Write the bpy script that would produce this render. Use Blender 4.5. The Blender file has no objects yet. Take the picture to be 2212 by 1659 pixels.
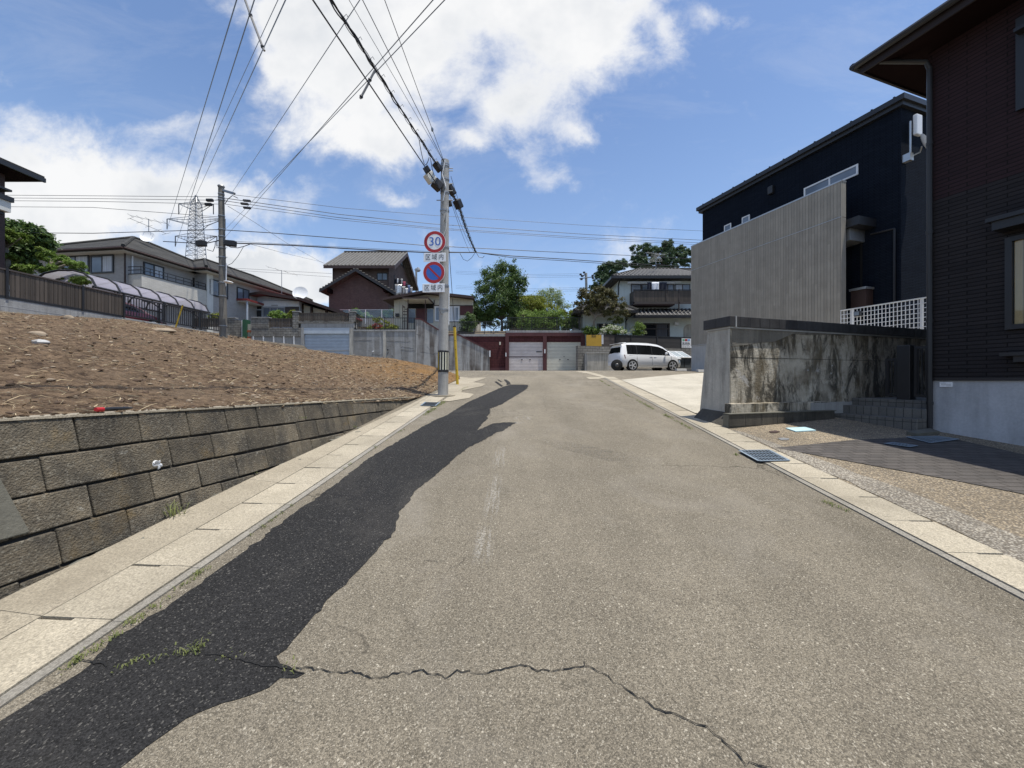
import bpy, bmesh, math, random
from mathutils import Vector, geometry
random.seed(7)
R = random.Random(11)
sc = bpy.context.scene
COL = sc.collection
F_PX, CX, HY, CAMZ = 1515.0, 2016.0, 1500.0, 1.6
# ---------------------------------------------------------------- survey helpers (photo pixel -> place)
CROPS = dict(d=(0,0,4032,2212), c1=(0,550,1000,2212), c2=(700,650,1000,2212), c3=(1150,950,800,2212),
 c4=(1800,950,950,2212), c5=(2600,350,1432,2212), c6=(2600,1150,1432,2212), c7=(0,1200,1900,2212),
 ca=(2250,1280,500,2212), cw=(2250,1000,500,2212), ch=(1840,980,500,2212), cb=(800,1080,600,2212),
 cy=(1500,1050,400,1896), cp=(1600,600,300,830), cl=(0,560,500,1152), cu=(780,700,320,817),
 cs=(800,0,1100,2212), cr=(2700,1200,1000,2212), cd=(3580,1250,452,1500), ce=(3580,0,452,1071),
 ct=(0,1180,900,2212), cg=(1600,1450,1000,1952), cf=(0,2300,1500,2212), ck=(1500,2400,2532,2212),
 ci=(1650,1350,800,2212), cq=(0,1500,700,1936))
def px(c, x, y):
    x0, y0, w, iw = CROPS[c]; k = w/iw
    return (x0 + x*k, y0 + y*k)
def dirn(p):
    return ((p[0]-CX)/F_PX, -(p[1]-HY)/F_PX)
def at(c, x, y, Y):
    k = dirn(px(c, x, y)); return Vector((k[0]*Y, Y, CAMZ + k[1]*Y))
SL = 0.114
def zr(Y):
    if Y < 15.2: return SL*Y
    z0 = SL*15.2
    if Y < 22:
        t = Y-15.2; return z0 + SL*t - (SL-0.02)*t*t/(2*6.8)
    return z0 + (SL+0.02)/2*6.8 + 0.02*(min(Y, 33)-22)
def G(c, x, y, dz=0.0):
    k = dirn(px(c, x, y))
    lo, hi = 0.3, 40.0
    f = lambda Y: CAMZ + k[1]*Y - zr(Y) - dz
    for _ in range(60):
        m = (lo+hi)/2
        if f(m) > 0: lo = m
        else: hi = m
    return Vector((k[0]*lo, lo, zr(lo)+dz))
class Frame:
    def __init__(s, ox, oy, deg=0.0):
        s.o = (ox, oy); t = math.radians(deg); s.ca, s.sa = math.cos(t), math.sin(t); s.deg = deg
    def w(s, a, b, z):
        return Vector((s.o[0]+a*s.ca-b*s.sa, s.o[1]+a*s.sa+b*s.ca, z))
    def loc(s, x, y):
        dx, dy = x-s.o[0], y-s.o[1]; return (dx*s.ca+dy*s.sa, -dx*s.sa+dy*s.ca)
    def hit(s, c, x, y, b=0.0):           # plane b = const -> (a, z)
        k = dirn(px(c, x, y))             # point = Y*(k0,1)
        # b = -dx*sa + dy*ca
        Y = (b - s.o[0]*s.sa + s.o[1]*s.ca)/(-k[0]*s.sa + s.ca)
        return (s.loc(k[0]*Y, Y)[0], CAMZ + k[1]*Y)
    def hitA(s, c, x, y, a=0.0):          # plane a = const -> (b, z)
        k = dirn(px(c, x, y))
        Y = (a + s.o[0]*s.ca + s.o[1]*s.sa)/(k[0]*s.ca + s.sa)
        return (s.loc(k[0]*Y, Y)[1], CAMZ + k[1]*Y)
W0 = Frame(0, 0, 0)
# ---------------------------------------------------------------- objects
def tag(o, label=None, cat=None, group=None, kind=None):
    if label: o['label'] = label
    if cat: o['category'] = cat
    if group: o['group'] = group
    if kind: o['kind'] = kind
    return o
def thing(name, label, cat, loc, group=None):
    o = bpy.data.objects.new(name, None); COL.objects.link(o)
    o.empty_display_size = 0.2
    o.location = Vector(loc); return tag(o, label, cat, group)
def rootloc(o):
    while o.parent: o = o.parent
    return Vector(o.location)
class MB:
    def __init__(s): s.v = []; s.f = []; s.m = []
    def poly(s, pts, mi=0):
        n = len(s.v); s.v += [Vector(p) for p in pts]; s.f.append(tuple(range(n, n+len(pts)))); s.m.append(mi); return s
    def hexa(s, p, mi=0):                 # 8 points: bottom 4, top 4
        n = len(s.v); s.v += [Vector(q) for q in p]
        for q in ((3,2,1,0),(4,5,6,7),(0,1,5,4),(1,2,6,5),(2,3,7,6),(3,0,4,7)):
            s.f.append(tuple(n+i for i in q)); s.m.append(mi)
        return s
    def box(s, F, a0, a1, b0, b1, z0, z1, mi=0):
        return s.hexa([F.w(a0,b0,z0),F.w(a1,b0,z0),F.w(a1,b1,z0),F.w(a0,b1,z0),
                       F.w(a0,b0,z1),F.w(a1,b0,z1),F.w(a1,b1,z1),F.w(a0,b1,z1)], mi)
    def prism(s, pts, vec, mi=0):
        n = len(s.v); k = len(pts); vec = Vector(vec)
        s.v += [Vector(p) for p in pts]; s.v += [Vector(p)+vec for p in pts]
        s.f.append(tuple(range(n+k-1, n-1, -1))); s.m.append(mi)
        s.f.append(tuple(range(n+k, n+2*k))); s.m.append(mi)
        for i in range(k):
            j = (i+1) % k
            s.f.append((n+i, n+j, n+k+j, n+k+i)); s.m.append(mi)
        return s
    def tube(s, pts, r, n=6, cap=True, mi=0):
        pts = [Vector(p) for p in pts]; k = len(pts); base = len(s.v)
        up = Vector((0,0,1)); prev = None
        for i, p in enumerate(pts):
            t = (pts[min(i+1,k-1)]-pts[max(i-1,0)])
            if t.length < 1e-9: t = Vector((0,0,1))
            t.normalize()
            if prev is None:
                ref = up if abs(t.z) < .95 else Vector((1,0,0)); x = t.cross(ref).normalized()
            else:
                x = prev - t*prev.dot(t)
                if x.length < 1e-6: x = t.cross(up)
                x.normalize()
            prev = x; y = t.cross(x)
            rr = r[i] if isinstance(r, (list, tuple)) else r
            for j in range(n):
                a = 2*math.pi*j/n; s.v.append(p + x*math.cos(a)*rr + y*math.sin(a)*rr)
        for i in range(k-1):
            for j in range(n):
                j2 = (j+1) % n
                s.f.append((base+i*n+j, base+i*n+j2, base+(i+1)*n+j2, base+(i+1)*n+j)); s.m.append(mi)
        if cap:
            s.f.append(tuple(base+j for j in range(n-1,-1,-1))); s.m.append(mi)
            s.f.append(tuple(base+(k-1)*n+j for j in range(n))); s.m.append(mi)
        return s
    def cyl(s, p0, p1, r, n=12, mi=0, r1=None):
        return s.tube([p0, p1], [r, r if r1 is None else r1], n, True, mi)
    def ell(s, c, rad, nu=10, nv=7, mi=0, jit=0.0):
        c = Vector(c); base = len(s.v)
        if not isinstance(rad, (tuple, list)): rad = (rad,)*3
        for i in range(1, nv):
            th = math.pi*i/nv
            for j in range(nu):
                ph = 2*math.pi*j/nu; q = 1 + jit*(R.random()-.5)
                s.v.append(c + Vector((rad[0]*math.sin(th)*math.cos(ph)*q, rad[1]*math.sin(th)*math.sin(ph)*q, rad[2]*math.cos(th)*q)))
        t = len(s.v); s.v.append(c+Vector((0,0,rad[2]))); b = len(s.v); s.v.append(c-Vector((0,0,rad[2])))
        for i in range(nv-2):
            for j in range(nu):
                j2 = (j+1) % nu
                s.f.append((base+i*nu+j, base+(i+1)*nu+j, base+(i+1)*nu+j2, base+i*nu+j2)); s.m.append(mi)
        for j in range(nu):
            j2 = (j+1) % nu
            s.f.append((t, base+j, base+j2)); s.m.append(mi)
            s.f.append((b, base+(nv-2)*nu+j2, base+(nv-2)*nu+j)); s.m.append(mi)
        return s
    def disc(s, c, nrm, r, th, n=28, mi=0):
        nrm = Vector(nrm).normalized(); return s.tube([Vector(c), Vector(c)+nrm*th], r, n, True, mi)
    def build(s, name, mat, parent=None, smooth=False, fix=True, bevel=0.0, up=False):
        me = bpy.data.meshes.new(name); off = rootloc(parent) if parent else Vector((0,0,0))
        me.from_pydata([v-off for v in s.v], [], s.f)
        mats = mat if isinstance(mat, (list, tuple)) else [mat]
        for m in mats: me.materials.append(m)
        for i, p in enumerate(me.polygons):
            p.material_index = min(s.m[i], len(mats)-1); p.use_smooth = smooth
        if fix or up:
            bm = bmesh.new(); bm.from_mesh(me)
            if up:
                for f in bm.faces:
                    f.normal_update()
                    if f.normal.z < 0: f.normal_flip()
            else:
                bmesh.ops.recalc_face_normals(bm, faces=bm.faces)
            bm.to_mesh(me); bm.free()
        uvl = me.uv_layers.new(name='UVMap').data
        Z = Vector((0,0,1))
        for p in me.polygons:
            n = p.normal
            if abs(n.z) > .995: t = Vector((1,0,0)); b = Vector((0,1,0))
            else:
                t = Z.cross(n); t.normalize(); b = n.cross(t)
            for li in p.loop_indices:
                q = me.vertices[me.loops[li].vertex_index].co + off
                uvl[li].uv = (q.dot(t), q.dot(b))
        if smooth and hasattr(me, 'set_sharp_from_angle'): me.set_sharp_from_angle(angle=math.radians(45))
        o = bpy.data.objects.new(name, me); COL.objects.link(o)
        if parent: o.parent = parent
        if bevel:
            bv = o.modifiers.new('edge', 'BEVEL'); bv.width = bevel; bv.segments = 2; bv.limit_method = 'ANGLE'
        return o
def sheet(name, pts, mat, dz, kind='structure', cuts=2, zf=None, jit=0.0, seg=0.0):
    """flat polygon laid on the road surface (plus dz)"""
    zf = zf or (lambda x, y: zr(y))
    P = []
    for i, p in enumerate(pts):
        q = pts[(i+1) % len(pts)]; P.append((p[0], p[1]))
        if seg:
            L = math.hypot(q[0]-p[0], q[1]-p[1]); n = int(L/seg)
            for k in range(1, n):
                t = k/n; P.append((p[0]+(q[0]-p[0])*t+R.gauss(0,jit), p[1]+(q[1]-p[1])*t+R.gauss(0,jit)))
    tris = geometry.tessellate_polygon([[Vector((x,y,0)) for x,y in P]])
    me = bpy.data.meshes.new(name); me.from_pydata([(x,y,0) for x,y in P], [], [tuple(t) for t in tris])
    bm = bmesh.new(); bm.from_mesh(me)
    for _ in range(cuts):
        ed = [e for e in bm.edges if e.calc_length() > 1.2]
        if ed: bmesh.ops.subdivide_edges(bm, edges=ed, cuts=1)
    bmesh.ops.triangulate(bm, faces=bm.faces)
    for v in bm.verts: v.co.z = zf(v.co.x, v.co.y)+dz
    for f in bm.faces:
        f.normal_update()
        if f.normal.z < 0: f.normal_flip()
    bm.to_mesh(me); bm.free()
    uvl = me.uv_layers.new(name='UVMap').data
    for l in me.loops: uvl[l.index].uv = me.vertices[l.vertex_index].co.xy
    me.materials.append(mat)
    o = bpy.data.objects.new(name, me); COL.objects.link(o)
    if kind: o['kind'] = kind
    return o
def kids(o): return [c for c in bpy.data.objects if c.parent == o]
def dup(root, loc, label, rotz=0.0):
    r = root.copy(); COL.objects.link(r); r.location = Vector(loc); r.rotation_euler = (0,0,rotz); r['label'] = label
    for ch in kids(root):
        c = ch.copy(); COL.objects.link(c); c.parent = r
        for g in kids(ch):
            d = g.copy(); COL.objects.link(d); d.parent = c
    return r
def text_mesh(name, s, mat, parent, origin, xdir, size, thick=0.002, width=None, spacing=1.0):
    """letters standing upright, facing -b of xdir; origin = centre"""
    cu = bpy.data.curves.new(name, 'FONT'); cu.body = s; cu.size = size; cu.extrude = thick; cu.align_x = 'CENTER'; cu.align_y = 'CENTER'
    cu.space_character = spacing; cu.resolution_u = 3
    o = bpy.data.objects.new(name, cu); COL.objects.link(o)
    dg = bpy.context.evaluated_depsgraph_get(); me = bpy.data.meshes.new_from_object(o.evaluated_get(dg))
    bpy.data.objects.remove(o)
    x = Vector(xdir).normalized(); z = Vector((0,0,1)); y = z.cross(x)   # y away
    off = rootloc(parent) if parent else Vector((0,0,0)); org = Vector(origin)-off
    xs = [v.co.x for v in me.vertices]; w = (max(xs)-min(xs)) if xs else 1
    kx = 1 if width is None else width/max(w,1e-6)
    for v in me.vertices:
        c = v.co.copy(); v.co = org + x*c.x*kx + z*c.y - y*c.z
    me.materials.clear(); me.materials.append(mat)
    q = bpy.data.objects.new(name, me); COL.objects.link(q); q.parent = parent
    return q
# ---------------------------------------------------------------- materials
def newmat(name):
    m = bpy.data.materials.new(name); m.use_nodes = True; nt = m.node_tree; nt.nodes.clear()
    out = nt.nodes.new('ShaderNodeOutputMaterial'); b = nt.nodes.new('ShaderNodeBsdfPrincipled')
    nt.links.new(b.outputs[0], out.inputs[0]); return m, nt, b, out
class NT:
    def __init__(s, nt): s.t = nt
    def n(s, ty, **kw):
        nd = s.t.nodes.new('ShaderNode'+ty)
        for k, v in kw.items(): setattr(nd, k, v)
        return nd
    def put(s, sock, v):
        if hasattr(v, 'links') or isinstance(v, bpy.types.NodeSocket): s.t.links.new(v, sock)
        elif isinstance(v, (tuple, list)) and len(v) == 3 and sock.type == 'RGBA': sock.default_value = (*v, 1)
        else: sock.default_value = v
    def math(s, op, a, b=0.0, c=None, clamp=False):
        nd = s.n('Math', operation=op); nd.use_clamp = clamp; s.put(nd.inputs[0], a); s.put(nd.inputs[1], b)
        if c is not None: s.put(nd.inputs[2], c)
        return nd.outputs[0]
    def coord(s, which='Object'): return s.n('TexCoord').outputs[which]
    def mapv(s, v, scale=(1,1,1), loc=(0,0,0), rot=(0,0,0)):
        nd = s.n('Mapping'); s.put(nd.inputs[0], v); nd.inputs[1].default_value = loc; nd.inputs[2].default_value = rot; nd.inputs[3].default_value = scale
        return nd.outputs[0]
    def noise(s, v, scale, detail=3, rough=.55, out=0, dist=0):
        nd = s.n('TexNoise'); s.put(nd.inputs['Vector'], v); nd.inputs['Scale'].default_value = scale
        nd.inputs['Detail'].default_value = detail; nd.inputs['Roughness'].default_value = rough; nd.inputs['Distortion'].default_value = dist
        return nd.outputs[out]
    def voro(s, v, scale, out='Color', feat='F1'):
        nd = s.n('TexVoronoi', feature=feat); s.put(nd.inputs['Vector'], v); nd.inputs['Scale'].default_value = scale
        return nd.outputs[out]
    def rng(s, v, a, b, c, d, smooth=False):
        nd = s.n('MapRange'); nd.interpolation_type = 'SMOOTHSTEP' if smooth else 'LINEAR'
        s.put(nd.inputs[0], v)
        for i, q in enumerate((a,b,c,d)): nd.inputs[1+i].default_value = q
        return nd.outputs[0]
    def mix(s, f, a, b, blend='MIX'):
        nd = s.n('Mix', data_type='RGBA', blend_type=blend); s.put(nd.inputs[0], f); s.put(nd.inputs[6], a); s.put(nd.inputs[7], b)
        return nd.outputs[2]
    def scale(s, col, f):
        nd = s.n('VectorMath', operation='SCALE'); s.put(nd.inputs[0], col); s.put(nd.inputs[3], f); return nd.outputs[0]
    def sep(s, v):
        nd = s.n('SeparateXYZ'); s.put(nd.inputs[0], v); return nd.outputs
    def comb(s, x, y, z=0.0):
        nd = s.n('CombineXYZ'); s.put(nd.inputs[0], x); s.put(nd.inputs[1], y); s.put(nd.inputs[2], z); return nd.outputs[0]
    def bump(s, h, dist=.01, strength=1.0, nrm=None):
        nd = s.n('Bump'); nd.inputs['Strength'].default_value = strength; nd.inputs['Distance'].default_value = dist
        s.put(nd.inputs['Height'], h)
        if nrm is not None: s.put(nd.inputs['Normal'], nrm)
        return nd.outputs[0]
    def white(s, v):
        nd = s.n('TexWhiteNoise', noise_dimensions='3D'); s.put(nd.inputs[0], v); return nd.outputs[0]
def rgb(nt, c):
    nd = nt.n('RGB'); nd.outputs[0].default_value = (*c, 1); return nd.outputs[0]
MATS = {}
def simple(name, col, rough=.7, metal=0.0, var=.18, vs=1.3, fine=.1, fs=35, bump=.0, bs=60, streak=0.0, stain=None, spec=.5, coat=0.0):
    m, nt, b, out = newmat(name); q = NT(nt)
    co = q.coord('Object')
    f = q.rng(q.noise(co, vs, 5, .6), .25, .75, 1-var, 1+var)
    if fine: f = q.math('MULTIPLY', f, q.rng(q.noise(co, fs, 2), .2, .8, 1-fine, 1+fine))
    c = q.scale(rgb(q, col), f)
    if streak:
        uv = q.coord('UV')
        st = q.noise(q.mapv(uv, (5.0, .35, 1)), 1.6, 5, .65)
        st2 = q.noise(q.mapv(uv, (1.2, 1.0, 1)), 1.1, 5, .65)
        st = q.math('MULTIPLY', q.rng(st, .42, .68, 0, 1), q.rng(st2, .35, .65, .25, 1))
        c = q.mix(q.math('MULTIPLY', st, streak), c, stain or tuple(x*.35 for x in col))
    q.put(b.inputs['Base Color'], c); b.inputs['Roughness'].default_value = rough; b.inputs['Metallic'].default_value = metal
    b.inputs['Specular IOR Level'].default_value = spec; b.inputs['Coat Weight'].default_value = coat
    if bump:
        q.put(b.inputs['Normal'], q.bump(q.noise(co, bs, 4, .65), bump))
    return m
def brickmat(name, c1, c2, mortar, bw, bh, ms=.012, bump=.006, rough=.8, var=.25, off=.5, streak=0.0, mbias=0.0):
    m, nt, b, out = newmat(name); q = NT(nt); uv = q.coord('UV')
    br = q.n('TexBrick'); br.offset = off; q.put(br.inputs['Vector'], uv)
    q.put(br.inputs['Color1'], c1); q.put(br.inputs['Color2'], c2); q.put(br.inputs['Mortar'], mortar)
    br.inputs['Scale'].default_value = 1.0; br.inputs['Mortar Size'].default_value = ms; br.inputs['Brick Width'].default_value = bw; br.inputs['Row Height'].default_value = bh
    br.inputs['Bias'].default_value = mbias; br.inputs['Mortar Smooth'].default_value = .2
    f = q.rng(q.noise(uv, 1.5, 5, .65), .25, .75, 1-var, 1+var)
    f = q.math('MULTIPLY', f, q.rng(q.noise(uv, 45, 3), .2, .8, .85, 1.15))
    c = q.scale(br.outputs[0], f)
    if streak:
        st = q.noise(q.mapv(uv, (5.0, .5, 1)), 1.5, 5, .65)
        c = q.mix(q.math('MULTIPLY', q.rng(st, .45, .7, 0, 1), streak), c, tuple(x*.3 for x in c1))
    q.put(b.inputs['Base Color'], c); b.inputs['Specular IOR Level'].default_value = .2; b.inputs['Roughness'].default_value = rough
    h = q.math('ADD', q.math('MULTIPLY', br.outputs[1], -1.0), q.math('MULTIPLY', q.noise(uv, 40, 4, .7), .5))
    q.put(b.inputs['Normal'], q.bump(h, bump)); return m
def boards(name, col, w, var=.25, groove=.1, axis='u', rough=.75, jitter=0.0, streak=.0, bump=.006, metal=0.0):
    m, nt, b, out = newmat(name); q = NT(nt); uv = q.sep(q.coord('UV'))
    t = uv[0] if axis == 'u' else uv[1]; o = uv[1] if axis == 'u' else uv[0]
    k = q.math('DIVIDE', t, w); cell = q.math('FLOOR', k); fr = q.math('SUBTRACT', k, cell)
    r = q.white(q.comb(cell, 3.1, q.math('FLOOR', q.math('DIVIDE', q.math('ADD', o, q.math('MULTIPLY', q.white(q.comb(cell, 9.0, 0.0)), 3.0)), 1.9)) if jitter else 0.0))
    f = q.rng(r, 0, 1, 1-var, 1+var)
    f = q.math('MULTIPLY', f, q.rng(q.noise(q.coord('UV'), 2.0, 5, .6), .25, .75, .88, 1.12))
    f = q.math('MULTIPLY', f, q.rng(q.noise(q.mapv(q.coord('UV'), (60,3,1) if axis == 'u' else (3,60,1)), 1, 3), .2, .8, .88, 1.12))
    c = q.scale(rgb(q, col), f)
    g = q.math('LESS_THAN', fr, groove)
    c = q.mix(q.math('MULTIPLY', g, .45), c, tuple(x*.3 for x in col))
    q.put(b.inputs['Base Color'], c); b.inputs['Roughness'].default_value = rough; b.inputs['Metallic'].default_value = metal
    q.put(b.inputs['Normal'], q.bump(q.math('SUBTRACT', 1.0, g), bump)); return m
def rooftile(name, col, pu=.27, pv=.28, dist=.05, rough=.85, var=.2):
    m, nt, b, out = newmat(name); q = NT(nt); uv = q.sep(q.coord('UV'))
    ku = q.math('DIVIDE', uv[0], pu); kv = q.math('DIVIDE', uv[1], pv)
    s = q.math('ABSOLUTE', q.math('SINE', q.math('MULTIPLY', ku, math.pi)))
    fv = q.math('FRACT', kv)
    h = q.math('ADD', s, q.math('MULTIPLY', fv, -.45)); b.inputs['Specular IOR Level'].default_value = .15
    r = q.white(q.comb(q.math('FLOOR', ku), q.math('FLOOR', kv), 0.0))
    f = q.math('MULTIPLY', q.rng(r, 0, 1, 1-var, 1+var), q.rng(q.noise(q.coord('UV'), .8, 5, .6), .25, .75, .8, 1.2))
    q.put(b.inputs['Base Color'], q.scale(rgb(q, col), f)); b.inputs['Roughness'].default_value = rough
    q.put(b.inputs['Normal'], q.bump(h, dist)); return m
def leafmat(name, c1, c2, trans=.25):
    m, nt, b, out = newmat(name); q = NT(nt)
    g = q.n('NewGeometry').outputs['Random Per Island']
    k = q.math('ADD', q.math('MULTIPLY', g, .6), q.math('MULTIPLY', q.rng(q.noise(q.coord('Object'), 1.2, 3), .3, .7, 0, 1), .4))
    c = q.mix(k, c1, c2)
    q.put(b.inputs['Base Color'], c); b.inputs['Roughness'].default_value = .5; b.inputs['Specular IOR Level'].default_value = .35
    tr = q.n('BsdfTranslucent'); q.put(tr.inputs[0], q.scale(c, 1.3))
    mx = q.n('MixShader'); mx.inputs[0].default_value = trans
    nt.links.new(b.outputs[0], mx.inputs[1]); nt.links.new(tr.outputs[0], mx.inputs[2]); nt.links.new(mx.outputs[0], out.inputs[0]); return m
def glassmat(name, col=(.03,.035,.04), rough=.04, spec=.6):
    m, nt, b, out = newmat(name); q = NT(nt)
    n = q.noise(q.coord('Object'), .7, 2)
    q.put(b.inputs['Base Color'], q.scale(rgb(q, col), q.rng(n, .3, .7, .6, 1.5)))
    b.inputs['Roughness'].default_value = rough; b.inputs['Specular IOR Level'].default_value = spec
    q.put(b.inputs['Normal'], q.bump(q.noise(q.coord('Object'), .8, 1), .01)); return m
def clearglass(name, tint=(.9,.95,.95), refl=.12, alpha=.9):
    m, nt, b, out = newmat(name); q = NT(nt)
    tr = q.n('BsdfTransparent'); q.put(tr.inputs[0], tint); gl = q.n('BsdfGlossy'); gl.inputs['Roughness'].default_value = .03
    fr = q.n('LayerWeight'); fr.inputs[0].default_value = .35
    mx = q.n('MixShader'); q.put(mx.inputs[0], q.math('ADD', refl, q.math('MULTIPLY', fr.outputs[0], .22), clamp=True))
    nt.links.new(tr.outputs[0], mx.inputs[1]); nt.links.new(gl.outputs[0], mx.inputs[2]); nt.links.new(mx.outputs[0], out.inputs[0]); return m
def curtain(name, col):
    m, nt, b, out = newmat(name); q = NT(nt); uv = q.coord('UV')
    w = q.noise(q.mapv(uv, (9,.15,1)), 1.5, 3)
    q.put(b.inputs['Base Color'], q.scale(rgb(q, col), q.rng(w, .3, .7, .7, 1.15))); b.inputs['Roughness'].default_value = .9
    q.put(b.inputs['Normal'], q.bump(w, .05)); return m
def asphalt(name, base, speck, contrast, sscale, white_cut, crack=.0, pale=None):
    m, nt, b, out = newmat(name); q = NT(nt); co = q.coord('Object')
    cell = q.sep(q.voro(co, sscale))
    dist = q.voro(co, sscale, 'Distance')
    f = q.rng(cell[0], 0, 1, 1-contrast, 1+contrast)
    f = q.math('MULTIPLY', f, q.rng(q.noise(co, .45, 5, .6), .25, .75, .86, 1.14))
    f = q.math('MULTIPLY', f, q.rng(q.noise(co, 2.6, 4, .65), .25, .75, .9, 1.1))
    f = q.math('MULTIPLY', f, q.rng(q.noise(q.mapv(co, (1.4,.16,1)), 1.0, 4, .6), .3, .7, .87, 1.11)); f = q.math('MULTIPLY', f, q.rng(q.noise(co, 1.3, 5, .7, dist=.4), .60, .72, 1.0, .84))   # wheel-worn bands along the road
    f = q.math('MULTIPLY', f, q.rng(dist, 0, .75, 1.12, .72))
    c = q.scale(rgb(q, base), f)
    sp = q.math('GREATER_THAN', cell[1], white_cut)
    c = q.mix(q.math('MULTIPLY', sp, .75), c, speck)
    big = q.sep(q.voro(co, sscale*.33)); bd = q.voro(co, sscale*.33, 'Distance')
    bs = q.math('MULTIPLY', q.math('GREATER_THAN', big[2], .965), q.math('LESS_THAN', bd, .33))
    c = q.mix(q.math('MULTIPLY', bs, .7), c, tuple(min(1,x*1.25) for x in speck))
    dk = q.math('MULTIPLY', q.math('GREATER_THAN', big[0], .95), q.math('LESS_THAN', bd, .4))
    c = q.mix(q.math('MULTIPLY', dk, .5), c, tuple(x*.35 for x in base))
    if pale is not None:
        pn = q.rng(q.noise(co, .8, 6, .7, dist=.6), .52, .68, 0, 1)
        c = q.mix(q.math('MULTIPLY', pn, .35), c, pale)
    if crack:
        wv = q.n('VectorMath', operation='ADD'); q.put(wv.inputs[0], co)
        q.put(wv.inputs[1], q.scale(q.noise(co, 3.0, 4, .7, out=1), .35))
        ed = q.voro(wv.outputs[0], .55, 'Distance', 'DISTANCE_TO_EDGE')
        msk = q.math('MULTIPLY', q.math('LESS_THAN', ed, .0055), q.rng(q.noise(co, .6, 3), .54, .6, 0, 1))
        c = q.mix(q.math('MULTIPLY', msk, crack), c, tuple(x*.2 for x in base))
    q.put(b.inputs['Base Color'], c); b.inputs['Roughness'].default_value = .88; b.inputs['Specular IOR Level'].default_value = .3
    h = q.math('ADD', q.math('MULTIPLY', dist, -1.0), q.math('MULTIPLY', q.noise(co, sscale*.6, 3), .8))
    q.put(b.inputs['Normal'], q.bump(h, .006)); return m
def soilmat(name):
    m, nt, b, out = newmat(name); q = NT(nt); co = q.coord('Object')
    n1 = q.noise(co, .55, 6, .65); n2 = q.noise(co, 7, 6, .7); n3 = q.noise(q.mapv(co, (1,1,2)), 28, 4, .7)
    c = q.mix(q.rng(n2, .38, .62, 0, 1), (.062,.040,.026), (.262,.182,.115))
    c = q.mix(q.math('MULTIPLY', q.rng(n1, .5, .66, 0, 1), .5), c, (.25,.185,.125))
    c = q.mix(q.math('MULTIPLY', q.rng(n3, .5, .7, 0, 1), .5), c, (.38,.28,.18))
    sx = q.sep(co)
    oc = q.math('MULTIPLY', q.rng(sx[1], 10.5, 14.5, 0, 1, True), q.rng(sx[0], -7.5, -3.5, 0, 1, True))
    oc = q.math('MULTIPLY', oc, q.rng(q.noise(co, 1.7, 5, .7), .35, .6, .2, 1))
    c = q.mix(q.math('MULTIPLY', oc, .8), c, (.33,.19,.075))
    q.put(b.inputs['Base Color'], c); b.inputs['Roughness'].default_value = .95; b.inputs['Specular IOR Level'].default_value = .15
    h = q.math('ADD', q.math('MULTIPLY', n2, 1.0), q.math('MULTIPLY', n3, .45))
    q.put(b.inputs['Normal'], q.bump(h, .14)); return m
def mossblock(name):
    m, nt, b, out = newmat(name); q = NT(nt); co = q.coord('Object'); uv = q.coord('UV')
    ri = q.n('NewGeometry').outputs['Random Per Island']
    c = q.mix(q.rng(q.noise(co, 3.2, 6, .7), .35, .68, 0, 1), (.056,.050,.040), (.165,.137,.095))
    c = q.mix(q.rng(q.noise(co, 38, 4, .7), .52, .68, 0, .6), c, (.27,.25,.20))
    c = q.mix(q.rng(q.noise(co, 2.1, 5, .7), .60, .72, 0, .45), c, (.20,.135,.05))
    c = q.mix(q.rng(q.noise(q.mapv(uv, (6,.6,1)), 1.2, 5, .65), .52, .74, 0, .55), c, (.026,.025,.022))
    c = q.mix(q.rng(q.noise(co, 9, 3, .6), .70, .74, 0, .55), c, (.32,.31,.27))
    c = q.scale(c, q.rng(ri, 0, 1, .75, 1.25))
    q.put(b.inputs['Base Color'], c); b.inputs['Roughness'].default_value = .93
    h = q.math('ADD', q.noise(co, 60, 5, .75), q.math('MULTIPLY', q.voro(co, 75, 'Distance'), .6))
    q.put(b.inputs['Normal'], q.bump(h, .014)); return m
def stainedwall(name):
    """old concrete: pale render, black algae running down, patches where the skin came off"""
    m, nt, b, out = newmat(name); q = NT(nt); co = q.coord('Object'); uv = q.coord('UV'); s = q.sep(uv)
    base = q.mix(q.rng(q.noise(uv, 2.2, 6, .7), .35, .65, 0, 1), (.36,.315,.24), (.62,.57,.47))
    run = q.noise(q.mapv(uv, (2.6,.85,1)), 1.35, 8, .76, dist=.8)
    algae = q.rng(run, .45, .55, 0, 1)
    algae = q.math('MULTIPLY', algae, q.rng(q.noise(uv, .9, 3, .6, dist=.4),   .34, .48, .25, 1))
    c = q.mix(q.math('MULTIPLY', algae, .90), base, (.032,.028,.020))
    c = q.mix(q.math('MULTIPLY', q.rng(q.noise(q.mapv(uv, (2.2,.8,1), (4,2,0)), .95, 6, .7), .50, .62, 0, 1), .8), c, (.135,.105,.06))
    c = q.mix(q.math('MULTIPLY', q.rng(q.noise(q.mapv(uv, (1.3,.9,1), (9,5,0)), 1.0, 6, .72, dist=.3), .63, .67, 0, 1), .8), c, (.50,.48,.45))
    c = q.mix(q.math('MULTIPLY', q.rng(q.noise(uv, 26, 5, .75), .58, .70, 0, 1), .6), c, (.03,.027,.022))
    q.put(b.inputs['Base Color'], c); b.inputs['Roughness'].default_value = .92
    q.put(b.inputs['Normal'], q.bump(q.math('ADD', q.noise(uv, 18, 6, .7), q.math('MULTIPLY', run, .8)), .022)); return m
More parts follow.
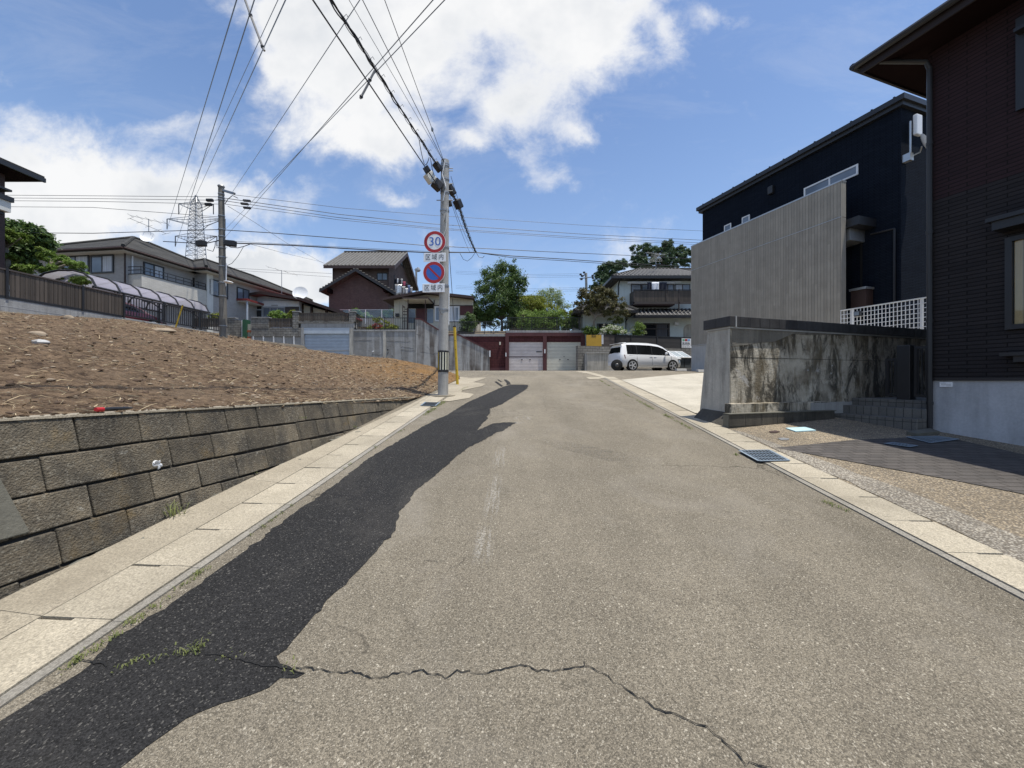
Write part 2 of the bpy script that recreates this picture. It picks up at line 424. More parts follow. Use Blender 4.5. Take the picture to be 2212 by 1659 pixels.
def washed(name, base=(.30,.24,.17)):
    """washed-aggregate paving: pebbles set in mortar"""
    m, nt, b, out = newmat(name); q = NT(nt); co = q.coord('Object')
    cell = q.sep(q.voro(co, 62)); d = q.voro(co, 62, 'Distance')
    c = q.mix(cell[0], tuple(x*.55 for x in base), tuple(x*1.7 for x in base))
    c = q.mix(q.math('MULTIPLY', q.math('GREATER_THAN', cell[1], .88), .6), c, (.52,.46,.36))
    c = q.mix(q.math('MULTIPLY', q.math('GREATER_THAN', cell[2], .85), .7), c, (.10,.09,.08))
    c = q.mix(q.rng(d, .35, .6, 0, .75), c, (.11,.09,.065))
    c = q.scale(c, q.rng(q.noise(co, 1.1, 5, .65), .3, .7, .75, 1.22))
    q.put(b.inputs['Base Color'], c); b.inputs['Roughness'].default_value = .85
    q.put(b.inputs['Normal'], q.bump(q.math('MULTIPLY', d, -1.0), .012)); return m
def slabmat(name, col=(.43,.382,.292)):
    m, nt, b, out = newmat(name); q = NT(nt); co = q.coord('Object')
    c = q.mix(q.rng(q.noise(co, 85, 3, .7), .35, .65, 0, 1), tuple(x*.62 for x in col), tuple(x*1.22 for x in col))
    c = q.mix(q.math('MULTIPLY', q.rng(q.noise(co, 45, 4, .75), .54, .64, 0, 1), .65), c, tuple(x*.45 for x in col))
    c = q.mix(q.math('MULTIPLY', q.rng(q.noise(co, 1.3, 6, .7), .42, .66, 0, 1), .55), c, (col[0]*.55, col[1]*.54, col[2]*.52))
    c = q.scale(c, q.rng(q.n('NewGeometry').outputs['Random Per Island'], 0, 1, .88, 1.1))
    q.put(b.inputs['Base Color'], c); b.inputs['Roughness'].default_value = .9
    q.put(b.inputs['Normal'], q.bump(q.noise(co, 70, 4, .75), .006)); return m
def paintmask(name, col, thr, sx, sy, op):
    m, nt, b, out = newmat(name); q = NT(nt); co = q.coord('Object'); g = q.coord('Generated'); s = q.sep(g)
    k = q.math('MULTIPLY', q.rng(q.noise(q.mapv(co, (sx,sy,1)), 1, 6, .75), thr, thr+.09, 0, 1), q.rng(q.noise(co, 55, 3, .7), .42, .55, 0, 1))
    ex = q.math('MULTIPLY', q.rng(q.math('ABSOLUTE', q.math('SUBTRACT', s[0], .5)), .2, .5, 1, 0), q.rng(q.math('ABSOLUTE', q.math('SUBTRACT', s[1], .5)), .25, .5, 1, 0))
    q.put(b.inputs['Base Color'], col); b.inputs['Roughness'].default_value = .9
    tr = q.n('BsdfTransparent'); mx = q.n('MixShader'); q.put(mx.inputs[0], q.math('MULTIPLY', q.math('MULTIPLY', k, ex), op))
    nt.links.new(tr.outputs[0], mx.inputs[1]); nt.links.new(b.outputs[0], mx.inputs[2]); nt.links.new(mx.outputs[0], out.inputs[0]); return m

m_asph = asphalt('old_asphalt', (.232,.203,.154), (.44,.40,.32), .46, 185, .95, crack=.6, pale=(.30,.272,.225))
m_asph2 = asphalt('new_asphalt', (.0225,.022,.022), (.115,.11,.10), .7, 150, .95, pale=(.075,.070,.062))
m_soil = soilmat('bare_soil')
m_block = mossblock('mossy_block')
m_mortar = simple('dark_joint', (.045,.040,.033), .95)
m_pier = simple('mortar_pier', (.14,.135,.11), .92, var=.3, bump=.006, bs=40, streak=.6)
m_slab = slabmat('gutter_slab')
m_strip = slabmat('gutter_strip', (.375,.33,.25))
m_lot = slabmat('lot_concrete', (.47,.436,.36))
m_lip = slabmat('gutter_lip', (.30,.28,.24))
m_wash = washed('washed_aggregate', (.29,.235,.16))
m_grav = washed('grey_gravel_strip', (.30,.275,.23))
m_paver = brickmat('brick_pavers', (.098,.089,.083), (.070,.065,.062), (.05,.045,.04), .22, .11, .008, .006)
m_oldwall = stainedwall('stained_concrete')
m_endwall = simple('grey_render', (.46,.44,.39), .9, var=.25, bump=.006, bs=30, streak=.75, stain=(.075,.07,.06))
m_conc = simple('grey_concrete', (.34,.34,.33), .9, var=.22, bump=.005, bs=30, streak=.7, stain=(.13,.125,.115))
m_conc2 = simple('pale_concrete', (.42,.42,.41), .9, var=.16, bump=.004, bs=30, streak=.35)
m_found = simple('foundation_render', (.42,.43,.445), .85, var=.25, vs=.9, bump=.004, bs=25, streak=.35, stain=(.12,.12,.115))
m_cap = simple('black_cap_tile', (.035,.034,.036), .75, var=.4, vs=5, bump=.004, streak=.5, stain=(.10,.10,.10))
m_dkblock = simple('dark_block', (.075,.068,.055), .9, var=.5, vs=2.5, bump=.008, bs=40, streak=.8, stain=(.015,.014,.012))  # dark base colour with darker streaks running down
m_steptile = brickmat('step_tile', (.16,.152,.138), (.12,.116,.106), (.075,.072,.066), .12, .3, .006, .004, off=0)
m_sid_dk = brickmat('charcoal_siding', (.030,.026,.027), (.022,.019,.020), (.006,.005,.005), .42, .062, .007, .018, .65, .2, streak=.0)
m_sid_mr = brickmat('maroon_siding', (.036,.0185,.021), (.030,.0155,.018), (.010,.006,.006), .42, .062, .007, .018, .65, .2)
m_fascia = simple('maroon_fascia', (.020,.012,.012), .7, var=.2)
m_soffit = simple('maroon_soffit', (.012,.0055,.0055), .9, var=.2, spec=.08)
m_blk = simple('black_metal', (.018,.018,.02), .45, var=.2)
m_sid_navy = brickmat('navy_siding', (.013,.018,.028), (.010,.014,.023), (.004,.005,.008), .35, .055, .007, .010, .9, .15)
m_sid_navy.node_tree.nodes['Principled BSDF'].inputs['Specular IOR Level'].default_value = .06
m_screen = boards('grey_board_cladding', (.285,.262,.222), .11, .09, .10, 'u', .75, jitter=1)
m_white = simple('white_paint', (.72,.73,.74), .5, var=.05)
m_offwhite = simple('offwhite_wall', (.62,.62,.58), .8, var=.08, streak=.25)
m_alu = simple('grey_aluminium', (.45,.46,.47), .4, .7, var=.1)
m_pole = simple('concrete_pole', (.37,.365,.345), .85, var=.25, vs=2.5, bump=.003, bs=35, streak=.55, stain=(.15,.145,.135))
m_pole2 = simple('weathered_pole', (.165,.155,.135), .9, var=.35, vs=2.5, bump=.006, bs=30, streak=.9, stain=(.08,.07,.055))
m_yellow = simple('yellow_plastic', (.62,.42,.03), .55, var=.2, streak=.3)
m_red = simple('sign_red', (.42,.016,.022), .45, var=.06)
m_blue = simple('sign_blue', (.03,.13,.50), .45, var=.06)
m_signw = simple('sign_white', (.86,.87,.88), .4, var=.06)
m_ink = simple('black_ink', (.02,.02,.025), .6, var=.05)
m_cable = simple('black_cable', (.012,.012,.013), .5, var=.1)
m_wire = simple('grey_wire', (.07,.075,.085), .5, .3, var=.1)
m_hv = simple('bare_conductor', (.16,.17,.19), .45, .5, var=.1)
m_steel = simple('galvanised_steel', (.30,.31,.32), .5, .6, var=.15)
m_maroonwall = brickmat('maroon_block_wall', (.100,.033,.034), (.082,.027,.029), (.05,.02,.02), .4, .2, .012, .006, .8, .2, streak=.3)
m_maroon = simple('maroon_paint', (.092,.029,.031), .7, var=.25, streak=.35)
m_shut_p = boards('pink_white_shutter', (.72,.66,.64), .115, .04, .32, 'v', .5, bump=.02)
m_shut_c = boards('cream_shutter', (.74,.73,.63), .115, .04, .32, 'v', .5, bump=.02)
m_shut_b = boards('blue_grey_shutter', (.48,.56,.65), .115, .05, .32, 'v', .45, bump=.02, metal=.2)
m_shut_box = simple('shutter_box', (.48,.54,.60), .45, .1, var=.1)
m_cblock = brickmat('rough_block_wall', (.27,.26,.235), (.20,.19,.175), (.12,.115,.105), .40, .19, .014, .02, .92, .3, streak=.45)
m_brownbd = boards('brown_fence_board', (.082,.066,.052), .11, .3, .14, 'u', .7, streak=.2)
m_brownbd2 = boards('brown_fence_slat', (.070,.056,.05), .09, .25, .16, 'v', .6)
m_dkbd = boards('dark_fence_slat', (.024,.021,.02), .09, .25, .16, 'v', .6)
m_brick = brickmat('red_brown_brick', (.118,.083,.074), (.088,.060,.054), (.13,.11,.10), .23, .075, .008, .004, .85, .18)
m_tile_g = rooftile('grey_roof_tile', (.105,.10,.09), .30, .30)
m_tile_d = rooftile('dark_roof_tile', (.075,.073,.072), .30, .30, .06, .8)
m_tile_s = rooftile('slate_roof', (.047,.046,.043), .9, .35, .03)
m_greywall = brickmat('pale_grey_tile_wall', (.40,.385,.37), (.345,.33,.315), (.30,.29,.28), .24, .075, .006, .003, .8, .08)
m_creamtile = brickmat('cream_tile_wall', (.60,.57,.51), (.54,.51,.45), (.44,.42,.38), .24, .075, .006, .003, .8, .08)
m_brownwood = simple('dark_brown_trim', (.045,.024,.02), .65, var=.25)
m_redroof = simple('red_metal_roof', (.20,.035,.03), .5, var=.25, streak=.3)
m_bluewall = simple('pale_blue_wall', (.46,.51,.57), .75, var=.08, streak=.2)
m_beige = simple('beige_wall', (.60,.57,.48), .8, var=.08, streak=.25)
m_mint = simple('pale_mint_wall', (.62,.68,.66), .8, var=.06, streak=.2)
m_glass = glassmat('dark_window', (.025,.027,.03))
m_glassb = glassmat('blueish_window', (.16,.19,.23), .08)
m_curt = curtain('pale_curtain', (.55,.58,.62))
m_curtd = curtain('dark_curtain', (.10,.10,.11))
m_wood = boards('pale_wood', (.46,.30,.15), .12, .2, .05, 'u', .6)
def sheetmat(name, col, f):
    m, nt, b, out = newmat(name); q = NT(nt); q.put(b.inputs['Base Color'], col); b.inputs['Roughness'].default_value = .25
    tr = q.n('BsdfTransparent'); q.put(tr.inputs[0], (.8,.78,.9)); mx = q.n('MixShader'); mx.inputs[0].default_value = f
    tl = q.n('BsdfTranslucent'); q.put(tl.inputs[0], col); m2 = q.n('MixShader'); m2.inputs[0].default_value = .45
    nt.links.new(b.outputs[0], m2.inputs[1]); nt.links.new(tl.outputs[0], m2.inputs[2])
    nt.links.new(tr.outputs[0], mx.inputs[1]); nt.links.new(m2.outputs[0], mx.inputs[2]); nt.links.new(mx.outputs[0], out.inputs[0]); return m
m_carport = sheetmat('carport_sheet', (.56,.55,.63), .62)
m_clear = clearglass('clear_pane', (.85,.92,.9), .06)
m_green = simple('green_paint', (.03,.10,.055), .5, var=.2)
m_orange = simple('rusty_orange', (.35,.10,.04), .7, var=.3)
m_notice = simple('ochre_board', (.50,.30,.035), .6, var=.12, vs=3)
m_grate = simple('steel_grate', (.20,.25,.30), .6, .2, var=.2)
m_dark = simple('gap_shade_black', (.006,.006,.006), .9, var=.1)  # black for cracks and holes, also the painted shade of the porches
m_lid = simple('pale_blue_lid', (.42,.60,.64), .6, var=.12)
m_bark = simple('bark', (.07,.055,.042), .95, var=.35, bump=.02, bs=12)
m_barkp = simple('pale_bark', (.20,.175,.14), .9, var=.3, bump=.01, bs=12)
m_straw = simple('dry_straw', (.44,.35,.22), .9, var=.3)
m_stone = simple('pale_stone', (.27,.215,.155), .9, var=.35, vs=4, bump=.01, bs=20)
m_clod = simple('dark_clod', (.085,.055,.036), .95, var=.35)
m_grass = leafmat('weed_grass', (.13,.17,.05), (.28,.29,.12), .3)
m_carw = simple('pearl_white_paint', (.74,.75,.76), .22, var=.02, fine=0, coat=.6)
m_tyre = simple('tyre_rubber', (.014,.014,.014), .8, var=.1)
m_rim = simple('alloy_rim', (.60,.61,.62), .35, .3, var=.1)
m_carglass = glassmat('car_glass', (.010,.011,.012), .03, .5)
m_lampred = simple('tail_lamp_red', (.16,.015,.018), .2, var=.1)
m_lampw = simple('head_lamp', (.70,.72,.74), .1, var=.05)
m_ground = simple('earth_ground', (.12,.10,.075), .95, var=.35, vs=.3)
m_cloth = [simple('cloth_white', (.70,.72,.76), .9), simple('cloth_navy', (.02,.022,.035), .9), simple('cloth_pink', (.45,.10,.16), .9),
           simple('cloth_blue', (.12,.17,.32), .9), simple('cloth_grey', (.42,.43,.45), .9)]
m_foil = simple('silver_cover', (.55,.56,.58), .3, .5, var=.3, vs=6, bump=.03, bs=8)

def streakmat(name, c0, c1):
    """pale render with broad brown rain streaks under the coping"""
    m, nt, b, out = newmat(name); q = NT(nt); uv = q.coord('UV')
    st = q.rng(q.noise(q.mapv(uv, (1.9,.10,1)), 1.5, 4, .6), .44, .54, 0, 1)
    br = q.rng(q.noise(uv, .7, 4, .6), .3, .6, .3, 1)
    c = q.mix(q.math('MULTIPLY', st, br), c0, c1)
    c = q.scale(c, q.rng(q.noise(uv, 2.2, 6, .7), .25, .75, .75, 1.2))
    q.put(b.inputs['Base Color'], c); b.inputs['Roughness'].default_value = .9
    q.put(b.inputs['Normal'], q.bump(q.noise(uv, 9, 5, .7), .02)); return m
m_streak = streakmat('rain_streaked_concrete', (.38,.38,.37), (.12,.105,.095))
m_conc_old = streakmat('old_patchy_concrete', (.33,.335,.335), (.20,.195,.185))
m_tileridge = simple('tile_ridge', (.17,.165,.16), .75, var=.25, vs=6, spec=.2)

m_rod = simple('rod_insulator_grey', (.26,.25,.24), .6, var=.15)
from mathutils import noise as _mn
MN0 = _mn.noise
# ---------------------------------------------------------------- road, gutters, lots
def grid_sheet(name, xs, ys, zf, mat, kind='structure', smooth=True):
    v = [(x, y, zf(x, y)) for y in ys for x in xs]; n = len(xs)
    f = [(j*n+i, j*n+i+1, (j+1)*n+i+1, (j+1)*n+i) for j in range(len(ys)-1) for i in range(n-1)]
    me = bpy.data.meshes.new(name); me.from_pydata(v, [], f); me.materials.append(mat)
    for p in me.polygons: p.use_smooth = smooth
    uvl = me.uv_layers.new(name='UVMap').data
    for l in me.loops: uvl[l.index].uv = me.vertices[l.vertex_index].co.xy
    o = bpy.data.objects.new(name, me); COL.objects.link(o); o['kind'] = kind; return o
def ss(a, b, x):
    t = max(0, min(1, (x-a)/(b-a))); return t*t*(3-2*t)
def lin(a, b, n): return [a+(b-a)*i/n for i in range(n+1)]
def Hterr(x, y):
    road = zr(min(y, 31)) - .30
    left = 3.5 + .03*max(-10, min(y, 30))
    h = road + (left-road)*ss(-15.9, -16.5, x)
    up = 5.75 - 1.6*ss(8, 12, x)
    t = ss(31.2, 31.9, y); h = h*(1-t) + max(h, up)*t
    if y > 60: h += .05*(min(y, 200)-60)
    return h
grid_sheet('terrain', [-420,-200,-90,-50,-30,-24,-20,-18,-16.6,-16.4,-16.2,-15.9,-15.2,-14,-13,-12,-9,-6,-4,-2,0,3,6,8,9.5,11,13,16,20,26,34,50,90,200,420],
           [-60,-25,-10,-4,0,4,8,12,15,18,20,22,25,28,30,31.1,31.35,31.6,31.9,34,40,50,60,90,150,300,700], Hterr, m_ground)
grid_sheet('road', [-14,-6,-4,-3.2,-2,-1,0,1,2,3,4,6,9,13,18,26,40], lin(-4,15,19)+[15.2+.5*i for i in range(1,14)]+[22.6,24,26,28,30,30.58],
           lambda x, y: zr(y), m_asph)
# new dark asphalt strip along the left gutter, outline surveyed from the photo
pts = []
for c, lst in (('ci', [(1190,458),(1180,492),(1130,530),(1030,590),(900,670),(770,720),(775,770),(740,800),(750,822),(690,880),(630,955),(800,882),(930,866),(1065,868),(1000,900),(915,960)]),
               ('cg', [(700,492),(600,550),(480,610),(380,682),(300,760),(190,850),(60,950),(20,1030)]),
               ('d', [(868,1100),(850,1150),(815,1190),(765,1242),(700,1305),(650,1365),(597,1418),(625,1440),(660,1455),(640,1466),(605,1466),(580,1487),(540,1503),(480,1520),(430,1540),(370,1577),(320,1612),(262,1659),(200,1700),(0,1800)]),
               ('cf', [(-200,920),(0,800),(130,720),(330,600),(470,515),(560,420),(640,320),(760,265)]),
               ('d', [(420,1270),(520,1197),(620,1120),(720,1050),(800,988)]), ('ci', [(20,925),(170,842),(300,790),(520,652),(740,555),(905,482),(1000,455),(1130,455)])):
    pts += [G(c, *p) for p in lst]
sheet('asphalt_patch', [(p.x,p.y) for p in pts], m_asph2, .004, cuts=0, seg=.045, jit=.009)
for nm, lst in (('skid_mark', [(820,425),(845,420),(915,470),(895,480)]), ('skid_mark', [(850,402),(868,400),(905,425),(890,428)]), ('skid_mark', [(920,400),(950,400),(985,425),(1000,452),(950,462),(955,440)])):
    sheet(nm, [(G('ci',*p).x, G('ci',*p).y) for p in lst], m_asph2, .005, cuts=0)
# long crack across the road
def ribbon(name, path, w, mat, dz, jit=.012):
    P = []
    for i in range(len(path)-1):
        a, b = path[i], path[i+1]; n = max(2, int((b-a).length/.022))
        for k in range(n):
            t = k/n; q = a.lerp(b, t); P.append((q.x+R.gauss(0,jit)*.35, q.y+R.gauss(0,jit)*.5+.016*MN0((q.x*9,q.y*9,1)), w*R.uniform(.25,1.25)))
    v = []; f = []
    for i, (x, y, ww) in enumerate(P):
        a = P[max(i-1,0)]; b = P[min(i+1,len(P)-1)]; dx, dy = b[0]-a[0], b[1]-a[1]; L = math.hypot(dx,dy) or 1
        v += [(x-dy/L*ww/2, y+dx/L*ww/2, zr(y)+dz), (x+dy/L*ww/2, y-dx/L*ww/2, zr(y)+dz)]
        if i: f.append((2*i-2, 2*i-1, 2*i+1, 2*i))
    me = bpy.data.meshes.new(name); me.from_pydata(v, [], f); me.materials.append(mat)
    o = bpy.data.objects.new(name, me); COL.objects.link(o); o['kind'] = 'structure'
crk = [G('d',640,1445)]+[G('ck',*p) for p in [(-120,218),(0,234),(130,212),(225,236),(262,212),(350,218),(430,202),(480,186),(540,212),(620,207),(700,196),(780,228),(860,285),(920,318),(938,345),(1040,380),(1110,402),(1170,450),(1250,528),(1340,545),(1420,640)]]
ribbon('road_crack', crk, .0068, m_dark, .006)
ribbon('road_crack', [G('ck',700,196),G('ck',700,172)], .007, m_dark, .006, .005)
ribbon('road_crack', [G('cf',470,455),G('cf',540,460),G('cf',600,475),G('cf',640,482)], .012, m_dark, .008)
ribbon('road_crack', [G('cf',1200,408),G('cf',1390,440),G('cf',1560,480),G('cf',1700,505),G('cf',1790,538)], .008, m_dark, .008)
for lst in ([(735,318),(780,312),(850,316)],[(735,318),(748,345),(740,352)],[(700,390),(760,372),(850,378),(930,385)],[(640,740),(560,745),(430,712)],[(640,760),(720,768),(760,760)],[(1080,330),(1060,260),(1050,215)],[(330,1545),(420,1500),(470,1440)],[(130,1480),(210,1492),(270,1500)]):
    ribbon('road_crack', [G('cg',*p) for p in lst], .0045, m_mortar, .005, .012)
RC = random.Random(21)
for k in range(0):
    y = RC.uniform(1.6,9); x = RC.uniform(-.6,2.9)+.04*y; a = RC.uniform(0,6.28); P = [Vector((x,y,0))]
    for _ in range(RC.randint(3,7)): a += RC.gauss(0,.25); q_ = P[-1]+Vector((math.cos(a),math.sin(a),0))*RC.uniform(.08,.2); P.append(q_)
    ribbon('road_crack', P, .0030, m_mortar, .0045, .008)
m_worn = paintmask('worn_white_paint', (.48,.455,.40), .47, 16, 1.0, .42)
for c, l in (('cg',[(700,600),(770,600),(775,790),(640,790)]), ('cg',[(540,1200),(700,1200),(650,1540),(490,1540)]), ('cg',[(655,800),(760,800),(690,1200),(560,1200)]), ('cg',[(850,370),(985,375),(960,400),(800,405)]), ('cg',[(830,410),(930,412),(900,432),(770,432)])):
    sheet('worn_marking', [(G(c,*p).x, G(c,*p).y) for p in l], m_worn, .007, cuts=0)
m_tyrestain = paintmask('faint_tyre_stain', (.165,.148,.12), .40, .6, 6, .35)
sheet('tyre_stain', [(G('cg',*p).x, G('cg',*p).y) for p in [(880,530),(1120,540),(1700,660),(1950,760),(1950,840),(1500,700),(1100,600)]], m_tyrestain, .006, cuts=0)
# gutters: U-ditch cover slabs with hand slots, kerb lip, inner strip
def gutter(name, p0, p1, side, slab_w, far, near, strip):
    ang = math.degrees(math.atan2(p1.y-p0.y, p1.x-p0.x)); F = Frame(p0.x, p0.y, ang)
    z = lambda a: zr(F.w(a,0,0).y)
    def slab(mb, a0, a1, b0, b1, h, mi):
        lo, hi = min(b0,b1), max(b0,b1)
        P = [F.w(a,b,0) for a, b in ((a0,lo),(a1,lo),(a1,hi),(a0,hi))]
        mb.hexa([Vector((q.x,q.y,zr(q.y)-.12)) for q in P]+[Vector((q.x,q.y,zr(q.y)+h)) for q in P], mi)
    mb = MB(); a = near
    while a < far:
        L = .5; g = .0025
        b0, b1 = side*.075, side*(.075+slab_w); bm = side*(.075+slab_w*.52)
        slab(mb, a+g, a+L-.02, b0, b1, .020+R.uniform(-.002,.002), 0)
        slab(mb, a+L-.02+.0006, a+L-g*.3, b0, bm, .020, 0)        # the cut-out beside the next slab is the hand slot
        n = 1
        slab(mb, a+g, a+L-g*.3, side*.008, side*.069, .012, 1)
        a += L
    slab(mb, near, far, side*.07, side*(.075+slab_w), -.03, 2)
    if strip:
        aa = near
        while aa < far-.3:
            w0 = strip(aa); w1 = strip(aa+2.0)
            P = [F.w(aa+.004, side*(.081+slab_w), 0), F.w(aa+2.0, side*(.081+slab_w), 0), F.w(aa+2.0, side*w1, 0), F.w(aa+.004, side*w0, 0)]
            P = P if side < 0 else P
            mb.hexa([Vector((q.x,q.y,zr(q.y)-.12)) for q in P]+[Vector((q.x,q.y,zr(q.y)+.022+(.03 if i > 1 else 0))) for i, q in enumerate(P)], 3)
            aa += 2.0
    o = mb.build(name, [m_slab, m_lip, m_dark, m_strip]); o['kind'] = 'structure'; return F
kL0, kL1 = G('d',0,1535), G('d',930,885)
# left: positive b is to the left of travel
FL = gutter('gutter', kL0, kL1, 1, .42, 8.6, -5.5, lambda a: min(.98-.062*a, .84+.04*a) if a < 8 else .55)
kR0, kR1 = G('d',2212,1300), G('d',1300,815)
FR = gutter('gutter', kR0, kR1, -1, .40, 12.9, -5.0, None)
kRx = lambda y: kR0.x + (kR1.x-kR0.x)*(y-kR0.y)/(kR1.y-kR0.y)
sheet('concrete_footway', [(G('ci',*p).x, G('ci',*p).y) for p in [(-40,700),(0,640),(210,540),(330,440),(440,372),(560,385),(735,378),(700,395),(590,432),(725,450),(690,475),(470,520),(460,540),(600,562),(545,605),(330,640),(220,640),(215,660),(180,720),(20,720)]], m_strip, .012, cuts=1)
sheet('gutter_end_pad', [(G('ci',*p).x, G('ci',*p).y) for p in [(1690,312),(1820,312),(2060,378),(1940,398),(1850,398),(1815,375),(1990,376)]], m_slab, .012, cuts=1)
# concrete parking lot and right-hand property
xi = lambda y: kRx(y)+.50
RH = Frame(*[G('d',2005,930)[i] for i in (0,1)], 18.2)         # dark house corner: a along its depth, b up the street
def wp(a, b): q = RH.w(a,b,0); return (q.x, q.y)
lot = [(xi(8.0),8.0)]+[(xi(y),y) for y in (9,10,11,12,13,14.2)]+[(8.6,17.4),(12.5,18.7),wp(9,3)[0:2],wp(-2.4,1.9)]
sheet('parking_lot', lot, m_lot, .024, cuts=3, seg=1.0)
m_scratch = paintmask('lot_stain', (.33,.31,.26), .5, 1.5, 1.5, .6)
prop = [(xi(-4),-4),(xi(0),0),(xi(2.2),2.2),(xi(4),4),(xi(6),6),(xi(7.6),7.6),wp(-2.9,1.5),wp(1.5,1.5),wp(1.5,-12)]
sheet('front_yard', prop, m_wash, .010, cuts=2, seg=1.0)
q = [(xi(y),y) for y in (-4,1,3,5,6.6)]
sheet('gravel_strip', q+[(xi(6.4)+.12,6.4),(xi(5)+.30,5),(xi(4)+.42,4),(xi(3)+.42,3),(xi(1)+.5,1),(xi(-4)+.5,-4)], m_grav, .015, cuts=2, seg=.25, jit=.02)
sheet('brick_pavement', [(G('c6',*p,dz=.01).x, G('c6',*p,dz=.01).y) for p in [(702,950),(1165,903),(1640,880),(1800,898),(2300,1010),(2600,1110),(2600,1345),(2212,1232),(1775,1146)]], m_paver, .018, cuts=2)
# ---------------------------------------------------------------- bare building plot on the left
front = [(-4.2,-6,1.40),(-3.75,-1,1.34),(-3.34,2.48,1.325),(-2.98,5.5,1.24),(-2.52,9.4,1.15),(-2.40,10.4,1.19),(-2.30,11.4,1.31),(-2.15,13.0,1.50),(-1.98,14.5,1.70)]
back = [(-17,-6,3.6),(-17,2,3.72),(-16.9,9,3.75),(-16.6,12.5,3.83),(-16.4,16.3,4.2),(-16.2,19.6,4.2),(-15.6,20.5,4.12),(-13.1,20,3.68),(-10.65,19,3.24),(-7.6,17.8,2.80),(-5.1,16.5,2.56),(-3.33,15.3,2.22),(-2.87,14.9,2.08),(-1.98,14.55,1.70)]
def chain(P, s):
    L = [0]
    for i in range(1, len(P)): L.append(L[-1]+math.dist(P[i][:2], P[i-1][:2])+.001)
    t = s*L[-1]
    for i in range(1, len(P)):
        if t <= L[i] or i == len(P)-1:
            k = (t-L[i-1])/(L[i]-L[i-1]); return [P[i-1][j]+(P[i][j]-P[i-1][j])*k for j in range(3)]
from mathutils import noise as MN
def soil_pt(s, t):
    f = chain(front, s); b = chain(back, s)
    x, y, z = [f[j]+(b[j]-f[j])*t for j in range(3)]
    w = min(1, 6*t, 6*(1-t)+.15)
    z += .10*math.sin(math.pi*t)
    z += w*(.05*MN.noise((x*.9,y*.9,1)) + .035*MN.noise((x*3,y*3,5)) + .035*MN.noise((x*8,y*8,9)) + .03*MN.noise((x*19,y*19,2)))
    return Vector((x,y,z))
NS, NTT = 300, 170
def tt(j): u = j/NTT; return u**1.5
v = [soil_pt(i/NS, tt(j)) for i in range(NS+1) for j in range(NTT+1)]
f = [(i*(NTT+1)+j, i*(NTT+1)+j+1, (i+1)*(NTT+1)+j+1, (i+1)*(NTT+1)+j) for i in range(NS) for j in range(NTT)]
n0 = len(v)                                                     # skirt at the far edge down into the street
for i in range(NS+1):
    b = v[i*(NTT+1)+NTT]; v.append(Vector((b.x-.05, b.y+.4, zr(b.y)-.3)))
f += [(i*(NTT+1)+NTT, n0+i, n0+i+1, (i+1)*(NTT+1)+NTT) for i in range(NS)]
me = bpy.data.meshes.new('soil_plot'); me.from_pydata(v, [], f); me.materials.append(m_soil)
for p in me.polygons: p.use_smooth = True
o = bpy.data.objects.new('soil_plot', me); COL.objects.link(o); o['kind'] = 'structure'
if me.polygons[500].normal.z < 0: me.flip_normals()
from mathutils.bvhtree import BVHTree
SB = BVHTree.FromPolygons(v, f)
def soilz(x, y):
    h = SB.ray_cast(Vector((x,y,20)), Vector((0,0,-1)))[0]; return h.z if h else 1.5
m_root = simple('brown_root', (.20,.135,.08), .9, var=.3)
# loose stones, clods and dry roots scattered over it
mb = MB(); 
def lump(mb, c, r, mi):
    mb.ell(c, (r*R.uniform(.7,1.4), r*R.uniform(.7,1.4), r*R.uniform(.35,.7)), 6, 4, mi, .5)
for k in range(5200):
    s = R.random()*.78+.12; t = tt(R.random()*NTT)
    p = soil_pt(s, t); near = p.length
    r = R.choice((.005,.006,.008,.010,.013,.018,.024))*(1+near*.05)
    lump(mb, p+Vector((0,0,r*.1)), r, R.choice((0,0,0,0,1,1,1,3)))
for k in range(6500):
    s = R.random()*.78+.12; t = tt(R.random()*NTT)
    p = soil_pt(s, t)+Vector((0,0,.010))
    if MN.noise((p.x*.8,p.y*.8,4)) < -.12 and R.random() < .7: continue
    a = R.uniform(0,6.28); L = R.uniform(.03,.14)*(1+p.length*.03)
    d = Vector((math.cos(a),math.sin(a),R.gauss(.0,.2)+.08))*L; m = p+d*.5+Vector((R.gauss(0,.02),R.gauss(0,.02),.015))
    w = R.choice((.0014,.002,.0025,.0035))*(1+p.length*.06)
    mb.tube([p, m, p+d], [w, w*.9, w*.4], 3, False, R.choice((2,2,2,3)))
for k in range(1500):
    s = R.random()*.78+.12; t = tt(R.random()*NTT); p = soil_pt(s, t); r = R.uniform(.010,.028)*(1+p.length*.03)
    lump(mb, p, r, 4)
o = mb.build('rubble', [m_stone, m_clod, m_straw, m_root, m_soil], fix=False); o['kind'] = 'stuff'
o['label'] = 'loose stones, clods and dry roots over the bare soil'
for c, x, y, sx, lab, cat, mat in (('ct',365,340,.26,'broad pale flat stone lying high on the bare soil','stone',m_stone),('ct',390,420,.24,'bluish white flat slab piece half sunk in the soil','stone',m_conc2),
      ('ct',1590,308,.34,'long tan stone at the soil edge beside the yellow guard','stone',m_stone),('ct',665,182,.16,'small tan stone under the slatted fence wall','stone',m_stone)):
    Y = {340:5.4,420:4.8,308:17,182:12}[y]
    # march the sight line to the soil
    k = dirn(px(c,x,y)); d = Vector((k[0],1,k[1])).normalized(); h = SB.ray_cast(Vector((0,0,CAMZ)), d)[0] or at(c,x,y,Y)
    mb = MB(); mb.ell(h+Vector((0,0,.01)), (sx*.5*h.y/6, sx*.3*h.y/6, .05*h.y/6), 10, 6, 0, .35); o = mb.build('loose_stone', mat, smooth=True); tag(o, lab, cat)
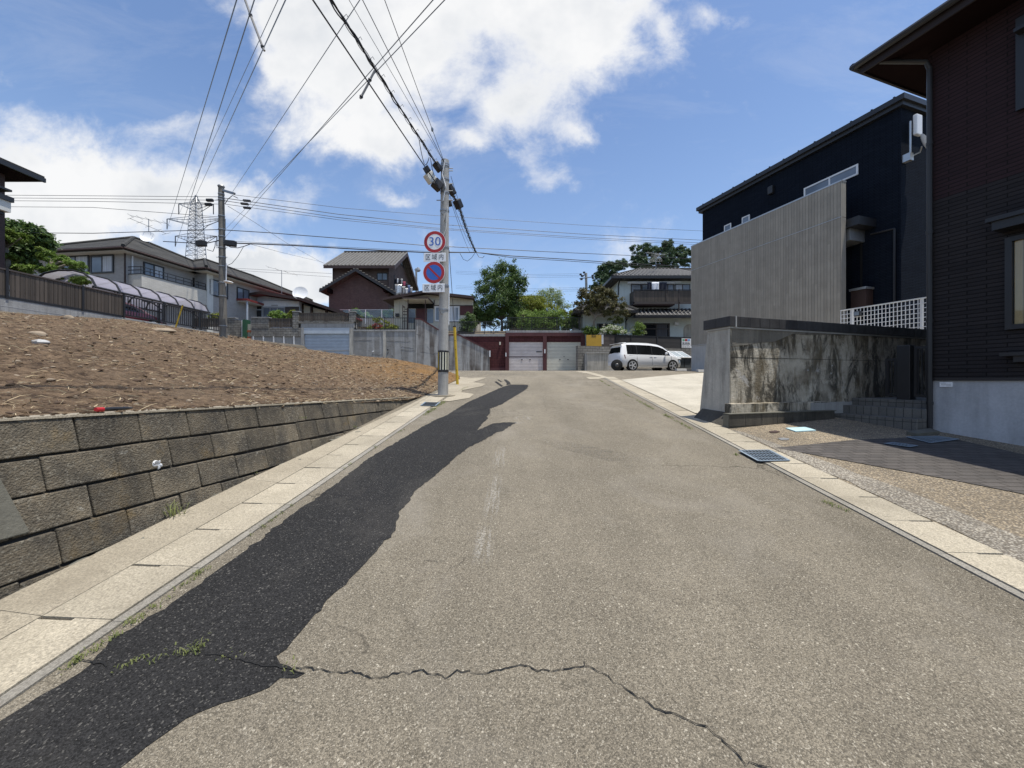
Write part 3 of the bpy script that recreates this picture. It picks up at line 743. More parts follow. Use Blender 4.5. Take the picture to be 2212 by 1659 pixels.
# ---------------------------------------------------------------- left retaining wall of split blocks
b0, b1 = G('d',0,1310), G('d',905,866)
ang = math.degrees(math.atan2(b1.y-b0.y, b1.x-b0.x)); FB = Frame(b0.x, b0.y, ang)   # +b = into the bank
ztop = lambda a: 1.345 - .0215*a
BAT = .24
wall = thing('block_retaining_wall', 'low mossy retaining wall of stacked grey blocks holding back the bare soil', 'retaining wall', FB.w(0,0,.2))
mb = MB(); CH = .245
def bp(a, h, out=0.0):                    # point on the sloping face; h below the top line
    z = ztop(a)-h; q = FB.w(a, 0, 0); zb = zr(q.y); return FB.w(a, (z-.25)*BAT - out, z)
for row in range(6):
    a = -6.5 + (.21 if row % 2 else 0)
    while a < 8.4:
        L = .44; g = .0045
        h0 = row*CH + (R.choice((.009,.014,.018,.026)) if row else 0); h1 = (row+1)*CH-.006
        aa, ab = a+g, a+L-g
        am = (aa+ab)/2; q = FB.w(am,0,0); ground = ztop(am)-zr(q.y)
        if h0 < ground+.1 and ab < 7.6:
            o = R.uniform(0, .012)
            P = [bp(aa,h1,o), bp(ab,h1,o), bp(ab,h1,-.3), bp(aa,h1,-.3), bp(aa,h0,o), bp(ab,h0,o), bp(ab,h0,-.3), bp(aa,h0,-.3)]
            P = [p+Vector((R.uniform(-.003,.003),R.uniform(-.005,.005),R.uniform(-.004,.004))) for p in P]
            mb.hexa(P)
        a += L
mb.build('blocks', m_block, wall, bevel=.008)
mb = MB(); mb.hexa([bp(-6.6,1.7,-.028), bp(8.2,1.7,-.028), bp(8.2,1.7,-.4), bp(-6.6,1.7,-.4), bp(-6.6,.03,-.028), bp(8.2,.03,-.028), bp(8.2,.03,-.4), bp(-6.6,.03,-.4)])
mb.build('mortar_bed', m_mortar, wall)
mb = MB(); R3 = random.Random(5)
for i in range(60):
    a = -5+i*.16; q_ = FB.w(a,-.05,0); zz = zr(q_.y)
    mb.ell(Vector((q_.x+R3.uniform(-.05,.05),q_.y,zz+.02)), (.10,.10,R3.uniform(.010,.022)), 9, 5, 0, .4)
mb.build('broken_footing', m_pier, wall)
mb = MB(); e = .016
for i in range(30):
    a0 = -6.55+i*.494; a1 = a0+.494
    mb.hexa([bp(a0,0.0,e), bp(a1,0.0,e), bp(a1,0,-.3), bp(a0,0,-.3), bp(a0,-e*R.uniform(.8,1.2),e), bp(a1,-e,e), bp(a1,-e*1.1,-.3), bp(a0,-e,-.3)])
mb.build('mortar_top', m_strip, wall)
mb = MB()
for k in range(520):
    a = R.uniform(-4,7.6); q_ = bp(a,-.016-R.uniform(0,.01),-abs(R.gauss(0,.10))); r = R.choice((.006,.009,.012,.02)); mb.ell(q_, (r*1.3,r*1.3,r*.6), 6, 4, 0, .5)
o = mb.build('spilled_soil', m_soil, None, fix=False); o['kind'] = 'stuff'; o['label'] = 'crumbs of soil spilled along the top of the block wall'
aP = FB.hit('cq',150,800,0.1)[0]
mb = MB(); mb.hexa([bp(aP-.62,.245*3-.02,.024), bp(aP+.06,.245*3-.02,.024), bp(aP+.06,.7,-.2), bp(aP-.62,.7,-.2), bp(aP-.62,0.0,.022), bp(aP-.10,0.0,.022), bp(aP-.04,0,-.2), bp(aP-.62,0,-.2)])
mb.build('mortar_pier', m_pier, wall, bevel=.01)
a, z = FB.hit('cq',1705,905,.14); c = FB.w(a, (z-.25)*BAT, z)
ax = (FB.w(0,-1,-.1)-FB.w(0,0,0)).normalized()
mb = MB(); mb.tube([c-ax*.1, c+ax*.012], .032, 18, False); mb.tube([c+ax*.012, c-ax*.1], .026, 18, False)
n = len(mb.v)
for j in range(18):
    mb.f.append((18+j, 18+(j+1)%18, 36+(j+1)%18, 36+j)); mb.m.append(0)
pp = mb.build('drain_pipe', m_white, wall)
mb = MB(); mb.disc(c-ax*.03, ax, .027, .004, 16); mb.build('pipe_hole', m_dark, pp)
mb = MB()
for an,w_,h_ in ((-.5,.020,.016),(-1.1,.016,.020),(.7,.010,.008),(2.6,.008,.010)):
    d = Vector((math.cos(an)*FB.ca, math.cos(an)*FB.sa, math.sin(an)))*.031; mb.ell(c+ax*.014+d, (w_,.005,h_), 7, 5, 0, .6)
mb.build('torn_rim', m_white, pp)
# black rod with a red end lying on the wall top
p0 = SB.ray_cast(Vector((0,0,CAMZ)), Vector((dirn(px('cq',1100,305))[0],1,dirn(px('cq',1100,305))[1])))[0]
p0 = bp(FB.hit('cq',1100,330,.25)[0], -.045, -.02); p1 = bp(FB.hit('cq',1500,300,.25)[0], -.045, -.03)
umb = thing('folded_umbrella', 'folded black umbrella with a red grip lying on the block wall', 'umbrella', p0)
dd = (p1-p0)
MB().tube([p0+dd*.17, p0+dd*.4, p0+dd*.8, p1], [.013,.017,.014,.005], 8).build('canopy', m_blk, umb)
MB().tube([p0-dd*.02, p0+dd*.17], [.018,.018], 10).build('handle', m_red, umb)
# ---------------------------------------------------------------- windows
def win(root, F, a0, a1, z0, z1, b, fm, pm, split=2, fw=.05, name='window', proud=.03, curt=None, hbar=None):
    if a1 < a0: a0, a1 = a1, a0
    mb = MB()
    mb.box(F,a0,a1,b-proud,b+.02,z0,z0+fw).box(F,a0,a1,b-proud,b+.02,z1-fw,z1).box(F,a0,a0+fw,b-proud,b+.02,z0+fw,z1-fw).box(F,a1-fw,a1,b-proud,b+.02,z0+fw,z1-fw)
    for i in range(1, split):
        c = a0+(a1-a0)*i/split; mb.box(F,c-fw*.5,c+fw*.5,b-proud*.8,b+.015,z0+fw,z1-fw)
    if hbar: mb.box(F,a0+fw,a1-fw,b-proud*.7,b+.01,hbar-fw*.4,hbar+fw*.4)
    f = mb.build(name, fm, root)
    MB().box(F,a0+fw*.9,a1-fw*.9,b-.008,b+.012,z0+fw*.9,z1-fw*.9).build('pane', pm, f)
    if curt:
        w = (a1-a0)
        for q0, q1, cm in curt: MB().box(F,a0+fw+q0*(w-2*fw),a0+fw+q1*(w-2*fw),b-.012,b-.008,z0+fw,z1-fw).build('curtain', cm, f)
    return f
wpt = RH.w(0,0,0)
RS = Frame(wpt.x, wpt.y, 18.2-90)          # street facade: a runs towards the viewer, b into the house
GZ = zr(wpt.y)
# ================= dark house beside the viewer
hz = lambda c,x,y,b=0: RS.hit(c,x,y,b)
fz = hz('cd',300,803)[1]; zb = (hz('c5',1690,665)[1]+hz('c5',2212,515)[1])/2; ztp = hz('ce',180,530)[1]
house = thing('dark_house', 'two storey charcoal and maroon sided house at the right edge of the street', 'house', RS.w(0,0,GZ))
MB().box(RS,.012,9,.012,8,GZ-1.5,fz).build('foundation', m_found, house)
MB().box(RS,0,9,0,8,fz,zb).build('lower_siding', m_sid_dk, house)
MB().box(RS,0,9,0,8,zb,ztp+.05).build('upper_siding', m_sid_mr, house)
MB().box(RS,-.02,9,-.015,.0,fz-.03,fz+.015).build('base_flashing', m_blk, house)
zs = ztp
roof = MB().box(RS,-.60,9.6,-.60,8.6,zs+.055,zs+.09).build('soffit', m_soffit, house)
mb = MB(); mb.box(RS,-.63,9.6,-.63,-.601,zs+.03,zs+.24).box(RS,-.63,-.601,-.601,8.6,zs+.03,zs+.24); mb.build('fascia', m_fascia, house)
mb = MB(); A = [RS.w(a,b,zs+.24) for a,b in ((-.7,-.7),(9.7,-.7),(9.7,8.7),(-.7,8.7))]; B = [RS.w(a,b,zs+1.6) for a,b in ((3,4),(6,4))]
mb.poly([A[0],A[1],B[1],B[0]]).poly([A[1],A[2],B[1]]).poly([A[2],A[3],B[0],B[1]]).poly([A[3],A[0],B[0]]).poly(A[::-1]); mb.build('roof', m_tile_s, house)
mb = MB(); mb.tube([RS.w(-.73,-.69,zs+.19), RS.w(9.6,-.69,zs+.19)], .055, 8); mb.tube([RS.w(-.70,-.73,zs+.19), RS.w(-.70,8.6,zs+.19)], .055, 8); mb.build('gutter', m_blk, house)
ad = hz('c6',1637,700,-.06)[0]
mb = MB(); mb.tube([RS.w(ad,-.055,GZ-.02),RS.w(ad,-.055,zs-.25),RS.w(ad-.03,-.10,zs-.12),RS.w(-.45,-.60,zs+.12)], .038, 10)
for z in (1.2,2.6,4.1,5.6): mb.tube([RS.w(ad,-.055,z),RS.w(ad,-.055,z+.05)], .046, 10)
mb.build('downpipe', m_blk, house)
aL = hz('c5',2105,1000)[0]; zt = hz('c5',2125,905)[1]; zb0 = hz('c5',2118,1465)[1]
f = win(house, RS, aL, aL+1.75, zb0, zt, 0, m_blk, m_clear, 2, .07, proud=.05)
mb = MB()
for a in (.08,.36,.66): mb.box(RS,aL+a,aL+a+.10,-.004,.006,zb0+.07,zt-.07)
for z in (.2,.5,.8): mb.box(RS,aL+.08,aL+1.6,-.002,.004,zb0+(zt-zb0)*z-.02,zb0+(zt-zb0)*z+.02)
mb.build('shoji_frame', m_wood, f); MB().box(RS,aL+.07,aL+1.68,.008,.02,zb0+.07,zt-.07).build('shoji_screen', m_curt, f)
aH = hz('c5',1975,812,-.32); aa = hz('c5',2212,748,-.32)
MB().box(RS,aH[0],aH[0]+2.6,-.32,0,aH[1]-.01,aH[1]+.05).box(RS,aH[0]+.05,aH[0]+2.55,-.28,-.001,aH[1]-.14,aH[1]-.01).build('window_hood', m_blk, house)
aU = hz('ce',1012,600)[0]; zu = hz('ce',1012,1045)[1]; zv = hz('ce',1030,180)[1]
win(house, RS, aU, aU+1.7, zu, zv, 0, m_blk, m_glass, 2, .08, proud=.06)
aH = hz('ce',972,290,-.2); MB().box(RS,aH[0],aH[0]+2.2,-.2,0,aH[1]-.02,aH[1]+.03).build('window_hood', m_blk, house)
av, zv2 = hz('cd',1180,480,-.15); MB().box(RS,av,av+1.3,-.16,0,zv2-.03,zv2+.02).box(RS,av+.12,av+1.2,-.12,-.001,zv2-.12,zv2-.03).build('vent_ledge', m_blk, house)
a0, z1 = hz('cd',398,845); a1, z0 = hz('cd',565,908)
pl = MB().box(RS,a0,a1,-.004,.012,z0,z1).build('wall_plate', m_signw, house)
mb = MB()
for i, (u, v) in enumerate(((.06,.5),(.12,.92),(.1,.88),(.55,.93))): mb.box(RS,a0+(a1-a0)*u,a0+(a1-a0)*v,-.006,-.004,z0+(z1-z0)*(.76-.2*i),z0+(z1-z0)*(.83-.2*i))
mb.build('print', m_found, pl)
# ================= stained concrete wall with cap tiles and ledges
bw = 1.38
a_c, z_c = RH.hit('cr',385,205,bw); zc0 = z_c; ztopc = RH.hit('cr',440,102,bw-.03)[1]
aR = 3.4
cw = thing('stained_concrete_wall', 'old black stained concrete wall with a dark tile cap and ledges at its foot', 'wall', RH.w(a_c,bw,zr(RH.w(a_c,bw,0).y)))
zg = zr(RH.w(a_c,bw,0).y)
zbase = RH.hit('cr',385,860,bw)[1]
prof = [RH.w(0,bw,zg-.6), RH.w(0,bw,zc0), RH.w(0,bw+.50,zc0), RH.w(0,bw+.80,zg-.6)]
nv = RH.w(1,0,0)-RH.w(0,0,0)
MB().prism([p+nv*(a_c+.012) for p in prof], nv*(aR-a_c)).build('body', m_oldwall, cw, bevel=.012)
mb = MB(); mb.prism([p+nv*(a_c-.012) for p in prof], nv*.0235); mb.build('end_face', m_endwall, cw, bevel=.008)
zj = RH.hit('cr',600,462,bw)[1]
mb = MB()
for z in (zj,):
    mb.box(RH,a_c+.02,aR-.05,bw-.0025,bw+.01,z-.004,z+.004)
mb.build('joint', m_mortar, cw)
# render skin that is left under the cap
ov = [(400,208),(1090,232),(1300,260),(1040,262),(930,252),(840,292),(760,325),(640,330),(520,352),(400,362)]
pp = [RH.hit('cr',x,y,bw) for x,y in ov]
m_skin = simple('old_render_skin', (.20,.185,.155), .92, var=.3, bump=.01, bs=25, streak=.8, stain=(.045,.04,.03))
MB().prism([RH.w(a,bw-.012,z) for a,z in pp], (RH.w(0,.02,0)-RH.w(0,0,0))).build('render_skin', m_skin, cw)
mb = MB(); mb.box(RH,a_c-.03,aR,bw-.03,bw+.53,zc0,zc0+.03); mb.build('mortar_band', m_conc2, cw)
mb = MB(); a = a_c-.06; R2 = random.Random(3)
while a < aR:
    L = .238; d = R2.uniform(0,.004)
    mb.box(RH,a+.003,a+L,bw-.055-d,bw+.26,zc0+.0305,ztopc-d); mb.box(RH,a+.003,a+L,bw+.262,bw+.56,zc0+.0305,ztopc-d)
    a += L+.004
mb.build('cap_tiles', m_cap, cw, bevel=.006)
aj = RH.hit('cr',438,150,bw-.06)[0]
MB().box(RH,aj-.008,aj+.014,bw-.066,bw+.3,zc0+.02,ztopc+.004).build('cap_joint', m_conc2, cw)
# two ledges in front
a0 = RH.hit('cr',395,860,bw-.12)[0]; a1 = RH.hit('cr',1255,830,bw-.12)[0]; zl = RH.hit('cr',420,862,bw-.12)[1]
MB().box(RH,a0,a1,bw-.12,bw+.02,zg-.3,zl).build('upper_ledge', m_oldwall, cw, bevel=.01)
zl2 = RH.hit('cr',380,950,bw-.25)[1]; a1b = RH.hit('cr',1300,915,bw-.25)[0]; a0b = RH.hit('cr',378,950,bw-.25)[0]
mb = MB(); n = 7; w = (a1b-a0b)/n
for i in range(n):
    mb.box(RH,a0b+i*w+.004,a0b+(i+1)*w-.004,bw-.25,bw-.121,zl2-.225,zl2-.014); mb.box(RH,a0b+i*w+.004,a0b+(i+1)*w-.004,bw-.245,bw-.121,zg-.3,zl2-.235)
mb.build('ledge_blocks', m_dkblock, cw, bevel=.006)
MB().box(RH,a0b,a1b+.02,bw-.262,bw-.1205,zl2-.0135,zl2).box(RH,a0b,a1b,bw-.235,bw-.1215,zg-.3,zl2-.02).build('ledge_mortar', m_pier, cw)
# dark sloping footing at the end
mb = MB(); P = [RH.w(a_c-.03,bw-.1,zg+.22), RH.w(a_c-.03,bw+.62,zg+.26), RH.w(a_c-.34,bw+.62,zg-.1), RH.w(a_c-.34,bw-.12,zg-.1)]
mb.prism(P, nv*.02)
for i in range(4):
    b0 = bw-.08+i*.19
    mb.hexa([RH.w(a_c-.36,b0,zg-.12),RH.w(a_c-.01,b0,zg-.12),RH.w(a_c-.01,b0+.18,zg-.12),RH.w(a_c-.36,b0+.18,zg-.12),
             RH.w(a_c-.22,b0,zg+.05),RH.w(a_c-.012,b0,zg+.23),RH.w(a_c-.012,b0+.18,zg+.24),RH.w(a_c-.22,b0+.18,zg+.06)])
mb.build('footing', m_dkblock, cw, bevel=.008)
mb = MB()
for x, y in ((1062,570),(1265,598),(1372,720),(1625,588),(1345,460),(1275,530)):
    a, z = RH.hit('cr',x,y,bw); mb.ell(RH.w(a,bw-.004,z), (.016,.008,.016), 8, 5)
mb.build('tie_holes', m_conc2, cw)
# side wall of the entrance and steps
sx = -.36
zf = [RH.hitA('c6',1150,744,sx)[1], RH.hitA('c6',1212,692,sx+.27)[1], RH.hitA('c6',1265,647,sx+.54)[1]]
steps = thing('entrance_steps', 'three grey tiled entrance steps between the dark house and the stained wall', 'steps', RH.w(sx,.5,zg))
prev = zg-.4
for i, z in enumerate(zf):
    MB().box(RH,sx+.27*i,sx+.27*i+(.2695 if i < 2 else 3.4),-.02,1.235,zg-.4,z).build('step', m_steptile, steps, bevel=.006)
MB().box(RH,sx-.62,sx+.9,1.236,bw-.01,zg-.4,zl-.02).build('side_kerb', m_conc, steps)
gate = thing('iron_gate', 'black iron gate with a post at the top of the entrance steps', 'gate', RH.w(.35,.6,zf[2]))
bpst, zp = RH.hitA('c6',1495,325,.35)
MB().box(RH,.26,.44,bpst-.10,bpst+.10,zf[2],zp).build('post', m_blk, gate, bevel=.01)
def leaf(b0, b1, z0, z1, nbar):
    mb = MB(); mb.box(RH,.33,.37,b0,b1,z0,z0+.05).box(RH,.33,.37,b0,b1,z1-.05,z1)
    mb.box(RH,.33,.37,b0,b0+.04,z0+.05,z1-.05).box(RH,.33,.37,b1-.04,b1,z0+.05,z1-.05)
    for i in range(1, nbar): b = b0+(b1-b0)*i/nbar; mb.box(RH,.342,.358,b-.008,b+.008,z0+.05,z1-.05)
    return mb.build('gate_leaf', m_blk, gate)
bl = RH.hitA('c6',1372,450,.35)[0]; zlf = RH.hitA('c6',1372,405,.35)[1]
leaf(bpst+.12, min(bl,1.33), zf[2]+.05, zlf, 4); leaf(-.02, bpst-.12, zf[2]+.05, zlf+.2, 7)
# ================= things on the right-hand ground
def plate(name, lab, cat, c, quad, mat, th, dz):
    P = [G(c,*p,dz=dz) for p in quad]; o = thing(name, lab, cat, P[0]); MB().prism(P, (0,0,th)).build('cover', mat, o, bevel=.003); return o
plate('meter_lid','pale blue square water meter lid in front of the stained wall','lid','c6',[(762,832),(885,826),(947,846),(822,852)],m_lid,.02,.012)
plate('stop_cock_lid','small oval grey metal lid in the brown aggregate paving','lid','c6',[(714,893),(745,889),(785,894),(782,900),(735,902)],m_alu,.012,.012)
plate('stop_cock_lid','small round rusty lid just left of the pale blue lid','lid','c6',[(660,850),(700,845),(728,852),(700,859),(668,857)],m_brownwood,.012,.012)
st = thing('loose_slab','thin concrete slab lying beside the downpipe of the dark house','slab',G('c6',1600,880))
MB().prism([G('c6',1495,868,dz=.01),G('c6',1560,882,dz=.01),G('c6',1700,868,dz=.01),G('c6',1640,848,dz=.01)], (0,0,.06)).build('slab', m_pier, st, bevel=.006)
def grate(name, lab, P, nbar, lids=None, mat=m_grate, h=.008, cross=3):
    """P: four corners on the ground, bars run from side 0-1 to side 3-2"""
    o = thing(name, lab, 'drain grate', P[0]); P = [Vector(p)+Vector((0,0,h)) for p in P]
    MB().prism([p-Vector((0,0,.012)) for p in P], (0,0,.008)).build('pit', m_dark, o)
    mb = MB()
    def bar(p, q, w):
        d = (q-p); s = Vector((-d.y,d.x,0)).normalized()*w/2
        mb.prism([p-s,q-s,q+s,p+s], (0,0,.006))
    for i in range(nbar+1):
        t = i/nbar; bar(P[0].lerp(P[1],t), P[3].lerp(P[2],t), .010 if 0 < i < nbar else .035)
    for i in range(cross+1):
        t = i/cross; bar(P[0].lerp(P[3],t)+Vector((0,0,.001)), P[1].lerp(P[2],t)+Vector((0,0,.001)), .014 if 0 < i < cross else .035)
    mb.build('bars', mat, o); return o
grate('drain_grate','steel grate set in the right gutter beside the brick paving',[G('c6',*p,dz=.022) for p in ((482,968),(662,965),(783,1028),(600,1032))],9,cross=4)
grate('drain_grate','steel grate in the left gutter next to the utility pole',[G('ci',*p,dz=.022) for p in ((20,686),(70,648),(222,652),(178,690))],4,cross=1)
grate('drain_grate','long steel grate beside the loose slab by the dark house',[G('c6',*p,dz=.020) for p in ((1500,885),(1640,920),(1812,898),(1690,880))],9,cross=3)
grate('drain_grate','small flush grate in the brick paving',[G('c6',*p,dz=.020) for p in ((1368,925),(1510,945),(1560,938),(1420,918))],7,cross=2)
for i,(c,x,y) in enumerate((('c6',1060,932),('c6',848,952),('c6',1245,1127),('c6',1010,1400))):
    pass
def wheelstop(c, x, y, w, lab):
    p = G(c,x,y,dz=.02); F = Frame(p.x,p.y,18.2); o = thing('wheel_stop', lab, 'wheel stop', p, 'wheel stops of the parking lot')
    mb = MB(); P = [F.w(0,-.09,p.z),F.w(0,.09,p.z),F.w(0,.06,p.z+.12),F.w(0,-.06,p.z+.12)]
    mb.prism(P, F.w(w,0,0)-F.w(0,0,0)); mb.build('block', m_conc2, o, bevel=.012)
wheelstop('c6',95,480,.6,'pale wheel stop nearest the white car'); wheelstop('c6',224,487,.6,'pale wheel stop at the foot of the stained wall end')
# ================= navy house with the grey board screen
bs = 6.71; bb = 7.9
aS0, zS0 = RS.hit('c5',187,960,bs); aS1, zS1 = RS.hit('c5',1100,563,bs); zST = (zS0+zS1)/2
nh = thing('navy_house', 'tall flat roofed navy house behind a grey board screen wall', 'house', RS.w(aS0,bs,2.1))
zfd = RS.hit('c5',187,1562,bs)[1]; zjn = (RS.hit('c5',187,1105,bs)[1]+RS.hit('c5',1070,790,bs)[1])/2
MB().box(RS,aS0,aS1,bs,bs+.25,zfd,zjn-.008).box(RS,aS0,aS1,bs,bs+.25,zjn+.008,zST).build('screen_boards', m_screen, nh)
MB().box(RS,aS0+.01,aS1-.01,bs+.012,bs+.24,.9,zfd).build('screen_plinth', m_conc2, nh)
for t in ((aS0-.01,aS1+.01,bs-.012,bs+.262,zST,zST+.05),(aS0,aS1,bs-.01,bs+.005,zjn-.0075,zjn+.0075),(aS0-.005,aS1,bs-.014,bs+.004,zfd-.02,zfd+.01)): MB().box(RS,*t).build('screen_trim', m_alu, nh)
aB0, zg0 = RS.hit('c5',257,760,bb); aB1, zg1 = RS.hit('c5',1465,100,bb); zgu = (zg0+zg1)/2
aEnd = aB1
MB().box(RS,aB0,aEnd,bb,bb+8,1.0,zgu).build('wall', m_sid_navy, nh)
mb = MB(); mb.box(RS,aB0-.15,aEnd+.12,bb-.14,bb+8,zgu,zgu+.14).box(RS,aB0-.22,aEnd+.2,bb-.24,bb+8,zgu+.14,zgu+.32); mb.build('roof', m_blk, nh)
for i in range(14):
    a = aB0+.2+(aEnd-aB0-.3)*i/13; MB().box(RS,a-.025,a+.025,bb-.2,bb+.1,zgu+.32,zgu+.38).build('roof_seam', m_blk, nh)
ax0, zx0 = RS.hit('c5',875,605,bb); ax1, zx1 = RS.hit('c5',1205,455,bb); zy1 = RS.hit('c5',1205,520,bb)[1]
win(nh, RS, ax0, ax1, zy1, (zx0+zx1)/2, bb, m_white, m_glassb, 2, .06)
for (x0,y0,x1,y1) in ((498,782,545,765),(390,832,432,816)):
    p0 = RS.hit('c5',x0,y0,bb); p1 = RS.hit('c5',x1,y1,bb); zt = (p0[1]+p1[1])/2
    win(nh, RS, p0[0], p1[0], zt-.75, zt, bb, m_white, m_glassb, 1, .05)
p0 = RS.hit('c5',652,598,bb-.15); p1 = RS.hit('c5',682,630,bb-.15); MB().box(RS,p0[0],p1[0],bb-.16,bb,p1[1],p0[1]).build('vent_cap', m_blk, nh, bevel=.02)
# recessed porch between screen and body
ap0 = aS1; ap1 = RS.hit('c5',1243,900,bb)[0]
p0 = RS.hit('c5',1100,870,bs+.5); p1 = RS.hit('c5',1240,945,bb-.2)
MB().box(RS,aS1-1.6,ap1,bs+.4,bb,p0[1]-.42,p0[1]).build('porch_lintel', m_alu, nh)
MB().box(RS,aS1-1.7,ap1+.35,bs+.26,bb,p0[1]+.002,p0[1]+.30).build('porch_roof', m_blk, nh)
MB().box(RS,aS1-.02,ap1-.12,bb-.05,bb-.001,1.2,p0[1]-.43).build('porch_painted_shade', m_dark, nh)  # black panel on the wall stands in for the porch's deep shade
p0 = RS.hit('c5',1153,1232,bb-.5); p1 = RS.hit('c5',1245,1310,bb-.5)
mbx = thing('wooden_mailbox','wooden box with grey lid on the dark porch of the navy house','mailbox',RS.w(p0[0],bb-.4,p1[1]))
MB().box(RS,p0[0],p1[0],bb-.45,bb-.06,p1[1]-.05,p0[1]).build('box', m_brownwood, mbx); MB().box(RS,p0[0]-.03,p1[0]+.03,bb-.5,bb-.052,p0[1]+.001,p0[1]+.08).build('lid', m_alu, mbx)  # light wood box coloured dark brown, porch shade put into the colour
# downpipe and the side face
p0 = RS.hit('c5',1425,850,bb-.05)
mb = MB(); mb.tube([RS.w(p0[0],bb-.06,p0[1]),RS.w(p0[0],bb-.06,2.0)], .035, 8); q = RS.hit('c5',1280,885,bb-.05); mb.tube([RS.w(p0[0],bb-.06,p0[1]),RS.w(q[0],bb-.06,q[1])], .03, 8); mb.build('downpipe', m_blk, nh)
SF = Frame(RS.w(aEnd,bb,0).x, RS.w(aEnd,bb,0).y, 18.2)     # side face towards the viewer
def sft(x, y, b=-.25): return SF.hit('c5', x, y, b)
p0 = sft(1545,155); p1 = sft(1580,290)
an = thing('panel_antenna','white flat panel antenna on the side wall of the navy house','antenna',SF.w(p0[0],-.25,p1[1]))
MB().box(SF,p0[0],p1[0],-.32,-.2,p1[1],p0[1]).build('panel', m_white, an, bevel=.03)
q0 = sft(1537,300); q1 = sft(1537,410)
MB().tube([SF.w(q0[0],-.18,p0[1]-.2),SF.w(q1[0],-.18,q1[1])], .03, 8).build('mast', m_alu, an)
MB().box(SF,q1[0]-.08,q1[0]+.1,-.22,0,q1[1]-.1,q1[1]+.15).build('bracket', m_alu, an)
d0 = sft(1622,325,-.5)
ds = thing('satellite_dish','white satellite dish on a curved arm beside the panel antenna','satellite dish',SF.w(d0[0],-.4,d0[1]))
def dish(mb, c, nrm, r, depth=.18, n=20, rings=5):
    c = Vector(c); nrm = Vector(nrm).normalized(); x = nrm.cross(Vector((0,0,1))).normalized(); y = nrm.cross(x); base = len(mb.v)
    for i in range(rings+1):
        t = i/rings
        for j in range(n):
            a = 2*math.pi*j/n; mb.v.append(c+(x*math.cos(a)+y*math.sin(a))*r*t + nrm*(depth*r*t*t))
    for i in range(rings):
        for j in range(n):
            j2 = (j+1)%n; mb.f.append((base+i*n+j,base+i*n+j2,base+(i+1)*n+j2,base+(i+1)*n+j)); mb.m.append(0)
mb = MB(); dish(mb, SF.w(d0[0],-.42,d0[1]), (SF.w(.6,-1,0)-SF.w(0,0,0))+Vector((0,0,.5)), .33); mb.build('reflector', m_white, ds, smooth=True, fix=False)
q2 = sft(1590,380,-.3); MB().tube([SF.w(q1[0]+.06,-.15,q1[1]+.05),SF.w(q2[0],-.25,q2[1]),SF.w(d0[0]+.02,-.36,d0[1]-.05)], .025, 8).build('arm', m_alu, ds)
# white mesh fence on the boundary
fp = 5.9
a0, z0t = RS.hit('c5',1098,1352,fp); a1, z1t = RS.hit('c5',1640,1268,fp); zt = (z0t+z1t)/2; zb1 = zt-.95
fe = thing('white_mesh_fence','white wire mesh fence above the stained wall','fence',RS.w(a0,fp,zb1))
mb = MB()
n = 30
for i in range(n+1): a = a0+(a1+.6-a0)*i/n; mb.box(RS,a-.008,a+.008,fp-.008,fp+.008,zb1,zt)
for i in range(8): z = zb1+(zt-zb1)*i/7; mb.box(RS,a0,a1+.6,fp-.017,fp-.0085,z-.009,z+.009)
mb.box(RS,a0,a1+.6,fp-.03,fp+.03,zt+.001,zt+.03)
mb.build('mesh_panel', m_white, fe)
for x in (1160,1585):
    a = RS.hit('c5',x,1400,fp)[0]; MB().box(RS,a-.03,a+.03,fp+.009,fp+.07,zb1-1.5,zt).build('post', m_white, fe)
p0 = RS.hit('c5',1198,1365,fp-.1); lt = thing('flood_light','small black floodlight on the white mesh fence','lamp',RS.w(p0[0],fp-.05,p0[1]))
MB().box(RS,p0[0]-.09,p0[0]+.09,fp-.14,fp-.03,p0[1]-.09,p0[1]+.07).build('head', m_blk, lt, bevel=.02); MB().box(RS,p0[0]-.07,p0[0]+.07,fp-.146,fp-.141,p0[1]-.07,p0[1]+.05).build('lens', m_glassb, lt)
# ---------------------------------------------------------------- far side of the cross street
FG = Frame(0, 30.6, 0)
def bx(mb, F, c, x0, y0, x1, y1, b0, b1, mi=0, at_b=None):
    bb_ = b0 if at_b is None else at_b
    p = F.hit(c,x0,y0,bb_); q_ = F.hit(c,x1,y1,bb_)
    mb.box(F, min(p[0],q_[0]), max(p[0],q_[0]), b0, b1, min(p[1],q_[1]), max(p[1],q_[1]), mi); return mb
def part(name, mat, root, F, c, rects, b0, b1, bevel=0, one=None):
    if one is None: one = name in ('frame','roller_door','surround','lattice_gate','cracks','panel_joint','small_print','shutter_box','trim')
    if not one and len(rects) > 1:
        for r in rects: o = bx(MB(), F, c, *r, b0, b1).build(name, mat, root, bevel=bevel)
        return o
    mb = MB()
    for r in rects: bx(mb, F, c, *r, b0, b1)
    return mb.build(name, mat, root, bevel=bevel)
def poly_part(name, mat, root, F, c, pts, b0, b1):
    P = []
    for x, y in pts:
        a, z = F.hit(c,x,y,b0); P.append(F.w(a,b0,z))
    v = F.w(0,b1,0)-F.w(0,b0,0)
    return MB().prism(P, v).build(name, mat, root)
def winp(root, F, c, x0, y0, x1, y1, b, fm, pm, **k):
    p = F.hit(c,x0,y0,b); q_ = F.hit(c,x1,y1,b); return win(root, F, p[0], q_[0], min(p[1],q_[1]), max(p[1],q_[1]), b, fm, pm, **k)
ZG = zr(30.6)
def lowrect(c, x0, y0, x1): return (x0, y0, x1, 1)
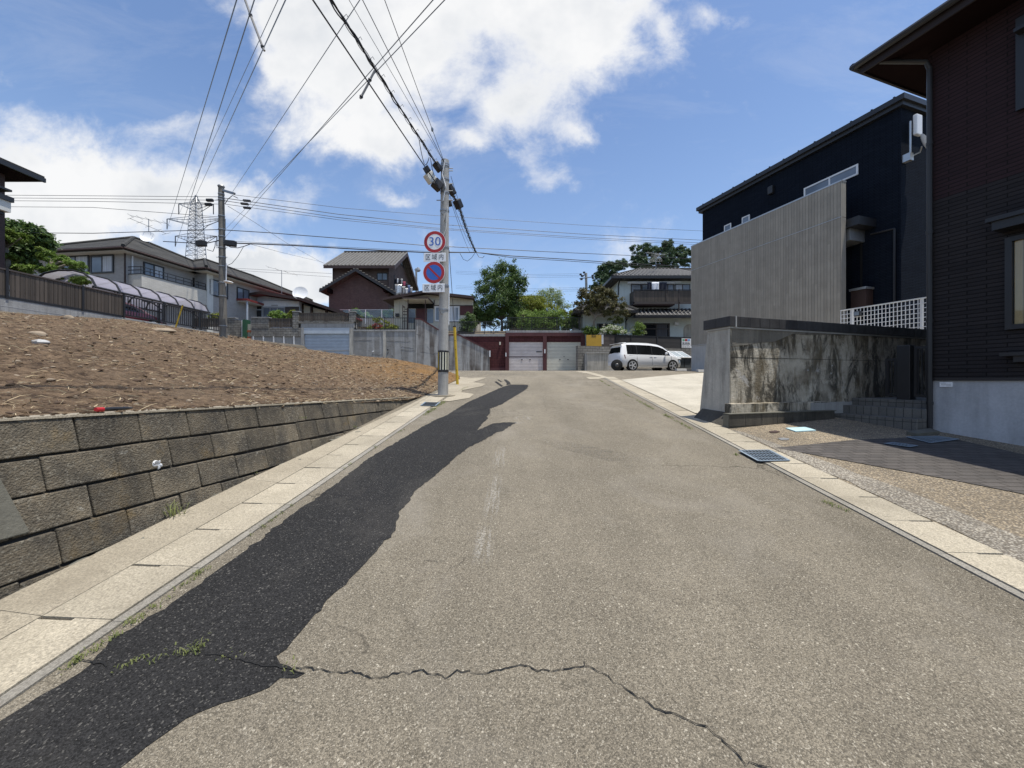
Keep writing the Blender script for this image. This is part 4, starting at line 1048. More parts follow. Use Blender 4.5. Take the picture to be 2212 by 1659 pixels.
# double garage
gar = thing('double_garage','dark red double garage with two white roller doors at the end of the road','garage',FG.w(FG.hit('c4',800,1190)[0],0,ZG))
part('frame', m_maroon, gar, FG, 'c4', [(442,838,1172,870),(442,870.5,475,1195),(787,870.5,822,1195),(1135,870.5,1172,1195)], 0, 2.5)
part('lintel', m_maroonwall, gar, FG, 'c4', [(475.5,871,786.5,924),(822.5,871,1134.5,924)], .12, .4)
d = part('roller_door', m_shut_p, gar, FG, 'c4', [(475.5,925,786.5,1057),(475.5,1063,786.5,1186)], .16, .25)
part('handle', m_blk, d, FG, 'c4', [(587,1082,600,1088),(662,1082,675,1088),(725,1008,775,1018)], .14, .159)
part('middle_rail', m_maroon, d, FG, 'c4', [(475.5,1057.5,786.5,1062.5)], .15, .25)
d = part('roller_door', m_shut_c, gar, FG, 'c4', [(822.5,925,1134.5,1190)], .16, .25)
part('handle', m_blk, d, FG, 'c4', [(935,1082,948,1088),(1010,1082,1023,1088),(975,1055,985,1060)], .14, .159)
for r in ((443,1022,452,1056),(799,990,810,1026),(1160,1032,1170,1066)): part('reflector', m_white, gar, FG, 'c4', [r], -.03, -.001)
sl = part('roof_slab', m_conc, gar, FG, 'c4', [(452,816,1152,837.5)], .1, 3)
rw = thing('red_block_wall','dark red block wall between the stair parapet and the double garage','wall',FG.w(FG.hit('c4',300,1165,.4)[0],.4,ZG))
part('wall', m_maroonwall, rw, FG, 'c4', [(-40,872,441.5,1200)], .4, 1.0); part('coping', m_conc, rw, FG, 'c4', [(-60,850,441.5,871.5)], .36, 2.0)
part('meter_box', m_beige, rw, FG, 'c4', [(386,922,400,950)], .3, .399); part('plinth', m_maroon, rw, FG, 'c4', [(302,1160,441,1195)], .2, .399)
# stair parapet + retaining wall
sp = thing('stair_parapet','pale streaked concrete stair parapet with a red coping, left of the garages','wall',FG.w(FG.hit('c3',2000,1390)[0],0,ZG))
poly_part('wall', m_streak, sp, FG, 'c3', [(1345,850),(1400,855),(1600,975),(1700,1025),(1810,1025),(2150,1197),(2150,1420),(1345,1420)], 0, .22)
poly_part('coping', m_maroon, sp, FG, 'c3', [(1340,835),(1405,840),(1605,962),(1700,1012),(1815,1010),(2156,1186),(2156,1198),(1812,1024),(1700,1024.5),(1598,974),(1399,854),(1340,849.5)], -.04, .26)
part('reflector', m_white, sp, FG, 'c3', [(2147,1190,2160,1258)], -.05, -.041)
rt = thing('concrete_retaining_wall','grey cracked concrete retaining wall under the black railing','wall',FG.w(FG.hit('c3',1000,1390)[0],0,ZG))
part('wall', m_conc_old, rt, FG, 'c3', [(664,980,1344,1420)], .02, .5)
part('coping', m_conc, rt, FG, 'c3', [(664,962,1344,979.5)], -.02, .6); part('column', m_endwall, rt, FG, 'c3', [(990,980,1018,1420),(625,960,663,1420)], -.03, .019)
mb = MB()
def crack(mb, F, c, pts, b, w=.02):
    P = [F.hit(c,x+R.uniform(-3,3),y+R.uniform(-3,3),b) for x,y in pts]
    mb.tube([F.w(a,b,z) for a,z in P], w, 4, False)
def rc(x0, y0, x1, y1, n, j): return [(x0+(x1-x0)*i/n+R.uniform(-j,j), y0+(y1-y0)*i/n+R.uniform(-j,j)) for i in range(n+1)]
for x0,y0,x1,y1 in ((1190,1185,1400,1200),(1400,1200,1580,1225),(1190,1150,1320,1165),(1030,1092,1280,1095),(670,1085,860,1080),(1350,1010,1400,1030),(1360,870,1380,980),(1195,1180,1195,1300),(1080,1240,1100,1260),(870,1235,980,1240),(1470,1140,1510,1210),(1060,1190,1040,1230)):
    crack(mb, FG, 'c3', rc(x0,y0,x1,y1,9,5), 0.005 if x0>1344 else .022, .011)
mb.build('cracks', m_mortar, rt)
for x,y in ((880,1200),(1043,1180)):
    p = FG.hit('c3',x,y,0); MB().cyl(FG.w(p[0],-.08,p[1]-.02),FG.w(p[0],.05,p[1]),.05,10).build('drain_pipe', m_white if x < 900 else m_dark, rt)
def railing(lab, F, c, x0, x1, yt, yb, b, nbar, posts, mat=None, name='railing', grp=None):
    mat = mat or m_blk
    p = F.hit(c,x0,yt,b); q_ = F.hit(c,x1,yb,b); a0,a1,z0,z1 = p[0],q_[0],q_[1],p[1]
    o = thing(name, lab, 'railing', F.w(a0,b,z0), grp)
    MB().box(F,a0,a1,b-.02,b+.02,z1-.045,z1).build('top_rail', mat, o); MB().box(F,a0,a1,b-.018,b+.018,z0+.08,z0+.12).build('bottom_rail', mat, o)
    mb = MB()
    for i in range(nbar+1):
        a = a0+.03+(a1-a0-.06)*i/nbar; mb.box(F,a-.011,a+.011,b-.011,b+.011,z0+.121,z1-.046)
    mb.build('bars', mat, o)
    for t in posts: a = a0+(a1-a0)*t; MB().box(F,a-.03,a+.03,b+.021,b+.07,z0-.15,z1-.01).build('post', mat, o)
    return o
railing('black railing on the grey retaining wall, left of the utility pole', FG,'c3',672,1343,832,968,.2,34,(.02,.5,.98))
railing('black railing above the red block wall, right of the utility pole', FG,'c4',-130,452,735,848,.55,40,(.3,.65,.99))
railing('taller black railing on the garage roof in front of the clipped hedge', FG,'c4',453,1155,697,815,.3,52,(.01,.33,.66,.95))
# shutter garage and rough block walls
sg = thing('shutter_garage','single garage with a blue grey shutter in the rough block wall','garage',FG.w(FG.hit('c2',1300,1600)[0],0,ZG))
part('surround', m_conc, sg, FG, 'c2', [(1072,1378,1535,1414),(1072,1414.5,1097,1760),(1496,1414.5,1530,1760)], 0, .6)
part('beam', m_cblock, sg, FG, 'c2', [(1050,1362,1535,1377.5)], -.03, .6)
s = part('shutter', m_shut_b, sg, FG, 'c2', [(1097.5,1469,1495.5,1760)], .14, .2); part('shutter_box', m_shut_box, sg, FG, 'c2', [(1097.5,1415,1495.5,1468)], .02, .3)
part('bottom_rail', m_alu, s, FG, 'c2', [(1097.5,1609,1495.5,1618)], .11, .139)
blk = thing('rough_block_wall','rough grey block wall with two pillars left of the blue grey shutter','wall',FG.w(FG.hit('c2',850,1500)[0],0,ZG))
part('wall', m_cblock, blk, FG, 'c2', [(640,1418,1071.5,1496)], 0, .3)
part('pillar', m_cblock, blk, FG, 'c2', [(640,1330,789,1417.5)], -.02, .3); part('pillar', m_cblock, blk, FG, 'c2', [(999,1278,1050,1417.5)], -.03, .3)
part('pillar', m_cblock, blk, FG, 'c2', [(1492,1278,1540,1361.5)], -.03, .3)
part('cap', m_conc, blk, FG, 'c2', [(636,1322,793,1329.5)], -.06, .34); part('cap', m_conc, blk, FG, 'c2', [(995,1270,1054,1277.5)], -.06, .34); part('cap', m_conc, blk, FG, 'c2', [(1488,1270,1544,1277.5)], -.06, .34)
part('footing', m_conc, blk, FG, 'c2', [(640,1496.5,1071.5,1760)], .05, .3)
for x in (652,740,829,918,1006): part('drain_pipe', m_white, blk, FG, 'c2', [(x,1492,x+8,1700)], -.02, .049)
def slatfence(lab, F, c, x0, y0, x1, y1, b, mat, posts=(.0,.5,1.0), cat='fence'):
    p = F.hit(c,x0,y0,b); q_ = F.hit(c,x1,y1,b); a0,a1,z1,z0 = p[0],q_[0],p[1],q_[1]
    o = thing('slat_fence', lab, cat, F.w(a0,b,z0))
    mb = MB(); n = max(3,int((a1-a0)/.13))
    for i in range(n): mb.box(F,a0+(a1-a0)*i/n+.012,a0+(a1-a0)*(i+1)/n-.012,b-.012,b+.012,z0,z1-.05)
    mb.build('slats', mat, o); MB().box(F,a0,a1,b-.03,b+.03,z1-.05,z1).box(F,a0,a1,b+.013,b+.04,z0+.1,z0+.17).build('rail', mat, o)
    for t in posts: a = a0+.03+(a1-a0-.06)*t; MB().box(F,a-.03,a+.03,b+.041,b+.1,z0-.15,z1).build('post', mat, o)
    return o
slatfence('short brown board fence between the two rough block pillars',FG,'c2',790,1336,998,1414,.1,m_brownbd)
slatfence('long brown board fence above the blue grey shutter',FG,'c2',1051,1287,1491,1358,.1,m_brownbd)
gl = thing('corner_block_wall','rough block wall ending at a dark green post beside the far utility pole','wall',FG.w(FG.hit('c2',500,1500)[0],0,ZG))
poly_part('wall', m_cblock, gl, FG, 'c2', [(290,1370),(425,1335),(556,1357),(556,1700),(290,1700)], .3, .6)
part('cap', m_conc, gl, FG, 'c2', [(424,1326,500,1334)], .26, .62); part('green_post', m_green, gl, FG, 'c2', [(562,1345,594,1700)], .1, .62); part('white_edge', m_white, gl, FG, 'c2', [(555.5,1350,561.5,1700)], .2, .5)
gt = thing('rusty_gate','narrow rusty orange and white picket gate beside the green post','gate',FG.w(FG.hit('c2',615,1500)[0],0,ZG))
mb = MB()
for x in (597,609,621,633): bx(mb,FG,'c2',x,1385,x+7,1640,.25,.28)
mb.build('pickets', m_endwall, gt); part('rail', m_orange, gt, FG, 'c2', [(594,1438,640,1456),(594,1495,640,1515)], .22, .249)
# ---- red roofed bungalow (behind the rough block wall)
def gable_roof(root, F, line, b0, b1, th, mat, trim, tz=None):
    """line: (a,z) from left eave over the apex to right eave at the front edge"""
    mb = MB()
    for (a0,z0),(a1,z1) in zip(line, line[1:]):
        mb.hexa([F.w(a0,b0,z0-th),F.w(a1,b0,z1-th),F.w(a1,b1,z1-th),F.w(a0,b1,z0-th),F.w(a0,b0,z0),F.w(a1,b0,z1),F.w(a1,b1,z1),F.w(a0,b1,z0)])
    r = mb.build('roof', mat, root)
    mb = MB(); e = .03
    for (a0,z0),(a1,z1) in zip(line, line[1:]):
        mb.hexa([F.w(a0,b0-e,z0-th-.06),F.w(a1,b0-e,z1-th-.06),F.w(a1,b0-.002,z1-th-.06),F.w(a0,b0-.002,z0-th-.06),F.w(a0,b0-e,z0+.03),F.w(a1,b0-e,z1+.03),F.w(a1,b0-.002,z1+.03),F.w(a0,b0-.002,z0+.03)])
    mb.build('fascia', trim, r)
    return r
FR1 = Frame(0, 34.5, 0); GZ2 = 5.7
rb = thing('red_roofed_bungalow','pale blue single storey house with a low red roof behind the rough block wall','house',FR1.w(FR1.hit('cb',900,600)[0],0,GZ2))
gable_roof(rb, FR1, [FR1.hit('cb',x,y,-.9) for x,y in ((95,372),(830,250),(1400,338),(2060,556))], -.9, 9, .16, m_redroof, m_brownwood)
wl = [FR1.hit('cb',x,y,0) for x,y in ((340,400),(830,305),(1400,395))]
zt = [z for a,z in wl]
MB().prism([FR1.w(wl[0][0],0,GZ2-.5)]+[FR1.w(a,0,z) for a,z in wl]+[FR1.w(wl[2][0],0,GZ2-.5)], (0,8,0)).build('wall', m_bluewall, rb)
an = [FR1.hit('cb',x,y,.6) for x,y in ((1400,430),(2000,590))]
MB().prism([FR1.w(an[0][0]+.01,.6,GZ2-.5),FR1.w(an[0][0]+.01,.6,an[0][1]),FR1.w(an[1][0],.6,an[1][1]),FR1.w(an[1][0],.6,GZ2-.5)], (0,7,0)).build('annex_wall', m_beige, rb)
for x in (1415,1552,1770): part('annex_post', m_brownwood, rb, FR1,'cb',[(x,420 if x<1500 else 470,x+24,760)],.35,.58)
part('white_panel', m_white, rb, FR1, 'cb', [(860,390,1216,468),(1219,390,1390,468)], -.04, -.001)
winp(rb, FR1,'cb',866,478,1186,720,-.05,m_alu,m_glassb,split=3,fw=.07); part('shutter_panel', m_brownbd2, rb, FR1,'cb',[(1190,472,1388,720)],-.05,-.001)
part('vent', m_alu, rb, FR1,'cb',[(988,443,1080,458)],-.08,-.041)
part('porch_painted_shade', m_dark, rb, FR1,'cb',[(500,450,618,640),(680,450,846,505)],-.02,-.001); part('door', m_bluewall, rb, FR1,'cb',[(640,515,760,740)],-.06,-.001); part('door_pane', m_glass, rb, FR1,'cb',[(765,522,842,620)],-.05,-.001)  # black sheets on the wall face paint the shade of the door recess
p = FR1.hit('cb',330,350,-2.2); q_ = FR1.hit('cb',640,384,-2.2)
pc = MB().box(FR1,p[0]-2.2,q_[0],-2.2,-.001,q_[1]+.02,p[1]).build('porch_roof', m_redroof, rb)
MB().box(FR1,p[0]-2.15,q_[0]-.05,-2.15,-.002,q_[1]-.03,q_[1]+.018).build('porch_soffit', m_offwhite, rb)
part('porch_post', m_bluewall, rb, FR1,'cb',[(622,400,640,740)],-2.1,-1.98); part('porch_screen', m_blk, rb, FR1,'cb',[(345,475,376,630),(408,490,428,630),(440,490,460,630),(472,490,488,630)],-1.0,-.95)
def yagi(root_label, base, h, L, n, yaw=0.0, tilt=0.0, tiers=1):
    o = thing('tv_antenna', root_label, 'antenna', base); base = Vector(base)
    MB().cyl(base, base+Vector((0,0,h)), .025, 6).build('mast', m_steel, o)
    for t in range(tiers):
        z = base.z+h*(1-.28*t)-.05; d = Vector((math.cos(yaw+t*.9),math.sin(yaw+t*.9),tilt)); s = Vector((-d.y,d.x,0)).normalized()
        mb = MB(); c = Vector((base.x,base.y,z)); mb.tube([c-d*L*.5,c+d*L*.5], .018, 5)
        for i in range(n): e = c+d*L*(-.5+i/(n-1)); w = .35+.25*i/n; mb.tube([e-s*w,e+s*w], .012, 4)
        mb.build('yagi', m_steel, o)
    return o
p = at('c2',905,1120,36); yagi('thin television antenna standing on the red roof', p, at('c2',912,915,36).z-p.z, 2.4, 4, .2, -.25)
p = at('cb',1440,352,34); o = thing('satellite_dish','pale satellite dish on the ridge of the red roof','satellite dish',p)
MB().tube([p, p+Vector((-.1,0,.35)), at('cb',1415,285,34)], .04, 6).build('arm', m_alu, o); mb = MB(); dish(mb, at('cb',1412,278,33.9), (.25,-1,.35), .62); mb.build('reflector', m_white, o, smooth=True, fix=False)
# ---- beige bungalow
FY = Frame(0, 33.0, 0)
bg_ = thing('beige_bungalow','beige single storey house with a dark porch behind the utility pole','house',FY.w(FY.hit('cy',900,1200)[0],0,GZ2))
gable_roof(bg_, FY, [FY.hit('cy',x,y,-.9) for x,y in ((20,588),(800,450),(1725,553))], -.9, 9, .12, m_brownwood, m_brownwood)
wl = [FY.hit('cy',x,y,0) for x,y in ((243,625),(800,500),(1722,585))]
MB().prism([FY.w(wl[0][0],0,GZ2-.6)]+[FY.w(a,0,z) for a,z in wl]+[FY.w(wl[2][0],0,GZ2-.6)], (0,8,0)).build('wall', m_beige, bg_)
part('trim', m_brownwood, bg_, FY,'cy',[(990,720,1722,732),(1705,733,1717,900),(985,620,1000,719)],-.05,-.001)
part('panel_joint', m_endwall, bg_, FY,'cy',[(1000,614,1722,620),(1480,621,1484,719),(345,640,352,950)],-.012,-.001)
winp(bg_, FY,'cy',1003,738,1466,1022,-.06,m_white,m_glassb,split=3,fw=.12,curt=[(.55,.92,m_curt)])
part('maroon_panel', m_maroon, bg_, FY,'cy',[(1474,733,1704,905)],-.03,-.001)
part('porch_painted_shade', m_dark, bg_, FY,'cy',[(512,682,985,780)],-.03,-.001); part('door', m_maroon, bg_, FY,'cy',[(652,782,855,1060)],-.05,-.001)  # shade over the recessed entrance painted as a black strip
part('side_light', m_glassb, bg_, FY,'cy',[(512,790,640,1050),(862,790,975,1050)],-.04,-.001)
part('lattice_gate', m_brownwood, bg_, FY,'cy',[(400,715,412,1180),(482,765,494,1180),(412,740,440,760),(440,790,482,800),(412,830,482,842),(412,890,482,902),(412,950,482,962),(412,1010,482,1020),(440,750,448,1180)],-1.0,-.95)
p = FY.hit('cy',392,568,-2.0); q_ = FY.hit('cy',885,600,-2.0)
MB().box(FY,p[0],q_[0],-2.0,-.051,q_[1]+.03,p[1]).build('porch_roof', m_brownwood, bg_); MB().box(FY,p[0]+.06,q_[0]-.06,-1.94,-.052,q_[1]-.01,q_[1]+.028).build('porch_soffit', m_beige, bg_)
for x in (496,820): part('porch_post', m_brownwood, bg_, FY,'cy',[(x,615,x+12,1190)],-1.9,-1.8)
mbx = thing('wall_mailbox','small black mailbox on the beige bungalow wall','mailbox',FY.w(FY.hit('cy',300,930,-.15)[0],-.1,FY.hit('cy',300,930)[1]))
part('box', m_blk, mbx, FY,'cy',[(268,880,330,930)],-.2,-.013); part('lid', m_brownwood, mbx, FY,'cy',[(266,872,332,879)],-.22,-.013)
# ---- brown brick house
FBk = Frame(0, 42, 0); FB2 = Frame(0, 45.5, 0)
bk = thing('brick_house','tall red brown brick house with grey tile gables above the shutter garage','house',FBk.w(FBk.hit('c3',700,740)[0],0,6.2))
ap = FBk.hit('c3',690,345); l = FBk.hit('c3',400,540); r = FBk.hit('c3',1050,560)
MB().prism([FBk.w(l[0],0,5.8),FBk.w(*[l[0],0,l[1]]),FBk.w(ap[0],0,ap[1]),FBk.w(r[0],0,r[1]),FBk.w(r[0],0,5.8)], (0,6,0)).build('front_wing', m_brick, bk)
line = [FBk.hit('c3',x,y,-.9) for x,y in ((295,528),(690,297),(1130,562))]
gable_roof(bk, FBk, line, -.9, 5.5, .22, m_tile_g, m_blk)
mb = MB()
for (a0,z0),(a1,z1) in zip(line,line[1:]):
    n = 13
    for i in range(n):
        t = (i+.5)/n; mb.ell(FBk.w(a0+(a1-a0)*t,-.82,z0+(z1-z0)*t+.05),(.17,.14,.09),8,5)
mb.build('verge_tiles', m_tile_g, bk)
part('gable_bracket', m_soffit, bk, FBk,'c3',[(382,512,410,556),(990,505,1018,545)],-.75,-.001)
zE = FB2.hit('c3',1060,285)[1]; X0 = FB2.hit('c3',442,400)[0]; X1 = FB2.hit('c3',1056,400)[0]; Yb = 55.0; Ym = 50.0
zR = CAMZ+(HY-px('c3',1250,120)[1])/F_PX*Ym
MB().prism([Vector((X0,45.5,5.8)),Vector((X0,45.5,zE+.2)),Vector((X0,Ym,zR-.35)),Vector((X0,Yb,zE+.2)),Vector((X0,Yb,5.8))], (X1-X0,0,0)).build('main_wall', m_brick, bk)
e0 = FB2.hit('c3',345,262,-1.0); e1 = FB2.hit('c3',1100,262,-1.0); xr0 = CX; 
k0 = dirn(px('c3',592,120))[0]*Ym; k1 = dirn(px('c3',1252,120))[0]*Ym
xl, xr = min(e0[0],k0), max(e1[0],k1)
mb = MB()
for (y0,z0,y1,z1) in ((44.5,e0[1],Ym,zR),(Ym,zR,56.0,e0[1])):
    mb.hexa([Vector((xl,y0,z0-.25)),Vector((xr,y0,z0-.25)),Vector((xr,y1,z1-.25)),Vector((xl,y1,z1-.25)),Vector((xl,y0,z0)),Vector((xr,y0,z0)),Vector((xr,y1,z1)),Vector((xl,y1,z1))])
mr = mb.build('main_roof', m_tile_g, bk)
mb = MB(); nT = int((xr-xl)/.42)
for i in range(nT+1):
    x = xl+(xr-xl)*i/nT; mb.tube([Vector((x,44.5,e0[1]+.0)),Vector((x,Ym,zR+.0))], .085, 5)
mb.build('tile_columns', m_tileridge, mr, fix=False)
MB().tube([Vector((xl,Ym,zR+.05)),Vector((xr,Ym,zR+.05))], .14, 8).build('ridge_tiles', m_tile_s, mr)
mb = MB(); mb.box(W0,xl,xr,44.42,44.49,e0[1]-.35,e0[1]-.02); mb.build('fascia', m_brownwood, bk)
mb = MB()
for (y0,z0,y1,z1) in ((44.5,e0[1],Ym,zR),(Ym,zR,56.0,e0[1])):
    mb.hexa([Vector((xr,y0,z0-.5)),Vector((xr+.06,y0,z0-.5)),Vector((xr+.06,y1,z1-.5)),Vector((xr,y1,z1-.5)),Vector((xr,y0,z0+.03)),Vector((xr+.06,y0,z0+.03)),Vector((xr+.06,y1,z1+.03)),Vector((xr,y1,z1+.03))])
mb.build('verge_board', m_brownwood, bk)
winp(bk, FB2,'c3',924,343,1041,427,-.02,m_blk,m_glassb,split=2,fw=.1)
FS = Frame(X1,45.5,90)     # right flank, a = away
FSr = Frame(X1,45.5,90)
for (x0,y0,x1,y1) in ((1178,205,1205,280),(1214,232,1228,305)):
    # on the flank plane x = X1: facing +x, b negative outwards
    p = FSr.hit('c3',x0,y0,-.02); q_ = FSr.hit('c3',x1,y1,-.02); win(bk,FSr,p[0],q_[0],min(p[1],q_[1]),max(p[1],q_[1]),-.02,m_blk,m_glassb,split=1,fw=.08)
part('corner_pipe', m_brownwood, bk, FB2,'c3',[(1044,285,1054,520),(440,285,448,470)],-.12,-.02)
# balcony with washing on the flank
FWs = Frame(0, 46.4, 0)
part('balcony', m_brownbd2, bk, FWs,'c3',[(1115,575,1310,640)],0,4.5)
part('balcony_post', m_blk, bk, FWs,'c3',[(1108,368,1116,640)],0,.1)
def cloth(c, F, x0, y0, x1, y1, b, mat, lab, grp, name='laundry'):
    p = F.hit(c,x0,y0,b); q_ = F.hit(c,x1,y1,b); a0,a1,z1,z0 = p[0],q_[0],p[1],q_[1]; n = 8; m = 5
    v = []; 
    for j in range(m+1):
        for i in range(n+1):
            s_ = i/n; t = j/m; v.append(F.w(a0+(a1-a0)*(s_+(s_-.5)*-.1*t), b+.05*math.sin(s_*9+t*2)*(.3+t), z1+(z0-z1)*t*(1+.06*math.sin(s_*7))))
    mb = MB(); mb.v = v
    for j in range(m):
        for i in range(n): mb.f.append((j*(n+1)+i,j*(n+1)+i+1,(j+1)*(n+1)+i+1,(j+1)*(n+1)+i)); mb.m.append(0)
    o = mb.build(name, mat, None, smooth=True, fix=False); md = o.modifiers.new('thick','SOLIDIFY'); md.thickness = .015
    tag(o, lab, 'laundry', grp); return o
g1 = 'washing on the brick house balcony'
cloth('c3',FWs,1116,468,1192,580,-.1,m_foil,'large silver sheet hanging at the left end of the brick house washing',g1)
for i,(x0,y0,x1,y1,m_,lab) in enumerate(((1118,415,1140,462,1,'black garment at the left end of the upper row of washing'),(1142,405,1158,458,0,'white garment between two black ones in the upper row of washing'),(1160,412,1182,462,1,'second black garment from the left in the upper row of washing'),(1184,408,1205,465,4,'grey garment at the right end of the upper row of washing'),
     (1205,440,1236,488,2,'pink garment in the washing of the brick house'),(1234,455,1256,510,1,'black garment just right of the pink one'),(1196,490,1232,575,4,'long pale grey garment beside the silver sheet'),(1230,510,1262,575,0,'white garment below the pink and black ones'),(1258,478,1286,560,3,'blue garment in the brick house washing'),(1284,498,1312,560,4,'grey garment at the far right end of the washing'))):
    cloth('c3',FWs,x0,y0,x1,y1,.2+i*.3,m_cloth[m_],lab,g1)
# glass panel fence in front of the brick house
FGl = Frame(0, 37.5, 0)
gf = thing('glass_panel_fence','clear panel fence with white posts in front of the brick house','fence',FGl.w(FGl.hit('c3',700,835)[0],0,6.3))
part('panel', m_clear, gf, FGl,'c3',[(520,746,1100,838)],0,.012)
part('rail', m_alu, gf, FGl,'c3',[(520,742,1100,747)],-.03,.03)
for x in (618,796,973): part('post', m_white, gf, FGl,'c3',[(x,742,x+7,900)],-.06,-.031)
part('base_wall', m_conc, gf, FGl,'c3',[(520,838.5,1100,930)],-.05,.2)
# ---- white tiled house on the right
FU = Frame(0, 33.0, 0)
wh = thing('white_tiled_house','pale two storey house with grey roof tiles and a brown balcony behind the white car','house',FU.w(FU.hit('cw',1400,1400)[0],0,4.4))
aL = FU.hit('cw',822,600)[0]; zE = FU.hit('cw',900,405,-.8)[1]
MB().box(FU,aL,24,0,8,4.0,zE-.1).build('upper_wall', m_mint, wh)
def hip(root, name, mat, x0, x1, y0, y1, z, zr_, rx0, rx1, ry, th=.16):
    A = [Vector((x0,y0,z)),Vector((x1,y0,z)),Vector((x1,y1,z)),Vector((x0,y1,z))]; Bq = [Vector((rx0,ry,zr_)),Vector((rx1,ry,zr_))]; dn = Vector((0,0,-th))
    mb = MB(); mb.poly([A[0],A[1],Bq[1],Bq[0]]).poly([A[1],A[2],Bq[1]]).poly([A[2],A[3],Bq[0],Bq[1]]).poly([A[3],A[0],Bq[0]])
    mb.poly([a+dn for a in A][::-1])
    for i in range(4): mb.poly([A[i]+dn,A[(i+1)%4]+dn,A[(i+1)%4],A[i]])
    r = mb.build(name, mat, root)
    mb = MB()
    for p,q_ in ((A[0],Bq[0]),(A[3],Bq[0]),(Bq[0],Bq[1]),(A[1],Bq[1]),(A[2],Bq[1])): mb.tube([p+Vector((0,0,.04)),q_+Vector((0,0,.04))], .12, 6)
    mb.build('ridge_tiles', m_tile_s, r); return r
eL = FU.hit('cw',712,395,-.8)[0]
zRd = CAMZ+(HY-px('cw',1182,268)[1])/F_PX*36.8
ur = hip(wh,'upper_roof',m_tile_d, eL, 25, 32.2, 41.5, zE+.1, zRd, dirn(px('cw',1182,268))[0]*36.8, 20, 36.8)
mb = MB(); x = eL+.2; rx0_ = dirn(px('cw',1182,268))[0]*36.8; zeu = zE+.1
while x < 16:
    t = min(1,(x-eL)/(rx0_-eL)); mb.tube([Vector((x,32.2,zeu+.02)),Vector((x,32.2+4.6*t,zeu+(zRd-zeu)*t+.02))], .075, 5); x += .33
mb.build('tile_columns', m_tileridge, ur, fix=False)
mb = MB(); mb.box(W0,eL-.03,25,32.12,32.195,zE-.1,zE+.1).box(W0,eL-.08,eL-.005,32.2,41.5,zE-.1,zE+.1); mb.build('gutter', m_blk, wh)
MB().tube([FU.w(FU.hit('cw',850,430,-.7)[0],-.7,zE-.1),FU.w(FU.hit('cw',818,480,-.08)[0],-.08,zE-.5),FU.w(FU.hit('cw',818,720,-.08)[0],-.08,FU.hit('cw',818,715,-.08)[1])], .06, 8).build('downpipe', m_blk, wh)
for (x0,x1,n,cu_) in ((1035,1215,1,None),(1222,1560,2,None),(1570,1785,2,None),(1800,2070,2,[(.0,.5,m_curt)])): winp(wh,FU,'cw',x0,525,x1,740,-.02,m_brownbd2,m_glassb,split=n,fw=.07,curt=cu_)
part('shutter_box', m_white, wh, FU,'cw',[(980,488,1800,520)],-.12,-.001)
FBal = Frame(0,31.9,0)
bal = part('balcony', m_brownbd, wh, FBal,'cw',[(1100,642,1650,832),(1668,642,1866,832),(1886,642,2150,832)],0,.05)
part('balcony_frame', m_brownbd2, bal, FBal,'cw',[(1085,615,1099,885),(1651,615,1667,835),(1867,612,1885,990),(1085,833,2150,868)],-.03,.08)
part('top_rail', m_blk, bal, FBal,'cw',[(1085,618,2150,632)],-.05,.1)
p = FBal.hit('cw',1085,640); q_ = FBal.hit('cw',1085,832); MB().box(FBal,p[0],p[0]+.05,.081,1.1,q_[1],p[1]).build('balcony_side', m_brownbd, wh); MB().box(FBal,p[0],13.5,.02,1.1,q_[1]-.28,q_[1]-.08).build('balcony_floor', m_brownwood, wh)
zlo = CAMZ+(HY-px('cw',1500,1072)[1])/F_PX*31.3; zhi = CAMZ+(HY-px('cw',1500,955)[1])/F_PX*32.9
xl0 = dirn(px('cw',1090,1080))[0]*31.3
lower = MB().hexa([Vector((xl0,31.3,zlo-.14)),Vector((25,31.3,zlo-.14)),Vector((25,33,zhi-.14)),Vector((xl0+.5,33,zhi-.14)),Vector((xl0,31.3,zlo)),Vector((25,31.3,zlo)),Vector((25,33,zhi)),Vector((xl0+.5,33,zhi))]).build('lower_roof', m_tile_d, wh)
mb = MB(); x = xl0+.1
while x < 15: mb.tube([Vector((x,31.3,zlo+.01)),Vector((x+.25,33,zhi+.01))], .075, 5); x += .33
mb.build('tile_columns', m_tileridge, lower, fix=False)
MB().box(W0,xl0-.02,25,31.22,31.296,zlo-.2,zlo+.02).build('lower_gutter', m_blk, wh)
FL2 = Frame(0,32.3,0)
MB().box(FL2,FL2.hit('cw',957,1200)[0],24,0,.69,4.0,zlo-.05).build('lower_wall', m_mint, wh)
FLw = Frame(0,31.6,0)
a0 = FLw.hit('cw',205,1200)[0]; a1 = FLw.hit('cw',936,1200)[0]; zw = FLw.hit('cw',600,1075)[1]
MB().box(FLw,a0,a1,0,6,4.0,zw+.2).build('wing_wall', m_mint, wh)
zA = CAMZ+(HY-px('cw',1100,985)[1])/F_PX*30.9
hip(wh,'wing_roof',m_tile_d, dirn(px('cw',45,985))[0]*30.9, dirn(px('cw',1165,985))[0]*30.9, 30.9, 38.5, zA, zA+1.5, dirn(px('cw',400,900))[0]*33, dirn(px('cw',800,900))[0]*33, 34.5)
MB().box(W0,dirn(px('cw',40,1000))[0]*30.9,dirn(px('cw',1168,1000))[0]*30.9,30.82,30.896,zA-.2,zA+.02).build('wing_gutter', m_blk, wh)
MB().tube([FL2.w(FL2.hit('cw',965,1110,-.4)[0],-.5,zlo-.2),FL2.w(FL2.hit('cw',930,1150,-.1)[0],-.1,zlo-.45),FL2.w(FL2.hit('cw',930,1400,-.1)[0],-.1,4.4)], .06, 8).build('downpipe', m_blk, wh)
winp(wh,FLw,'cw',440,1212,740,1300,-.02,m_brownbd2,m_glass,split=2,fw=.07)
